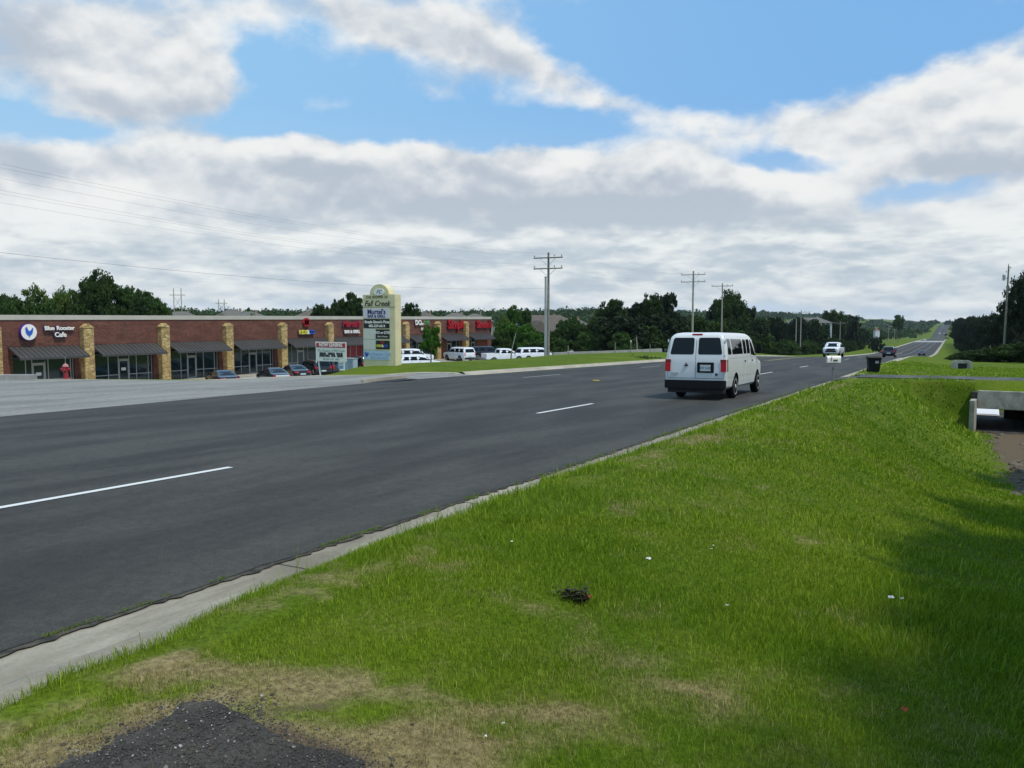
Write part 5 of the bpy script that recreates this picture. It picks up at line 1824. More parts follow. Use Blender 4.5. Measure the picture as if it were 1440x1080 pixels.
def make_car(name, kind, paint, label, cat, group=None, lights='rear', extra=None):
    T = TYPES[kind]
    sh = Shell(T['rings'])
    root = empty(name, (0, 0, 0), 0, label, cat, group)
    cuts = [(y, T['wr'] + .075) for y in T['wheels'] if not (kind == 'pickup' and y < 1.9)]
    link('body', sh.body(cuts, T['wr']), [paint, M['black_trim']], root)
    for y in T['wheels']:
        for sg in (1, -1):
            make_wheel(root, sg * T['half'], y, T['wr'], T['ww'], sg)
    for poly in T['side']:
        for sg in (1, -1):
            patch('window', poly, side_map(sh, sg), .004, M['car_glass'], root, r=.06)
    for poly in T['rear']:
        patch('rear_window', poly, rear_map(sh), .004, M['car_glass'], root, r=.07)
    for poly in T['front']:
        patch('windscreen', poly, front_map(sh), .006, M['car_glass'], root, r=.07)
    L = max(g_[3] for g_ in T['rings']); Wm = max(g_[4] for g_ in T['rings'])
    rm, fm = rear_map(sh), front_map(sh)
    for sg in (1, -1):
        x = Wm - .12
        if kind == 'van':
            lo, hi = .88, 1.25
            pl = patch('tail_lamp', [(x - .07, lo), (x + .105, lo), (x + .10, hi), (x - .07, hi)] if sg > 0 else [(-x - .105, lo), (-x + .07, lo), (-x + .07, hi), (-x - .10, hi)],
                       lambda u, v, l: (u, sh.end(v, False) - l - .004, v), .022, M['tail_red'], root, r=.02)
            # the lamp wraps round the corner
            patch('lamp_side', [(.06, lo), (.17, lo), (.17, hi), (.07, hi)], side_map(sh, sg), .008, M['tail_dark'], pl, r=.02)
        elif kind != 'pickup':
            z0 = {'sedan': .70, 'suv': .86, 'long_suv': .80}[kind]
            h_ = {'sedan': .15, 'suv': .26, 'long_suv': .42}[kind]
            w_ = {'sedan': .34, 'suv': .16, 'long_suv': .13}[kind]
            a, b_ = sorted((sg * (Wm - .22 - w_ + .1), sg * (Wm - .08)))
            patch('tail_lamp', [(a, z0), (b_, z0), (b_, z0 + h_), (a, z0 + h_)], rm, .012, M['tail_red'], root, r=.03, skirt=.03)
        zf0 = {'van': .80, 'sedan': .56, 'suv': .74, 'long_suv': .84, 'pickup': .88}[kind]
        a, b_ = sorted((sg * (Wm - .42), sg * (Wm - .16)))
        patch('headlight', [(a, zf0), (b_, zf0), (b_, zf0 + .17), (a, zf0 + .19)], fm, .012, M['lamp_clear'], root, r=.03, skirt=.03)
        # door mirror
        ym = {'van': 4.72, 'sedan': 3.2, 'suv': 3.55, 'long_suv': 4.05, 'pickup': 4.15}[kind]
        zm = {'van': 1.38, 'sedan': .98, 'suv': 1.16, 'long_suv': 1.26, 'pickup': 1.28}[kind]
        mw_, mh = (.20, .28) if kind in ('van', 'pickup') else (.15, .16)
        mm = MB().box(sg * (sh.hw(ym, zm) + (.04 if sg > 0 else .04)) , sg * (sh.hw(ym, zm) + .04 + mw_), ym - .05, ym + .07, zm, zm + mh)
        mm.box(sg * (sh.hw(ym, zm) - .03), sg * (sh.hw(ym, zm) + .041), ym - .02, ym + .04, zm + .04, zm + .10)
        mi = mm.build('mirror', M['black_trim'], root, bevel=.012)
        x0 = sg * (sh.hw(ym, zm) + .06)
        MB().box(min(x0, x0 + sg * (mw_ - .04)), max(x0, x0 + sg * (mw_ - .04)), ym - .056, ym - .052, zm + .02, zm + mh - .02).build('glass', M['car_glass'], mi)
    zb = {'van': .52, 'sedan': .42, 'suv': .50, 'long_suv': .50, 'pickup': .52}[kind]
    zg = {'van': .86, 'sedan': .58, 'suv': .76, 'long_suv': .86, 'pickup': .92}[kind]
    gw = Wm * .52
    patch('grille', [(-gw, zg - .10), (gw, zg - .10), (gw, zg + .13), (-gw, zg + .13)], fm, .014, M['black_trim'], root, r=.03)
    # front bumper and plates
    patch('front_bumper', [(-Wm + .2, zb - .14), (Wm - .2, zb - .14), (Wm - .2, zb + .05), (-Wm + .2, zb + .05)], fm, .03, M['black_trim'] if kind in ('van', 'long_suv') else paint, root, r=.04, skirt=.03)
    for sg in (1, -1):
        for poly in T['side']:
            if poly[0][0] > 1.0 and kind != 'van':
                y0 = poly[0][0] + .12
                MB().box(sg * (sh.hw(y0, poly[0][1] - .12)) - .012, sg * (sh.hw(y0, poly[0][1] - .12)) + .012 * 1, y0, y0 + .16, poly[0][1] - .15, poly[0][1] - .12).build('door_handle', M['black_trim'], root)
    # dark shut lines of the doors
    seams = MB()
    cols_y = {'van': [.14, 3.72, 4.78], 'sedan': [1.16, 1.97, 3.12], 'suv': [1.07, 2.03, 3.55], 'long_suv': [1.30, 2.40, 4.05], 'pickup': [2.97, 4.18]}[kind]
    if kind == 'van':
        cols_y = [2.50, 3.10, 3.72, 4.80]
    zlo, zhi = (.48 if kind != 'sedan' else .34), T['side'][0][0][1] - .02
    for sg in (1, -1):
        for y in cols_y:
            zz = np.linspace(zlo, zhi, 7)
            for z0, z1 in zip(zz[:-1], zz[1:]):
                a, b_ = sh.hw(y, z0) + .0015, sh.hw(y, z1) + .0015
                seams.add([(sg * a, y - .005, z0), (sg * a, y + .005, z0), (sg * b_, y + .005, z1), (sg * b_, y - .005, z1)], [(0, 1, 2, 3)])
    seams.build('door_seam', M['black_trim'], root)
    root_info = dict(sh=sh, root=root, Wm=Wm, L=L, paint=paint, rm=rm, fm=fm)
    if kind == 'pickup':
        bd = MB()
        bd.box(-.97, -.90, 0.0, 1.93, .62, 1.25).box(.90, .97, 0.0, 1.93, .62, 1.25).box(-.899, .899, 0.0, .06, .62, 1.25).box(-.899, .899, .061, 1.93, .60, .66)
        bd.box(-.97, -.62, .0, .62, .50, .619).box(.62, .97, .0, .62, .50, .619).box(-.97, -.62, 1.56, 1.93, .50, .619).box(.62, .97, 1.56, 1.93, .50, .619)
        b_ = bd.build('cargo_bed', paint, root, bevel=.012)
        MB().box(-.90, .90, 1.94, 2.0, .45, 1.2).box(-.5, .5, .3, 1.9, .40, .6).build('chassis', M['black_trim'], root)
        for sg in (1, -1):
            a, c_ = sorted((sg * .80, sg * .965))
            MB().box(a, c_, -.012, .0 - .001, .86, 1.18).build('tail_lamp', M['tail_red'], root)
        MB().box(-.98, .98, -.16, -.005, .50, .66).build('rear_bumper', M['chrome'], root, bevel=.02)
    elif kind != 'van':
        MB().box(-.26, .26, rm(0, zb + .2, 0)[1] - .02, rm(0, zb + .2, 0)[1] - .005, zb + .12, zb + .26).build('licence_plate', M['plate'], root)
        patch('rear_bumper', [(-Wm + .16, zb - .16), (Wm - .16, zb - .16), (Wm - .16, zb + .04), (-Wm + .16, zb + .04)], rm, .04, M['black_trim'], root, r=.04, skirt=.05)
    if extra:
        extra(root_info)
    return root


def place(root, x, y, rz, roll=True, zoff=0.0, zfun=None):
    """stand a car on the ground, pitched and rolled with the slope; its middle over (x, y)"""
    f_ = zfun or (lambda a, b_: float(zroad(a, b_)))
    c, s_ = math.cos(rz), math.sin(rz)
    fwd = Vector((-s_, c, 0)); rgt = Vector((c, s_, 0))
    e = 1.5
    zf = (f_(x + fwd.x * e, y + fwd.y * e) - f_(x - fwd.x * e, y - fwd.y * e)) / (2 * e)
    zr = (f_(x + rgt.x * .8, y + rgt.y * .8) - f_(x - rgt.x * .8, y - rgt.y * .8)) / 1.6
    Fv = (fwd + Vector((0, 0, zf))).normalized()
    Rv = (rgt + Vector((0, 0, zr))).normalized()
    Uv = Rv.cross(Fv).normalized(); Rv = Fv.cross(Uv)
    Mx = Matrix((Rv, Fv, Uv)).transposed().to_4x4()
    half = root.get('half_len', 2.4)
    o = Vector((x, y, f_(x, y) + zoff)) - Fv * half
    Mx.translation = o
    root.matrix_world = Mx
    if 'half_len' in root:
        del root['half_len']


def van_extra(I):
    sh, root = I['sh'], I['root']
    # rear: dark step bumper, door seam, plate, hinges, brake lamp, badges
    bm_ = MB()
    pts = [(-.99, .05), (-.985, -.10), (-.90, -.155), (.90, -.155), (.985, -.10), (.99, .05)]
    bm_.prism(pts, 2, .35, .61)
    bm_.build('rear_bumper', M['black_trim'], root, bevel=.015)
    for sg in (1, -1):                                # white bumper corner on the flank
        patch('bumper_end', [(.06, .42), (.62, .42), (.56, .62), (.05, .62)], side_map(sh, sg), .006, I['paint'], root, r=.03)
    m_ = MB()
    zz = np.linspace(.66, 1.98, 10)
    for z0, z1 in zip(zz[:-1], zz[1:]):
        a, b_ = sh.end(z0, False) - .002, sh.end(z1, False) - .002
        m_.add([(-.006, a, z0), (.006, a, z0), (.006, b_, z1), (-.006, b_, z1)], [(0, 1, 2, 3)])
        for x in (-.905, .905):
            if z0 < 1.9:
                k = .07 * (z0 > 1.3) * (z0 - 1.3)
                m_.add([(x * (1 - k) - .003, a + .001, z0), (x * (1 - k) + .004, a + .001, z0), (x * (1 - k) + .004, b_ + .001, z1), (x * (1 - k) - .003, b_ + .001, z1)], [(0, 1, 2, 3)])
    m_.add([(-.9, sh.end(.665, False) - .002, .660), (.9, sh.end(.665, False) - .002, .660), (.9, sh.end(.672, False) - .002, .672), (-.9, sh.end(.672, False) - .002, .672)], [(0, 1, 2, 3)])
    m_.build('rear_door_seam', M['black_trim'], root)
    y_ = sh.end(1.0, False)
    hd = MB().box(.06, .60, y_ - .03, y_ - .001, .84, 1.16).build('plate_holder', M['black_trim'], root, bevel=.012)
    lp = MB().box(.16, .50, y_ - .036, y_ - .031, .895, 1.085).build('licence_plate', M['plate'], hd)
    text_obj('lettering', '847 LKR', .105, M['paint_navy'], lp, south(.33, y_ - .0375, .985), depth=.001)
    y3 = sh.end(1.98, False)
    MB().box(-.17, .17, y3 - .0, y3 + .09, 1.985, 2.045).build('brake_lamp', M['tail_red'], root, bevel=.012)
    MB().tube((-.30, y_ - .04, 1.12), (-.30, y_ - .005, 1.12), .022, n=12).box(-.36, -.24, y_ - .03, y_ - .001, 1.05, 1.09).build('door_handle', M['black_trim'], root)
    yb = sh.end(.78, False)
    MB().box(-.80, -.56, yb - .012, yb - .001, .80, .84).box(-.80, -.62, yb - .011, yb - .0012, .745, .78).build('badge', M['steel'], root)
    MB().lathe([(0, -.012), (.045, -.012), (.045, -.001), (0, -.001)], axis=1, c=(.68, yb, .79), n=24).build('emblem', M['paint_navy'], root)
    for x in (-.94, .93):
        for z in (1.0, 1.32, 1.78):
            MB().box(x - .02, x + .02, sh.end(z, False) + .0, sh.end(z, False) + .04 , z, z + .09).build('hinge', I['paint'], root, bevel=.006)
    for sg in (1, -1):                                # darker top band of each tail lamp
        MB().box(sg * .89 - .085, sg * .89 + .085, -.019 + sh.end(1.2, False) - .012, -.019 + sh.end(1.2, False), 1.17, 1.245).build('lamp_band', M['tail_dark'], root)
    # right flank handles, side rub line, fuel door
    for sg in (1, -1):
        for y in (2.62, 3.85):
            x = sh.hw(y, 1.16)
            MB().box(min(sg * (x - .005), sg * (x + .022)), max(sg * (x - .005), sg * (x + .022)), y, y + .14, 1.14, 1.18).build('door_handle', M['black_trim'], root, bevel=.005)
        mm = MB()
        yy = np.linspace(.2, 5.4, 14)
        for z in (1.28, .70):
            for a, b_ in zip(yy[:-1], yy[1:]):
                xa, xb = sh.hw(a, z), sh.hw(b_, z)
                if any(abs((a + b_) / 2 - w) < .42 for w in (1.36, 4.95)) and z < .9:
                    continue
                mm.add([(sg * (xa + .001), a, z - .006), (sg * (xb + .001), b_, z - .006), (sg * (xb + .006), b_, z + .006), (sg * (xa + .006), a, z + .006)], [(0, 1, 2, 3)])
        mm.build('body_crease', I['paint'], root)
    # underside: axle, exhaust, spare
    MB().tube((-.75, 1.36, .36), (.75, 1.36, .36), .06, n=10).build('axle', M['dark'], root)
    MB().lathe([(0, -.12), (.12, -.12), (.16, 0), (.12, .12), (0, .12)], axis=0, c=(0, 1.36, .36), n=16).build('differential', M['dark'], root, smooth=.7)
    MB().tube((.45, -.02, .36), (.45, 2.0, .36), .035, n=10).build('exhaust', M['steel'], root)
    MB().box(-.80, .80, .35, 5.2, .34, .40).build('chassis', M['dark'], root)
    # dark box stands in for chassis and shadow below the rear bumper
    MB().box(-.90, .90, -.02, .30, .22, .345).build('under_shadow_box', M['dark'], root)


van = make_car('passenger_van', 'van', M['white_paint'], 'white passenger van with dark windows driving away in the near lane', 'van', extra=van_extra)
van['half_len'] = 2.95
place(van, -7.2, 25.9 + 2.95, 0.0)
van.matrix_world = van.matrix_world @ Matrix.Diagonal((1, 1, 1.04, 1))

# ---- the other cars on the road
def pickup_front(I):
    sh, root = I['sh'], I['root']
    fm = I['fm']
    patch('lower_grille', [(-.62, .60), (.62, .60), (.62, .80), (-.62, .80)], fm, .03, M['dark'], root, r=.03)


pk = make_car('pickup_truck', 'pickup', M['bright_white_paint'], 'white pickup truck with a black grille coming towards the viewer', 'pickup truck', extra=pickup_front)
pk['half_len'] = 2.9
place(pk, -13.1, (104 - 13.1 * sa) / ca, math.pi)
c1 = make_car('car', 'suv', M['navy_paint'], 'dark car on the road just above the black wheelie bin', 'car')
c1['half_len'] = 2.4
place(c1, -8.4, 141, 0)
c2 = make_car('car', 'sedan', M['navy_paint'], 'small dark blue car driving away over the far dip of the road', 'car')
c2['half_len'] = 2.4
place(c2, -6.9, 252, 0)
for k, (px, D, L_, rz, lab, paint) in enumerate(((1300, 640, 0, 0, 'tiny white car left of the road junction far down the valley', 'bright_white_paint'),
                                       (1320, 1180, 0, math.pi, 'tiny white car coming down the distant hill road', 'bright_white_paint'),
                                       (1327, 1150, 0, 0, 'tiny pale car climbing the distant hill road on the right', 'bright_white_paint'),
                                       (1324, 1320, 0, 0, 'tiny dark car near the top of the distant hill road', 'navy_paint'))):
    x, y = at(px, D)
    cc = make_car('car', 'suv', M[paint], lab, 'car'); cc['half_len'] = 2.4
    x = min(max(x, -20.5), -7.5)
    place(cc, x, y, rz)
    cc.scale = (1.0, 1.0, 1.0)

# ---- parked cars
lotf = lambda a, b_: float(max(lot_z(b_), ground(a, b_))) + 0.035
def park(kind, paint, px, D, az_deg, label, cat, name='parked_car', extra=None, dz_=0.0):
    c = make_car(name, kind, M[paint], label, cat, extra=extra)
    c['half_len'] = 2.4 if kind in ('sedan', 'suv') else 2.85
    x, y = at(px, D)
    place(c, x, y, YAW - R(az_deg), zfun=lotf, zoff=dz_)
    return c


park('sedan', 'navy_paint', 311, 70.5, -37, 'dark blue sedan with red tail lamps parked third bay from the left', 'car')
def silver_tail(I):
    patch('tail_panel', [(-.62, .72), (.62, .72), (.62, .86), (-.62, .86)], I['rm'], .03, M['lamp_clear'], I['root'], r=.03)
park('sedan', 'black_paint', 383, 74.0, -37, 'black sedan with a silver strip between its tail lamps, before the fourth shop', 'car', extra=silver_tail)
park('sedan', 'black_paint', 412, 79.0, -37, 'black sedan with dull red lamps just right of the silver striped one', 'car')
park('suv', 'black_paint', 441, 82.5, -37, 'tall black off-roader half hidden by the left post of the leasing board', 'car')
park('long_suv', 'grey_paint', 463, 84.5, -37, 'dark grey four wheel drive behind and below the leasing board', 'car')
park('suv', 'black_paint', 506, 90.0, -37, 'black car peeping out left of the pylon sign base', 'car')
park('suv', 'bright_white_paint', 589, 92.5, 66, 'white estate car nearest the berm right of the pylon sign', 'car')
park('long_suv', 'bright_white_paint', 580, 107, 66, 'white four wheel drive behind the white estate car', 'car')
park('long_suv', 'bright_white_paint', 645, 113.5, -37, 'white four wheel drive parked nose to the shops behind the little tree', 'car')
park('long_suv', 'black_paint', 684, 117, 66, 'black truck-like car behind the white pickup bed', 'car')
park('pickup', 'bright_white_paint', 708, 109, 66, 'white pickup truck parked behind the berm near the leaning sapling', 'pickup truck', name='parked_pickup')
park('long_suv', 'bright_white_paint', 755, 112, 66, 'long white four wheel drive parked behind the twin utility poles', 'car')

# ================================================================ MAILBOX AND BIN
x, y = at(1172, 37.0)
z = gz(x, y) - 0.05
mbx = empty('mailbox', (x, y, z), 0, 'white box on a grey post at the kerb before the driveway', 'mailbox')
MB().tube((0, 0, 0), (0, 0, .80), .042, n=8).build('post', mat('grey_post', (0.20, 0.19, 0.17), 0.8), mbx)
zz0 = zpx(509.8, x, y) - z; zz1 = zpx(500.2, x, y) - z
arc = [(-.13, zz0), (.13, zz0)] + [(.13 * math.cos(R(t)), zz1 - .13 + .13 * math.sin(R(t))) for t in range(0, 181, 20)]
box = MB().prism([(a + .0, b_) for a, b_ in arc], 0, -.30, .30).build('box', M['paint_white'], mbx, smooth=.5)
box.rotation_euler = (0, 0, YAW * 0.85)
MB().box(-.03, .03, -.145, -.132, zz0 + .07, zz0 + .14).box(.05, .09, -.145, -.132, zz0 + .07, zz0 + .14).box(.11, .15, -.145, -.132, zz0 + .07, zz0 + .14).build('lettering', M['paint_black'], box)
MB().box(-.305, -.301, -.11, .11, zz0 + .02, zz1 - .05).build('door', M['steel'], box)
MB().box(-.12, -.105, -.16, -.135, zz0 + .08, zz0 + .30).build('flag', M['paint_red'], box)
MB().box(-.28, .28, -.10, .10, zz0 - .03, zz0 - .001).build('shelf', M['wood_pole'], box)

x, y = at(1229, 44.6)
z = gz(x, y)
bn = empty('wheelie_bin', (x, y, z), YAW - 0.25, 'black wheelie bin with a dull white label standing on the grass by the kerb', 'bin')
zt = zpx(500.6, x, y) - z
hh = zt - .06
m_ = MB()
def quad_ring(w0, d0, z0): return [(-w0, -d0, z0), (w0, -d0, z0), (w0, d0, z0), (-w0, d0, z0)]
rings = [quad_ring(.25, .27, .06), quad_ring(.28, .30, hh * .3), quad_ring(.315, .33, hh * .80), quad_ring(.33, .35, hh * .86), quad_ring(.345, .37, hh * .9), quad_ring(.345, .37, hh * .96)]
V = [p for r_ in rings for p in r_]
Fc = [(k * 4 + i, k * 4 + (i + 1) % 4, (k + 1) * 4 + (i + 1) % 4, (k + 1) * 4 + i) for k in range(5) for i in range(4)] + [(3, 2, 1, 0), (20, 21, 22, 23)]
m_.add(V, Fc).build('body', M['black_trim'], bn, bevel=.02)
MB().add([(-.37, -.40, hh * .965), (.37, -.40, hh * .965), (.37, .40, hh * .965), (-.37, .40, hh * .965), (-.34, -.34, hh + .06), (.34, -.34, hh + .06), (.36, .40, hh + .03), (-.36, .40, hh + .03)],
         [(3, 2, 1, 0), (4, 5, 6, 7), (0, 1, 5, 4), (1, 2, 6, 5), (2, 3, 7, 6), (3, 0, 4, 7)]).build('lid', M['dark'], bn, bevel=.015)
MB().tube((-.34, .43, hh * .95), (.34, .43, hh * .95), .018, n=8).build('handle', M['dark'], bn)
for sg in (1, -1):
    w_ = MB().lathe([(0, -.03), (.12, -.03), (.13, 0), (.12, .03), (0, .03)], axis=0, n=18).build('wheel', M['tyre'], bn, smooth=.7, loc=(sg * .26, .27, .13))
MB().add([(.02, -.345, hh * .62), (.20, -.345, hh * .62), (.20, -.352, hh * .78), (.02, -.352, hh * .78)], [(0, 1, 2, 3)]).build('label', mat('bin_label', (0.30, 0.30, 0.30), 0.6), bn)

# ================================================================ CULVERTS
M['shade_dark'] = concrete_material('shade_dark_concrete', (0.035, 0.032, 0.028), (0.085, 0.08, 0.07), 0.8)  # culvert concrete with the interior's shade put into its colour
XW0, XW1, YW = 0.86, 6.4, 39.7
zt = zpx(549.5, 1.2, YW); zo = zpx(575.0, 1.4, YW); zbt = gz(3.2, 39.5) - 0.02
cv = empty('culvert', (0, 0, 0), 0, 'weathered concrete box culvert with an open dark mouth under the driveway at the right edge', 'culvert')
YB = DRIVE1 + 0.2
MB().box(XW0 + .22, XW1, YW, YW + .28, zo, zt).build('headwall', M['culvert'], cv, bevel=.02)
MB().prism([(XW0, YW + .05), (XW0 + .22, YW + .05), (XW0 + .22, YB), (XW0, YB)], 2, zbt - .2, zt - .07).prism([(XW1 - .3, YW + .285), (XW1, YW + .285), (XW1, YB), (XW1 - .3, YB)], 2, zbt - .2, zo - .003).build('side_wall', M['shade_dark'], cv)
MB().box(XW0 + .22, XW1, YW + .285, YB, zo + .003, zo + .2).build('roof_slab', M['shade_dark'], cv)
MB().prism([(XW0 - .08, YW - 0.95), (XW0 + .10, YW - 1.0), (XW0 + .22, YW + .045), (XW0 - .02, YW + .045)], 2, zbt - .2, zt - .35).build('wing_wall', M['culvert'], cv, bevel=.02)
MB().box(XW0 + .225, XW1 - .305, YW - .6, YB + 3.0, zbt - .15, zbt + .03).build('floor_slab', M['shade_dark'], cv)
MB().box(2.35, XW1 - .31, YB - .35, YB - .1, zbt + .04, zo - .003).build('side_wall', M['shade_dark'], cv)  # blocker added across the far mouth to keep the inside black
# added pale wedge, tilted and brightened to look sunlit through the far mouth
mb_ = MB().prism([(YB + .3, zbt + .04), (YB + 2.9, zbt + .04), (YB + 2.9, zbt + .85), (YB + .3, zbt + .12)], 0, 1.15, 2.2)
o = mb_.build('added_pale_wedge', mat('brightened_pale', (0.80, 0.81, 0.84), 0.5), bevel=.04)
tag(o, 'added pale wedge seen bright through the dark mouth of the culvert', 'pale wedge')

x, y = at(1353, 60); z = gz(x, y)
ih = empty('drain_inlet', (x, y, z), -0.05, 'small grey concrete drain inlet in the grass beyond the driveway', 'drain')
zt = zpx(503.2, x, y) - z; 
wl = [(-.85, zt - .12), (-.6, zt), (.5, zt), (.86, zt - .16), (.86, zt - .36), (.45, zt - .30), (-.3, zt - .30), (-.85, zt - .34)]
MB().prism(wl, 1, -.15, .15).build('headwall', M['culvert'], ih, bevel=.02)
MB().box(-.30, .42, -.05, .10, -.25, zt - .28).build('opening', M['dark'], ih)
MB().box(-.85, -.31, -.14, .14, -.3, zt - .30).box(.43, .86, -.14, .14, -.3, zt - .30).build('side_wall', M['culvert'], ih, bevel=.02)
MB().tube((-.1, -.35, -.02), (.28, -.32, -.02), .14, n=12).build('pipe', M['black_trim'], ih)
ih.scale = (.8, .8, .8)

# broken stones along the ditch floor at the right edge
r_ = random.Random(33)
rk = None
for k in range(46):
    yy = r_.uniform(21.5, 39.0); xx = r_.uniform(1.45, 3.6) if k % 3 else 1.5 + r_.uniform(-.15, .5)
    if rk is None or k % 6 == 0:
        bm = bmesh.new(); bmesh.ops.create_icosphere(bm, subdivisions=2, radius=1.0)
        for v in bm.verts:
            v.co *= 1 + r_.uniform(-.25, .25); v.co.z *= .5
        me = bpy.data.meshes.new('stone'); bm.to_mesh(me); bm.free()
        me.materials.append(M['culvert'] if k % 2 else mat('brown_stone', (0.14, 0.11, 0.08), 0.9, var=.3, vscale=8))
        rk = me
    o = bpy.data.objects.new('stone', rk); COL.objects.link(o)
    s_ = r_.uniform(.05, .22)
    o.location = (xx, yy, gz(xx, yy)); o.scale = (s_, s_ * r_.uniform(.7, 1.3), s_)
    o.rotation_euler = (r_.uniform(-.3, .3), r_.uniform(-.3, .3), r_.random() * 6)
    tag(o, 'broken grey brown stones lying in the bare ditch below the culvert', 'stone', 'stones in the ditch')

# ================================================================ POLES AND WIRES
def utility_pole(x, y, ztop, r, arms, m_, label, group=None, lean=0.0, name='utility_pole', pins=3, single=False):
    z = gz(x, y) - 0.3
    root = empty(name, (x, y, z), 0, label, 'utility pole', group)
    Hh = ztop - z
    p_ = MB().path([(lean * t * Hh, 0, t * Hh) for t in (0, .25, .5, .75, 1)], [r * (1 - .38 * t) for t in (0, .25, .5, .75, 1)], n=12)
    p_.build('pole', m_, root, smooth=.8)
    tops = []
    for (dz_, half) in arms:
        zz = Hh - dz_
        lx = lean * zz
        ar = MB().box(lx - half, lx + half, -.17, -.05, zz - .06, zz + .06).build('crossarm', m_, root, bevel=.01)
        xs = [-half + .1, -half * .42, half * .42, half - .1] if pins == 4 else [-half + .1, half * .45, half - .1]
        for k, xx in enumerate(xs):
            MB().lathe([(0, zz + .06), (.025, zz + .06), (.025, zz + .16), (.07, zz + .17), (.075, zz + .24), (.04, zz + .30), (0, zz + .30)], c=(lx + xx, -.11, 0), n=10).build('insulator', M['insulator'], ar)
            tops.append(Vector((x + lx + xx, y - .11, z + zz + .30)))
        for sg in (-1, 1):
            MB().tube((lx + sg * half * .55, -.16, zz - .05), (lx + sg * .08, -.14, zz - .75), .022, n=5).build('brace', M['steel'], root)
    return root, tops, z + Hh


def wire(a, b_, sag, label_obj, r=.011, n=14):
    mb_ = MB()
    pts = [a.lerp(b_, t) - Vector((0, 0, sag * 4 * t * (1 - t))) for t in np.linspace(0, 1, n + 1)]
    mb_.path(pts, [r] * (n + 1), n=5)
    return mb_


XP = -36.9
def ypx(px, X): return cur(px, -X)
P1y = ypx(771, XP)
root1, t1, _ = utility_pole(XP, P1y, zpx(355, XP, P1y), .17, [(.55, 1.65), (1.65, 1.65)], M['wood_pole'], 'tall brown wooden pole with two crossarms on the berm right of the parking lot')
P0y = P1y - 62
root0, t0, _ = utility_pole(XP, P0y, float(zroad(-24, P0y)) + 9.6, .17, [(.55, 1.65), (1.65, 1.65)], M['wood_pole'], 'tall wooden pole with two crossarms left of the pavement barrier')
P2y = ypx(974, XP)
root2, t2, _ = utility_pole(XP, P2y, zpx(381, XP, P2y), .20, [(.6, 2.0), (1.75, 2.0)], M['wood_pole_pale'], 'pale wooden pole with two crossarms rising behind the rear of the van')
P3y = ypx(1015, XP)
root3, t3, _ = utility_pole(XP, P3y, zpx(398, XP, P3y), .16, [(.55, 1.95)], M['wood_pole_pale'], 'pale wooden pole with one crossarm rising behind the roof of the van')
P4y = ypx(1126.5, XP)
root4, t4, _ = utility_pole(XP, P4y, zpx(436, XP, P4y), .17, [(.6, 2.4)], M['wood_pole_pale'], 'distant pale pole with a crossarm, right one of a close pair before the trees')
x = XP - 2.5; y = ypx(1120, x)
utility_pole(x, y, zpx(448, x, y), .17, [], M['wood_pole_pale'], 'bare distant pole, left one of a close pair before the trees')
for (px, py_, X_, lab) in ((1154, 455, -44, 'faint far pole with a crossarm left of the oncoming pickup'), (1182, 452, -38, 'faint far pole with a crossarm above the oncoming pickup'),
                           (1231, 458, -38, 'far grey pole beside the small white hut'), (1250, 458, -36, 'far pale pole left of the road in the valley'), (1259, 455, -37, 'far pale pole nearest the valley road')):
    y = ypx(px, X_)
    utility_pole(X_, y, zpx(py_, X_, y), .16, [(.6, 2.6)] if px < 1200 else [], M['wood_pole_pale'], lab)
# steel mast beside the first pole
x = XP - 0.6; y = ypx(767.2, x)
zb = gz(x, y); zt = zpx(390, x, y)
st = empty('steel_mast', (x, y, zb), 0, 'pale grey steel mast close behind the brown pole with two crossarms', 'mast')
MB().path([(0, 0, -.2), (0, 0, (zt - zb) * .5), (0, 0, zt - zb)], [.15, .13, .11], n=12).build('mast', M['steel'], st, smooth=.8)
MB().box(-.12, .12, -.12, .12, zt - zb, zt - zb + .08).build('cap', M['steel'], st)
# right pole with a transformer, leaning thin pole behind it
xr, yr_ = at(1411, 112)
rt, tr_, zr_ = utility_pole(xr, yr_, zpx(374, xr, yr_), .16, [], M['wood_pole'], 'tall pole with a small transformer in front of the dark trees at the right', lean=.010)
Hh = zr_ - rt.location.z
MB().lathe([(0, Hh - 1.95), (.17, Hh - 1.95), (.19, Hh - 1.2), (.10, Hh - 1.12), (0, Hh - 1.12)], c=(-.38, -.1, 0), n=14).build('transformer', M['steel'], rt, smooth=.6)
MB().box(-.3, .0, -.12, -.06, Hh - 1.7, Hh - 1.6).build('bracket', M['steel'], rt)
for k, (dx, dz_) in enumerate(((.0, .02), (.26, -.35), (-.22, -.9))):
    MB().lathe([(0, 0), (.03, 0), (.06, .1), (.06, .2), (0, .26)], c=(dx + .09, -.1, Hh + dz_), n=8).build('insulator', M['insulator'], rt)
x, y = at(1391.5, 165)
utility_pole(x, y, zpx(437, x, y), .13, [], M['wood_pole_pale'], 'thin bare pole left of the tall transformer pole by the dark trees', lean=.008)

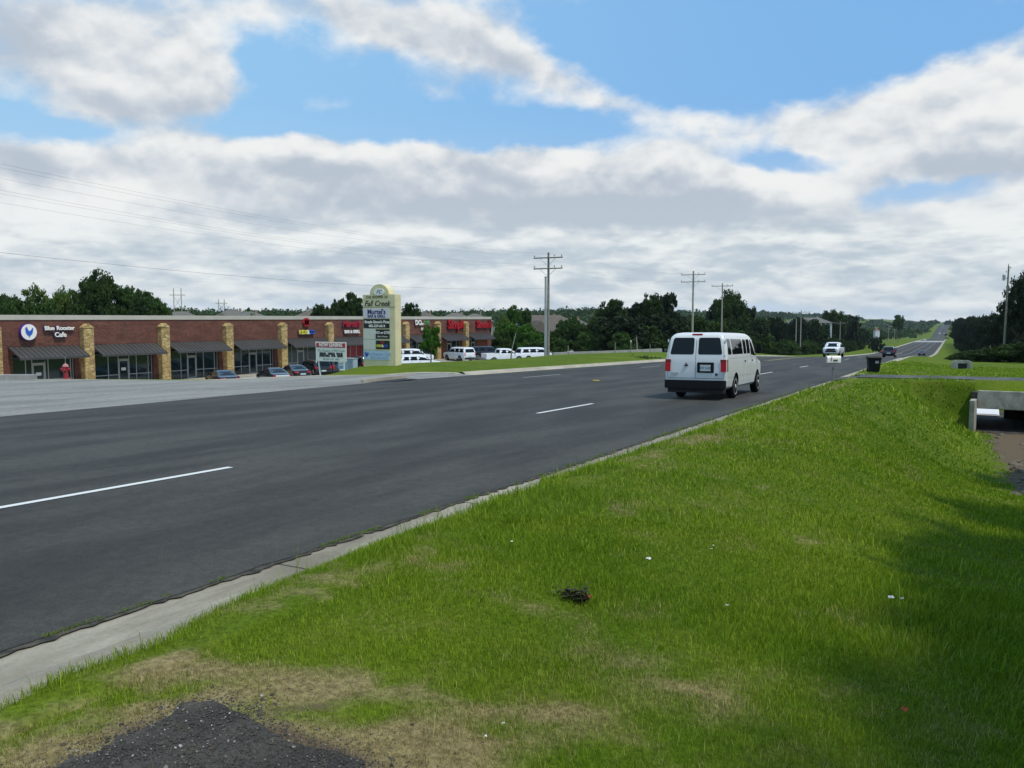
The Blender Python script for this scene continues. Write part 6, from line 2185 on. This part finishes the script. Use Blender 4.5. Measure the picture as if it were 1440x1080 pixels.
# wires between the poles (each one a thing)
k = 0
for i in range(6):
    w_ = wire(t0[i], t1[i], 0.9, None, r=.0032)
    tag(w_.build('power_line', M['wire']), '%s line of the %s crossarm, running left from the tall brown pole' % (('outermost roadward', 'middle', 'innermost shopward')[2 - i % 3], ('upper', 'lower')[i // 3]), 'power line', 'power lines left of the tall brown pole')
for i in range(6):
    w_ = wire(t1[i], t2[i], 0.8, None, r=.0032)
    tag(w_.build('power_line', M['wire']), '%s line of the %s crossarms between the brown and the pale pole' % (('roadward', 'middle', 'shopward')[2 - i % 3], ('upper', 'lower')[i // 3]), 'power line', 'power lines between the brown and pale poles')
lowA, lowB = Vector((XP, P0y, t0[0].z - 3.6)), Vector((XP, P1y, t1[0].z - 3.4))
tag(wire(lowA, lowB, 0.8, None, r=.006).build('telephone_cable', M['wire']), 'thicker low cable below the power lines at the left', 'cable')

# two far H-frame pylons
for (pxa, pxb, pt, D, lab) in ((247, 257.5, 405, 260, 'wooden H-frame pylon seen above the roof of the shops, nearer one'), (309.5, 317.5, 421, 480, 'small faint H-frame pylon above the shop roof, farther one')):
    xa, ya = at(pxa, D); xb, yb = at(pxb, D)
    z0 = gz(xa, ya) - .5
    zt = zpx(pt, xa, ya)
    hf = empty('lattice_pylon', (xa, ya, z0), 0, lab, 'pylon')
    d = Vector((xb - xa, yb - ya, 0)); Hh = zt - z0; k_ = D / 260
    MB().path([(0, 0, 0), (0, 0, Hh)], [.17 * k_, .12 * k_], n=8).build('pole', M['wood_pole_pale'], hf)
    MB().path([(d.x, d.y, 0), (d.x, d.y, Hh)], [.17 * k_, .12 * k_], n=8).build('pole', M['wood_pole_pale'], hf)
    e = d * .55
    MB().tube((-e.x, -e.y, Hh - 2.2), (d.x + e.x, d.y + e.y, Hh - 2.2), .10 * k_, n=6).build('crossarm', M['wood_pole_pale'], hf)
    MB().tube((0, 0, Hh - 6.5), (d.x, d.y, Hh - 2.6), .05 * k_, n=5).tube((0, 0, Hh - 2.6), (d.x, d.y, Hh - 6.5), .05 * k_, n=5).build('brace', M['wood_pole_pale'], hf)


# ================================================================ TREES
def leaf_material(name, c1, c2, tr=0.25):
    m_ = bpy.data.materials.new(name); m_.use_nodes = True
    q = NG(m_.node_tree); b = bsdf(m_)
    rnd = q.node('ShaderNodeAttribute', attribute_name='tint').outputs['Fac']
    oi = q.node('ShaderNodeObjectInfo').outputs['Random']
    f_ = q.m('ADD', q.m('MULTIPLY', rnd, 0.75), q.m('MULTIPLY', oi, 0.25))
    col = q.mix(f_, c1, c2)
    q.put(b.inputs['Base Color'], col)
    b.inputs['Roughness'].default_value = 0.65
    b.inputs['Specular IOR Level'].default_value = 0.2
    t_ = q.node('ShaderNodeBsdfTranslucent'); q.put(t_.inputs[0], q.v('MULTIPLY', col, (1.3, 1.35, 0.8)))
    mx = q.node('ShaderNodeMixShader'); mx.inputs[0].default_value = tr
    q.l.new(b.outputs[0], mx.inputs[1]); q.l.new(t_.outputs[0], mx.inputs[2]); q.l.new(mx.outputs[0], q.n['Material Output'].inputs[0])
    return m_


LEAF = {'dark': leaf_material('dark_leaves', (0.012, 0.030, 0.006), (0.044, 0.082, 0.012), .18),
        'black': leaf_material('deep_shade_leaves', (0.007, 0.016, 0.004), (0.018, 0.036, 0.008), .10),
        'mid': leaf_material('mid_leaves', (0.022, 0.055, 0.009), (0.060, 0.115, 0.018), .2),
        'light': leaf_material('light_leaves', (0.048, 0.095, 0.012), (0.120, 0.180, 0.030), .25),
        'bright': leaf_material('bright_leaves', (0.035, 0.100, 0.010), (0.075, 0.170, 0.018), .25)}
M['bark'] = mat('bark', (0.055, 0.042, 0.032), 0.95, var=.3, vscale=6)


def crown_mesh(seed, nclump, nleaf, leaf, low=0.12, spread=1.0, hollow=0.55, flat=1.0):
    """unit crown: radius about 1, from z=low to z=1 (scaled per tree); leaf clumps with gaps between"""
    r = np.random.default_rng(seed)
    C, S = [], []
    # several main lobes give an uneven outline
    nl = 8
    lob = []
    for i in range(nl):
        a = 2 * math.pi * (i + r.random() * .8) / nl
        up = i % 2
        rad = (r.uniform(.28, .48) if up else r.uniform(.48, .66)) * spread
        lob.append((rad * math.cos(a), rad * math.sin(a), r.uniform(.62, .78) if up else r.uniform(low + .24, .58), r.uniform(.28, .38)))
    lob.append((r.uniform(-.15, .15), r.uniform(-.15, .15), .76, .40))
    lob.append((r.uniform(-.15, .15), r.uniform(-.15, .15), .52, .52))
    lob.append((r.uniform(-.25, .25), r.uniform(-.25, .25), low + .24, .46))
    for i in range(nclump):
        L_ = lob[r.integers(len(lob))]
        v = r.normal(size=3); v /= np.linalg.norm(v)
        k = hollow + (1 - hollow) * r.random()
        c = np.array([L_[0] + v[0] * L_[3] * k, L_[1] + v[1] * L_[3] * k, min(.93, L_[2] + v[2] * L_[3] * k * .62)])
        c[2] = max(c[2], low * .7)
        C.append(c); S.append(r.uniform(.085, .17))
    C, S = np.array(C), np.array(S)
    n = nclump * nleaf
    ci = np.repeat(np.arange(nclump), nleaf)
    v = r.normal(size=(n, 3)); v /= np.linalg.norm(v, axis=1)[:, None]
    rad = S[ci] * r.random(n) ** .45
    P_ = C[ci] + v * rad[:, None] * np.array([1, 1, .62])
    tint = np.clip(r.random(nclump)[ci] * .6 + r.random(n) * .45, 0, 1)
    u = r.normal(size=(n, 3)); u[:, 2] *= .5; u /= np.linalg.norm(u, axis=1)[:, None]
    w = np.cross(u, v + r.normal(size=(n, 3)) * .5); w /= (np.linalg.norm(w, axis=1)[:, None] + 1e-9)
    s_ = leaf * r.uniform(.6, 1.4, n)[:, None]
    q0, q1, q2, q3 = P_ - u * s_, P_ - w * s_ * .6, P_ + u * s_, P_ + w * s_ * .6
    V = np.stack([q0, q1, q2, q3], 1).reshape(-1, 3)
    b = np.arange(n) * 4
    me = mesh_np('crown', V, np.stack([b, b + 1, b + 2, b + 3], -1))
    at_ = me.attributes.new('tint', 'FLOAT', 'POINT')
    at_.data.foreach_set('value', np.repeat(tint, 4).astype(np.float32))
    return me, [(l_[0], l_[1], l_[2]) for l_ in lob]


CROWNS = {}
def get_crown(kind, v, shade):
    key = (kind, v, shade)
    if key not in CROWNS:
        par = {'tree': dict(nclump=170, nleaf=56, leaf=.040, hollow=.32), 'big': dict(nclump=280, nleaf=64, leaf=.027, low=.10, hollow=.32), 'bush': dict(nclump=80, nleaf=50, leaf=.048, low=.02, hollow=.4),
               'airy': dict(nclump=80, nleaf=46, leaf=.034, low=.2), 'shade': dict(nclump=600, nleaf=60, leaf=.030, low=.05, hollow=.2), 'sapling': dict(nclump=70, nleaf=60, leaf=.055, low=.1, hollow=.3, spread=.8), 'thicket': dict(nclump=180, nleaf=60, leaf=.040, low=-.02, hollow=.4)}[kind]
        me, lob = crown_mesh(100 * ['tree', 'big', 'bush', 'airy', 'sapling', 'thicket', 'shade'].index(kind) + v, **par)
        me.materials.append(LEAF[shade])
        CROWNS[key] = (me, lob)
    return CROWNS[key]


TRUNKS = {}
def get_trunk(kind, v, shade, low):
    key = (kind, v)
    if key not in TRUNKS:
        _, lob = get_crown(kind, v, shade)
        m_ = MB()
        top = .55
        m_.path([(0, 0, -.04), (.01, .01, .08), (.02, -.01, .25), (0, 0, top)], [.040, .030, .024, .012], n=8)
        for (a, b_, c) in lob[:7]:
            h0 = .16 + .12 * ((a * 7) % 1)
            m_.path([(.01, 0, h0), (a * .4, b_ * .4, (h0 + c) * .5), (a, b_, c)], [.016, .011, .005], n=6)
        me = m_.mesh('trunk', smooth=.8, doubles=False)
        me.materials.append(M['bark'])
        TRUNKS[key] = me
    return TRUNKS[key]


ORD = ['first', 'second', 'third', 'fourth', 'fifth', 'sixth', 'seventh', 'eighth', 'ninth', 'tenth', 'eleventh', 'twelfth']
TREE_N = [0]
def tree(x, y, ztop, rad, kind, shade, label, group=None, name='tree', zbase=None, rz=None):
    zb = gz(x, y) - .15 if zbase is None else zbase
    Hh = ztop - zb
    TREE_N[0] += 1
    v = TREE_N[0] * 7 % 4
    root = empty(name, (x, y, zb), (TREE_N[0] * 2.399) % 6.28 if rz is None else rz, label, 'shrub' if kind == 'bush' else 'tree', group)
    me, _ = get_crown(kind, v, shade)
    c = bpy.data.objects.new('crown', me); COL.objects.link(c); c.parent = root
    Hc = Hh
    if kind in ('tree', 'big', 'airy') and Hh > 2.1 * rad:
        Hc = 2.1 * rad + .25 * (Hh - 2.1 * rad)
    c.scale = (rad, rad, Hc)
    c.location = (0, 0, Hh - Hc)
    t = bpy.data.objects.new('trunk' if kind != 'bush' else 'stem', get_trunk(kind, v, shade, 0)); COL.objects.link(t); t.parent = root
    t.scale = (rad, rad, Hh)
    if kind in ('sapling',):
        t.scale = (rad * .8, rad * .8, Hh)
    return root


def tpx(px, D, py, wpx, kind, shade, label, group=None, name='tree'):
    x, y = at(px, D)
    return tree(x, y, zpx(py, x, y) + .3, wpx / F * D * 0.5 / .88, kind, shade, label, group, name)


# behind the shops, left to right
tpx(146, 118, 381, 80, 'big', 'dark', 'tallest dark round oak rising behind the left end of the shops')
tpx(-18, 122, 408, 60, 'tree', 'light', 'light green tree cut by the left edge behind the shop roof')
tpx(14, 124, 414, 42, 'tree', 'mid', 'loose green tree behind the shop roof just right of the left edge')
tpx(54, 120, 402, 50, 'airy', 'light', 'airy light green tree behind the round rooster sign')
tpx(82, 117, 412, 46, 'tree', 'light', 'low light green tree between the airy tree and the oak')
tpx(100, 121, 399, 50, 'airy', 'light', 'pale leafy tree touching the left side of the tall oak')
tpx(182, 118, 402, 42, 'tree', 'mid', 'mid green tree touching the right side of the tall oak')
tpx(205, 121, 411, 40, 'tree', 'mid', 'green tree second from the tall oak to its right')
tpx(226, 119, 420, 28, 'tree', 'mid', 'last small green tree of the clump behind the shops on its right end')
for k, px in enumerate(range(-40, 240, 26)):
    tpx(px, 112 + (k * 5) % 9, 428 - (k * 7) % 8, 54, 'thicket', 'dark' if 95 < px < 200 else 'mid', 'low dense shrub under the trees behind the left shops, %s from the left' % ORD[k], 'undergrowth behind the left shops', 'shrub')
tpx(494, 128, 412, 46, 'tree', 'dark', 'dark round tree behind the shops left of the pylon sign')
tpx(478, 131, 421, 30, 'tree', 'dark', 'smaller dark tree leaning on the round one left of the pylon sign')
tpx(452, 150, 428, 30, 'tree', 'dark', 'low dark tree behind the shops above the leasing board')
tpx(578, 150, 428, 34, 'tree', 'dark', 'dark tree behind the shops right of the pylon sign')
# right of the shops
tpx(722, 168, 430, 24, 'tree', 'bright', 'bright green round tree behind the right end of the shops')
tpx(738, 172, 434, 22, 'tree', 'mid', 'darker green round tree beside the bright one near the brown roof')
tpx(708, 150, 441, 28, 'bush', 'light', 'light green bush touching the right end of the shops')
tpx(716, 138, 455, 44, 'thicket', 'bright', 'bright green shrub right of the last shop', None, 'shrub')
tpx(703, 132, 466, 34, 'thicket', 'mid', 'low green shrub at the corner of the last shop', None, 'shrub')
tpx(742, 132, 458, 46, 'thicket', 'bright', 'green shrub behind the leaning pole', None, 'shrub')
for k, (px, D, py, w, sh_) in enumerate(((765, 140, 468, 44, 'mid'), (790, 140, 463, 40, 'dark'), (812, 138, 452, 46, 'mid'), (836, 142, 448, 44, 'dark'), (800, 150, 446, 40, 'mid'), (782, 128, 476, 36, 'mid'),
                                         (850, 138, 462, 44, 'dark'), (826, 132, 470, 40, 'mid'), (755, 126, 480, 34, 'mid'))):
    tpx(px, D, py, w, 'thicket', sh_, 'green shrub between the shops and the dark wood, %s from the left of nine' % ORD[sorted((765, 790, 812, 836, 800, 782, 850, 826, 755)).index(px)], 'green shrubs beyond the parking lot', 'shrub')
# dark wood left of the road
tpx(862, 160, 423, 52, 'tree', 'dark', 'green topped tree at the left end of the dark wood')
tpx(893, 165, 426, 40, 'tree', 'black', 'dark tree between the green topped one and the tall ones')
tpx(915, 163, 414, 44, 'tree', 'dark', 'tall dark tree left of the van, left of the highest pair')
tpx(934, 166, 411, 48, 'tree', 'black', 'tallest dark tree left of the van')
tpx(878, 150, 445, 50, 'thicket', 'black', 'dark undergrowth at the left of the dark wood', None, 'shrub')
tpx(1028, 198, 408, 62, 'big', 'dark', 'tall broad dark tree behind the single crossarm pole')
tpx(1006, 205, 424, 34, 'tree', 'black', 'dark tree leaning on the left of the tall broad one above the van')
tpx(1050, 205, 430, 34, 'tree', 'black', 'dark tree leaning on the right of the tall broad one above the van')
tpx(1172, 330, 435, 44, 'big', 'dark', 'tall dark round tree above the oncoming pickup')
tpx(1192, 345, 443, 40, 'tree', 'black', 'dark tree right of the round one above the oncoming pickup')
tpx(1146, 350, 447, 20, 'tree', 'dark', 'small dark tree in front of the white house')
tpx(1232, 300, 474, 22, 'thicket', 'black', 'dark bush at the roadside in front of the small white hut', None, 'shrub')
tpx(1262, 560, 443, 17, 'tree', 'mid', 'lone greener tree standing by the valley road')
r_ = random.Random(44)
for k in range(64):                                   # rows of the dense dark wood
    t = k / 63
    px = 848 + (1238 - 848) * t + r_.uniform(-5, 5)
    Lt = 44 + 22 * r_.random() - 12 * t * r_.random()
    Y_ = cur(px, Lt)
    if Y_ < 118 or Y_ > 430:
        continue
    D = Y_ * ca + Lt * sa
    top = np.interp(px, [850, 960, 1060, 1100, 1160, 1205, 1240], [446, 444, 446, 448, 452, 458, 466]) + r_.uniform(-3, 5)
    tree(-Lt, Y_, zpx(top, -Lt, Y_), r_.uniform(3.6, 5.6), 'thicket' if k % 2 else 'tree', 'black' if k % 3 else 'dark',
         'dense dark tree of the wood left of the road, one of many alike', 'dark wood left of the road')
for k in range(46):                                   # front edge of the wood: shrubs down to the grass
    Y_ = 120 + k * 6.6 + r_.uniform(-2, 2)
    Lt = np.interp(Y_, [120, 180, 420], [44, 39, 37]) + r_.uniform(-1.5, 2.5)
    zt_ = gz(-Lt, Y_) + r_.uniform(3.4, 6.4)
    tree(-Lt, Y_, zt_, r_.uniform(2.8, 4.2), 'thicket', 'dark' if k % 3 else 'mid', 'low dark shrub along the front edge of the wood left of the road', 'shrubs along the edge of the dark wood', 'shrub')
for k in range(18):
    Y_ = 420 + k * 13
    Lt = 40 + r_.uniform(0, 14)
    if 640 < Y_ < 740: continue
    tree(-Lt, Y_, gz(-Lt, Y_) + r_.uniform(7, 11), r_.uniform(4, 6), 'tree', 'dark', 'dark tree lining the left side of the valley road', 'trees lining the left of the valley road')
# right of the road
tpx(1432, 118, 387, 64, 'big', 'black', 'tallest dark tree with gaps of sky, right of the transformer pole')
tpx(1462, 108, 372, 70, 'big', 'black', 'dark tree cut by the right edge of the picture')
tpx(1405, 160, 440, 44, 'tree', 'black', 'dark tree behind the transformer pole, lower than its neighbour')
tpx(1386, 190, 448, 36, 'tree', 'black', 'dark tree behind the thin bare pole at the right')
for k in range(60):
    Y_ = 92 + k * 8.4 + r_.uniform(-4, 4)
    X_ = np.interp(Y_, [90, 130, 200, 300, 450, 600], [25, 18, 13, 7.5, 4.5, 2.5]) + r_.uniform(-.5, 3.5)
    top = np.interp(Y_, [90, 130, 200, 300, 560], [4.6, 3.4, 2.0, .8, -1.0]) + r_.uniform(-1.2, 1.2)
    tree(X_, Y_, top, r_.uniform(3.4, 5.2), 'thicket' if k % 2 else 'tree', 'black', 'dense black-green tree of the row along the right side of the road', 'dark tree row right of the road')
for k in range(70):
    Y_ = 84 + k * 5.5 + r_.uniform(-4, 4)
    X_ = np.interp(Y_, [80, 110, 200, 330, 470], [22, 15.0, 11.0, 6.2, 2.8]) + r_.uniform(0, 2.0)
    tree(X_, Y_, gz(X_, Y_) + r_.uniform(2.0, 4.6), r_.uniform(2.4, 3.8), 'thicket', 'black' if k % 3 else 'dark', 'low dark shrub under the tree row right of the road', 'shrubs under the right tree row', 'shrub')
for k in range(16):
    X_ = 24 + (k % 4) * 8 + r_.uniform(-2, 2); Y_ = 78 + (k // 4) * 14 + r_.uniform(-3, 3)
    if X_ / Y_ < .3 or True:
        tree(X_, Y_, r_.uniform(4, 8), r_.uniform(4, 5.5), 'tree', 'black', 'dark tree of the wood beyond the right edge', 'wood beyond the right edge')
# unseen trees added right of the view to shade the right of the lawn
tree(6.7, 5.6, 7.4, 5.9, 'shade', 'dark', 'broad unseen shade tree added on the bank right of the ditch near the viewer', zbase=gz(6.7, 5.6) - .1)
tree(7.4, 14.0, 5.6, 5.6, 'shade', 'dark', 'second unseen shade tree added on the bank right of the ditch, farther along', zbase=gz(7.4, 14.0) - .1)
tree(8.2, 24.0, 4.6, 5.4, 'shade', 'dark', 'third unseen shade tree added on the bank right of the ditch before the culvert', zbase=gz(8.2, 24.0) - .1)

for k, (px, D, h_, rr_) in enumerate(((1352, 96, 1.0, 2.2), (1372, 88, 1.3, 2.6), (1392, 92, 1.6, 2.6), (1412, 86, 1.5, 2.8), (1434, 84, 1.8, 3.0), (1452, 80, 2.0, 3.0))):
    x, y = at(px, D)
    tree(x, y, gz(x, y) + h_, rr_, 'thicket', 'dark', 'low scrub under the dark trees at the right, %s from the left of six' % ORD[k], 'low scrub at the foot of the right trees', 'shrub')

tree(7.2, 9.9, 6.6, 5.7, 'shade', 'dark', 'unseen shade tree added between the nearest one and the second one on the bank', zbase=gz(7.2, 9.9) - .1)  # two more unseen trees added to widen the shade on the lawn
tree(7.0, 1.4, 8.4, 6.0, 'shade', 'dark', 'unseen shade tree added on the bank beside the viewer, just out of the picture', zbase=gz(7.0, 1.4) - .1)

# saplings on the berm
sx_, sy_ = at(606, 55.5)
sp = tree(sx_, sy_, zpx(452, sx_, sy_), 19 / F * 55.5 * 1.03, 'sapling', 'bright', 'small round bright green tree on the berm right of the pylon sign', zbase=gz(sx_, sy_) - .05)
MB().tube((0, 0, 0), (0.02, 0, 1.5), .045, n=8).build('stake', M['wood_pole'], sp)
lx_, ly_ = at(718.5, 72)
lzb = gz(lx_, ly_)
tpz = zpx(468, lx_, ly_) - lzb
ls = empty('leaning_pole', (lx_, ly_, lzb), 0, 'thin pale pole leaning right on the berm in front of the white pickup', 'pole')
MB().tube((0, 0, -.1), (.06, 0, .75), .075, .06, n=8).build('base', M['wood_pole'], ls)
MB().tube((.06, 0, .75), (.46, .1, tpz), .035, .022, n=7).build('rod', M['steel'], ls)

# far woods: nobody can count these
def far_wood(name, label, n, rmin, rmax, seed, shade, hmin, hmax, azs=(-60, 60)):
    r = np.random.default_rng(seed)
    P_, S, Hs = [], [], []
    while len(P_) < n:
        D = math.exp(r.uniform(math.log(rmin), math.log(rmax)))
        a = R(r.uniform(*azs))
        X_ = D * math.sin(a - YAW); Y_ = D * math.cos(a - YAW)
        if (-31 if Y_ > 760 else -38 if Y_ > 430 else -64) < X_ < (3.5 if Y_ > 560 else 24) and Y_ < 2600:
            if not (Y_ > 1950): continue
        if -95 < X_ < -20 and Y_ < 160: continue
        if X_ < 0 and D < 420 and fbm(X_ / 60, Y_ / 60, 5, 2) < .42: continue
        P_.append((X_, Y_)); Hs.append(r.uniform(hmin, hmax)); S.append(r.uniform(4.5, 8) * (1 + D / 2500))
    P_ = np.array(P_); S = np.array(S); Hs = np.array(Hs)
    Dd = np.hypot(P_[:, 0], P_[:, 1])
    nl = 44
    ci = np.repeat(np.arange(n), nl)
    v = r.normal(size=(n * nl, 3)); v /= np.linalg.norm(v, axis=1)[:, None]
    v[:, 2] = np.abs(v[:, 2]) * 1.0 - .45 * (r.random(n * nl) < .5)
    rad = r.uniform(.6, 1.0, n * nl)
    lump = 1 + .25 * np.sin(v[:, 0] * 5 + ci) * np.cos(v[:, 1] * 4 + ci * 1.7)
    zc_ = ground(P_[:, 0], P_[:, 1])
    Q = np.stack([P_[ci, 0] + v[:, 0] * S[ci] * rad * lump, P_[ci, 1] + v[:, 1] * S[ci] * rad * lump, zc_[ci] + Hs[ci] * (.52 + .48 * v[:, 2] * rad * lump)], -1)
    u = r.normal(size=Q.shape); u /= np.linalg.norm(u, axis=1)[:, None]
    w = np.cross(u, v); w /= (np.linalg.norm(w, axis=1)[:, None] + 1e-9)
    s_ = (np.maximum(.55, Dd[ci] * .0016) * r.uniform(.7, 1.4, len(ci)))[:, None]
    V = np.stack([Q - u * s_, Q - w * s_ * .7, Q + u * s_, Q + w * s_ * .7], 1).reshape(-1, 3)
    b = np.arange(len(ci)) * 4
    me = mesh_np(name, V, np.stack([b, b + 1, b + 2, b + 3], -1))
    tint = np.clip(r.random(n)[ci] * .7 + r.random(len(ci)) * .3, 0, 1)
    at_ = me.attributes.new('tint', 'FLOAT', 'POINT'); at_.data.foreach_set('value', np.repeat(tint, 4).astype(np.float32))
    return tag(link(name, me, LEAF[shade]), label, 'woodland', kind='stuff')


far_wood('far_woodland', 'far-off wooded ridge along the whole horizon', 5200, 470, 2600, 3, 'dark', 8, 13)
far_wood('distant_treetops', 'scattered trees of the suburb beyond the shops', 700, 210, 620, 4, 'mid', 5.5, 9.5, azs=(-50, 12))

# ================================================================ HOUSES
M['shingle'] = shingle_material('brown_shingle', (0.120, 0.100, 0.083))
M['shingle_grey'] = shingle_material('grey_shingle', (0.135, 0.128, 0.113))
M['tan_brick'] = mat('tan_house_wall', (0.30, 0.22, 0.15), 0.9, var=.12, vscale=1)
M['white_wall'] = mat('white_house_wall', (0.70, 0.71, 0.70), 0.8)


def house(px, D, ptop, wid, dep, roofh, rz, roofm, wallm, label, cross=True):
    x, y = at(px, D)
    zt = zpx(ptop, x, y)
    wall_h = 2.7
    zb = zt - roofh - wall_h
    root = empty('house', (x, y, zb), rz, label, 'house')
    a, b_ = wid / 2, dep / 2
    low = min(gz(x + dx, y + dy) for dx in (-a, a) for dy in (-b_, b_)) - zb
    MB().box(-a + .4, a - .4, -b_ + .4, b_ - .4, min(low, 0) - .3, wall_h).build('wall', wallm, root)
    ridge = max(.6, a - b_)
    rf = MB()
    rf.add([(-a, -b_, wall_h), (a, -b_, wall_h), (a, b_, wall_h), (-a, b_, wall_h), (-ridge, 0, wall_h + roofh), (ridge, 0, wall_h + roofh), (-a, -b_, wall_h - .18), (a, -b_, wall_h - .18), (a, b_, wall_h - .18), (-a, b_, wall_h - .18)],
           [(0, 1, 5, 4), (1, 2, 5), (2, 3, 4, 5), (3, 0, 4), (9, 8, 7, 6), (6, 7, 1, 0), (7, 8, 2, 1), (8, 9, 3, 2), (9, 6, 0, 3)])
    roof = rf.build('roof', roofm, root)
    MB().box(a * .25, a * .25 + .5, .5, 1.0, wall_h + roofh * .45, wall_h + roofh + .25).build('chimney', wallm, roof)
    if cross:
        g_ = MB()
        c0 = -a * .35; w2 = b_ * .55
        g_.add([(c0 - w2, -b_ - 1.4, wall_h), (c0 + w2, -b_ - 1.4, wall_h), (c0, -b_ - 1.0, wall_h + roofh * .72), (c0, -b_ * .15, wall_h + roofh * .72), (c0 - w2, -b_ * .2, wall_h), (c0 + w2, -b_ * .2, wall_h)],
               [(0, 1, 2), (0, 2, 3, 4), (1, 5, 3, 2), (0, 4, 5, 1), (3, 5, 4)])
        g_.build('gable', roofm, roof)
        MB().box(c0 - w2 + .3, c0 + w2 - .3, -b_ - 1.2, -b_ + .39, min(low, 0) - .3, wall_h - .01).build('garage', wallm, root)
    for sx2 in (-.55, .05, .55):
        wn = MB().box(sx2 * a - .5, sx2 * a + .5, -b_ + .36, -b_ + .39, 1.0, 2.2).build('window', M['paint_white'], root)
        MB().box(sx2 * a - .42, sx2 * a + .42, -b_ + .345, -b_ + .355, 1.08, 2.12).build('pane', M['shopglass'], wn)
    return root


house(764, 178, 443, 20, 12, 4.2, YAW + .35, M['shingle'], M['tan_brick'], 'large house with a brown hipped roof behind the tall brown pole')
house(798, 186, 447, 15, 11, 3.4, YAW - .4, M['shingle'], M['tan_brick'], 'brown hipped roof right of the larger brown one')
house(712, 172, 455, 11, 9, 2.8, YAW + .2, M['shingle_grey'], M['tan_brick'], 'small grey brown roof just right of the shops')
house(840, 200, 449, 9, 8, 2.6, YAW, M['shingle_grey'], M['white_wall'], 'pale house glimpsed among the shrubs left of the dark wood', False)
house(328, 205, 435, 13, 11, 3.0, YAW + .3, M['shingle_grey'], M['tan_brick'], 'peaked grey brown roof above the shops between the pylon and the fourth column')
house(352, 230, 438, 12, 10, 2.4, YAW - .2, M['shingle_grey'], M['tan_brick'], 'lower grey brown roof right beside the peaked one above the shops', False)
house(449, 190, 434.5, 15, 12, 3.0, YAW, M['shingle'], M['tan_brick'], 'broad peaked brown roof above the shops left of the pylon sign', False)
house(256, 215, 438, 13, 10, 2.6, YAW + .4, M['shingle_grey'], M['tan_brick'], 'grey roof at the foot of the wooden H-frame pylon')
house(596, 215, 439, 11, 10, 2.2, YAW, M['shingle'], M['tan_brick'], 'brown roof above the shops behind the small round tree', False)
house(641, 225, 440, 12, 10, 2.4, YAW + .2, M['shingle_grey'], M['tan_brick'], 'pale brown roof above the red Simple letters', False)
house(668, 235, 441, 11, 10, 2.2, YAW, M['shingle_grey'], M['tan_brick'], 'pale roof above the last stone column', False)
house(1140, 320, 446.5, 15, 10, 2.0, YAW - .3, M['shingle_grey'], M['white_wall'], 'white house with a low grey roof on the rise behind the close pair of poles')
house(1118, 330, 449, 13, 10, 2.4, YAW + .3, M['shingle_grey'], M['white_wall'], 'grey roofed house left of the close pair of poles', False)
# small white hut
x, y = at(1231.5, 330)
zt = zpx(462, x, y)
hut = empty('hut', (x, y, zt - 4.2), YAW, 'tiny white hut with a red roof top at the end of the dark wood', 'hut')
MB().box(-.9, .9, -.9, .9, -6, 3.4).build('wall', M['white_wall'], hut)
MB().add([(-1.0, -1.0, 3.4), (1.0, -1.0, 3.4), (1.0, 1.0, 3.4), (-1.0, 1.0, 3.4), (0, 0, 4.3)], [(3, 2, 1, 0), (0, 1, 4), (1, 2, 4), (2, 3, 4), (3, 0, 4)]).build('roof', mat('red_roof', (.24, .12, .10), .8), hut)

# ================================================================ HAZE
HZ = MB().box(-3900, 3900, -1800, 5900, float(GZ.min()) - 1.0, 46).build('haze', None)
hm = bpy.data.materials.new('haze_air'); hm.use_nodes = True
hm.node_tree.nodes.clear()
ho = hm.node_tree.nodes.new('ShaderNodeOutputMaterial'); hv = hm.node_tree.nodes.new('ShaderNodeVolumePrincipled')
hv.inputs['Color'].default_value = (0.80, 0.88, 1.0, 1)
hv.inputs['Density'].default_value = 0.00006
hm.node_tree.links.new(hv.outputs[0], ho.inputs['Volume'])
HZ.data.materials.clear(); HZ.data.materials.append(hm)
tag(HZ, kind='stuff')
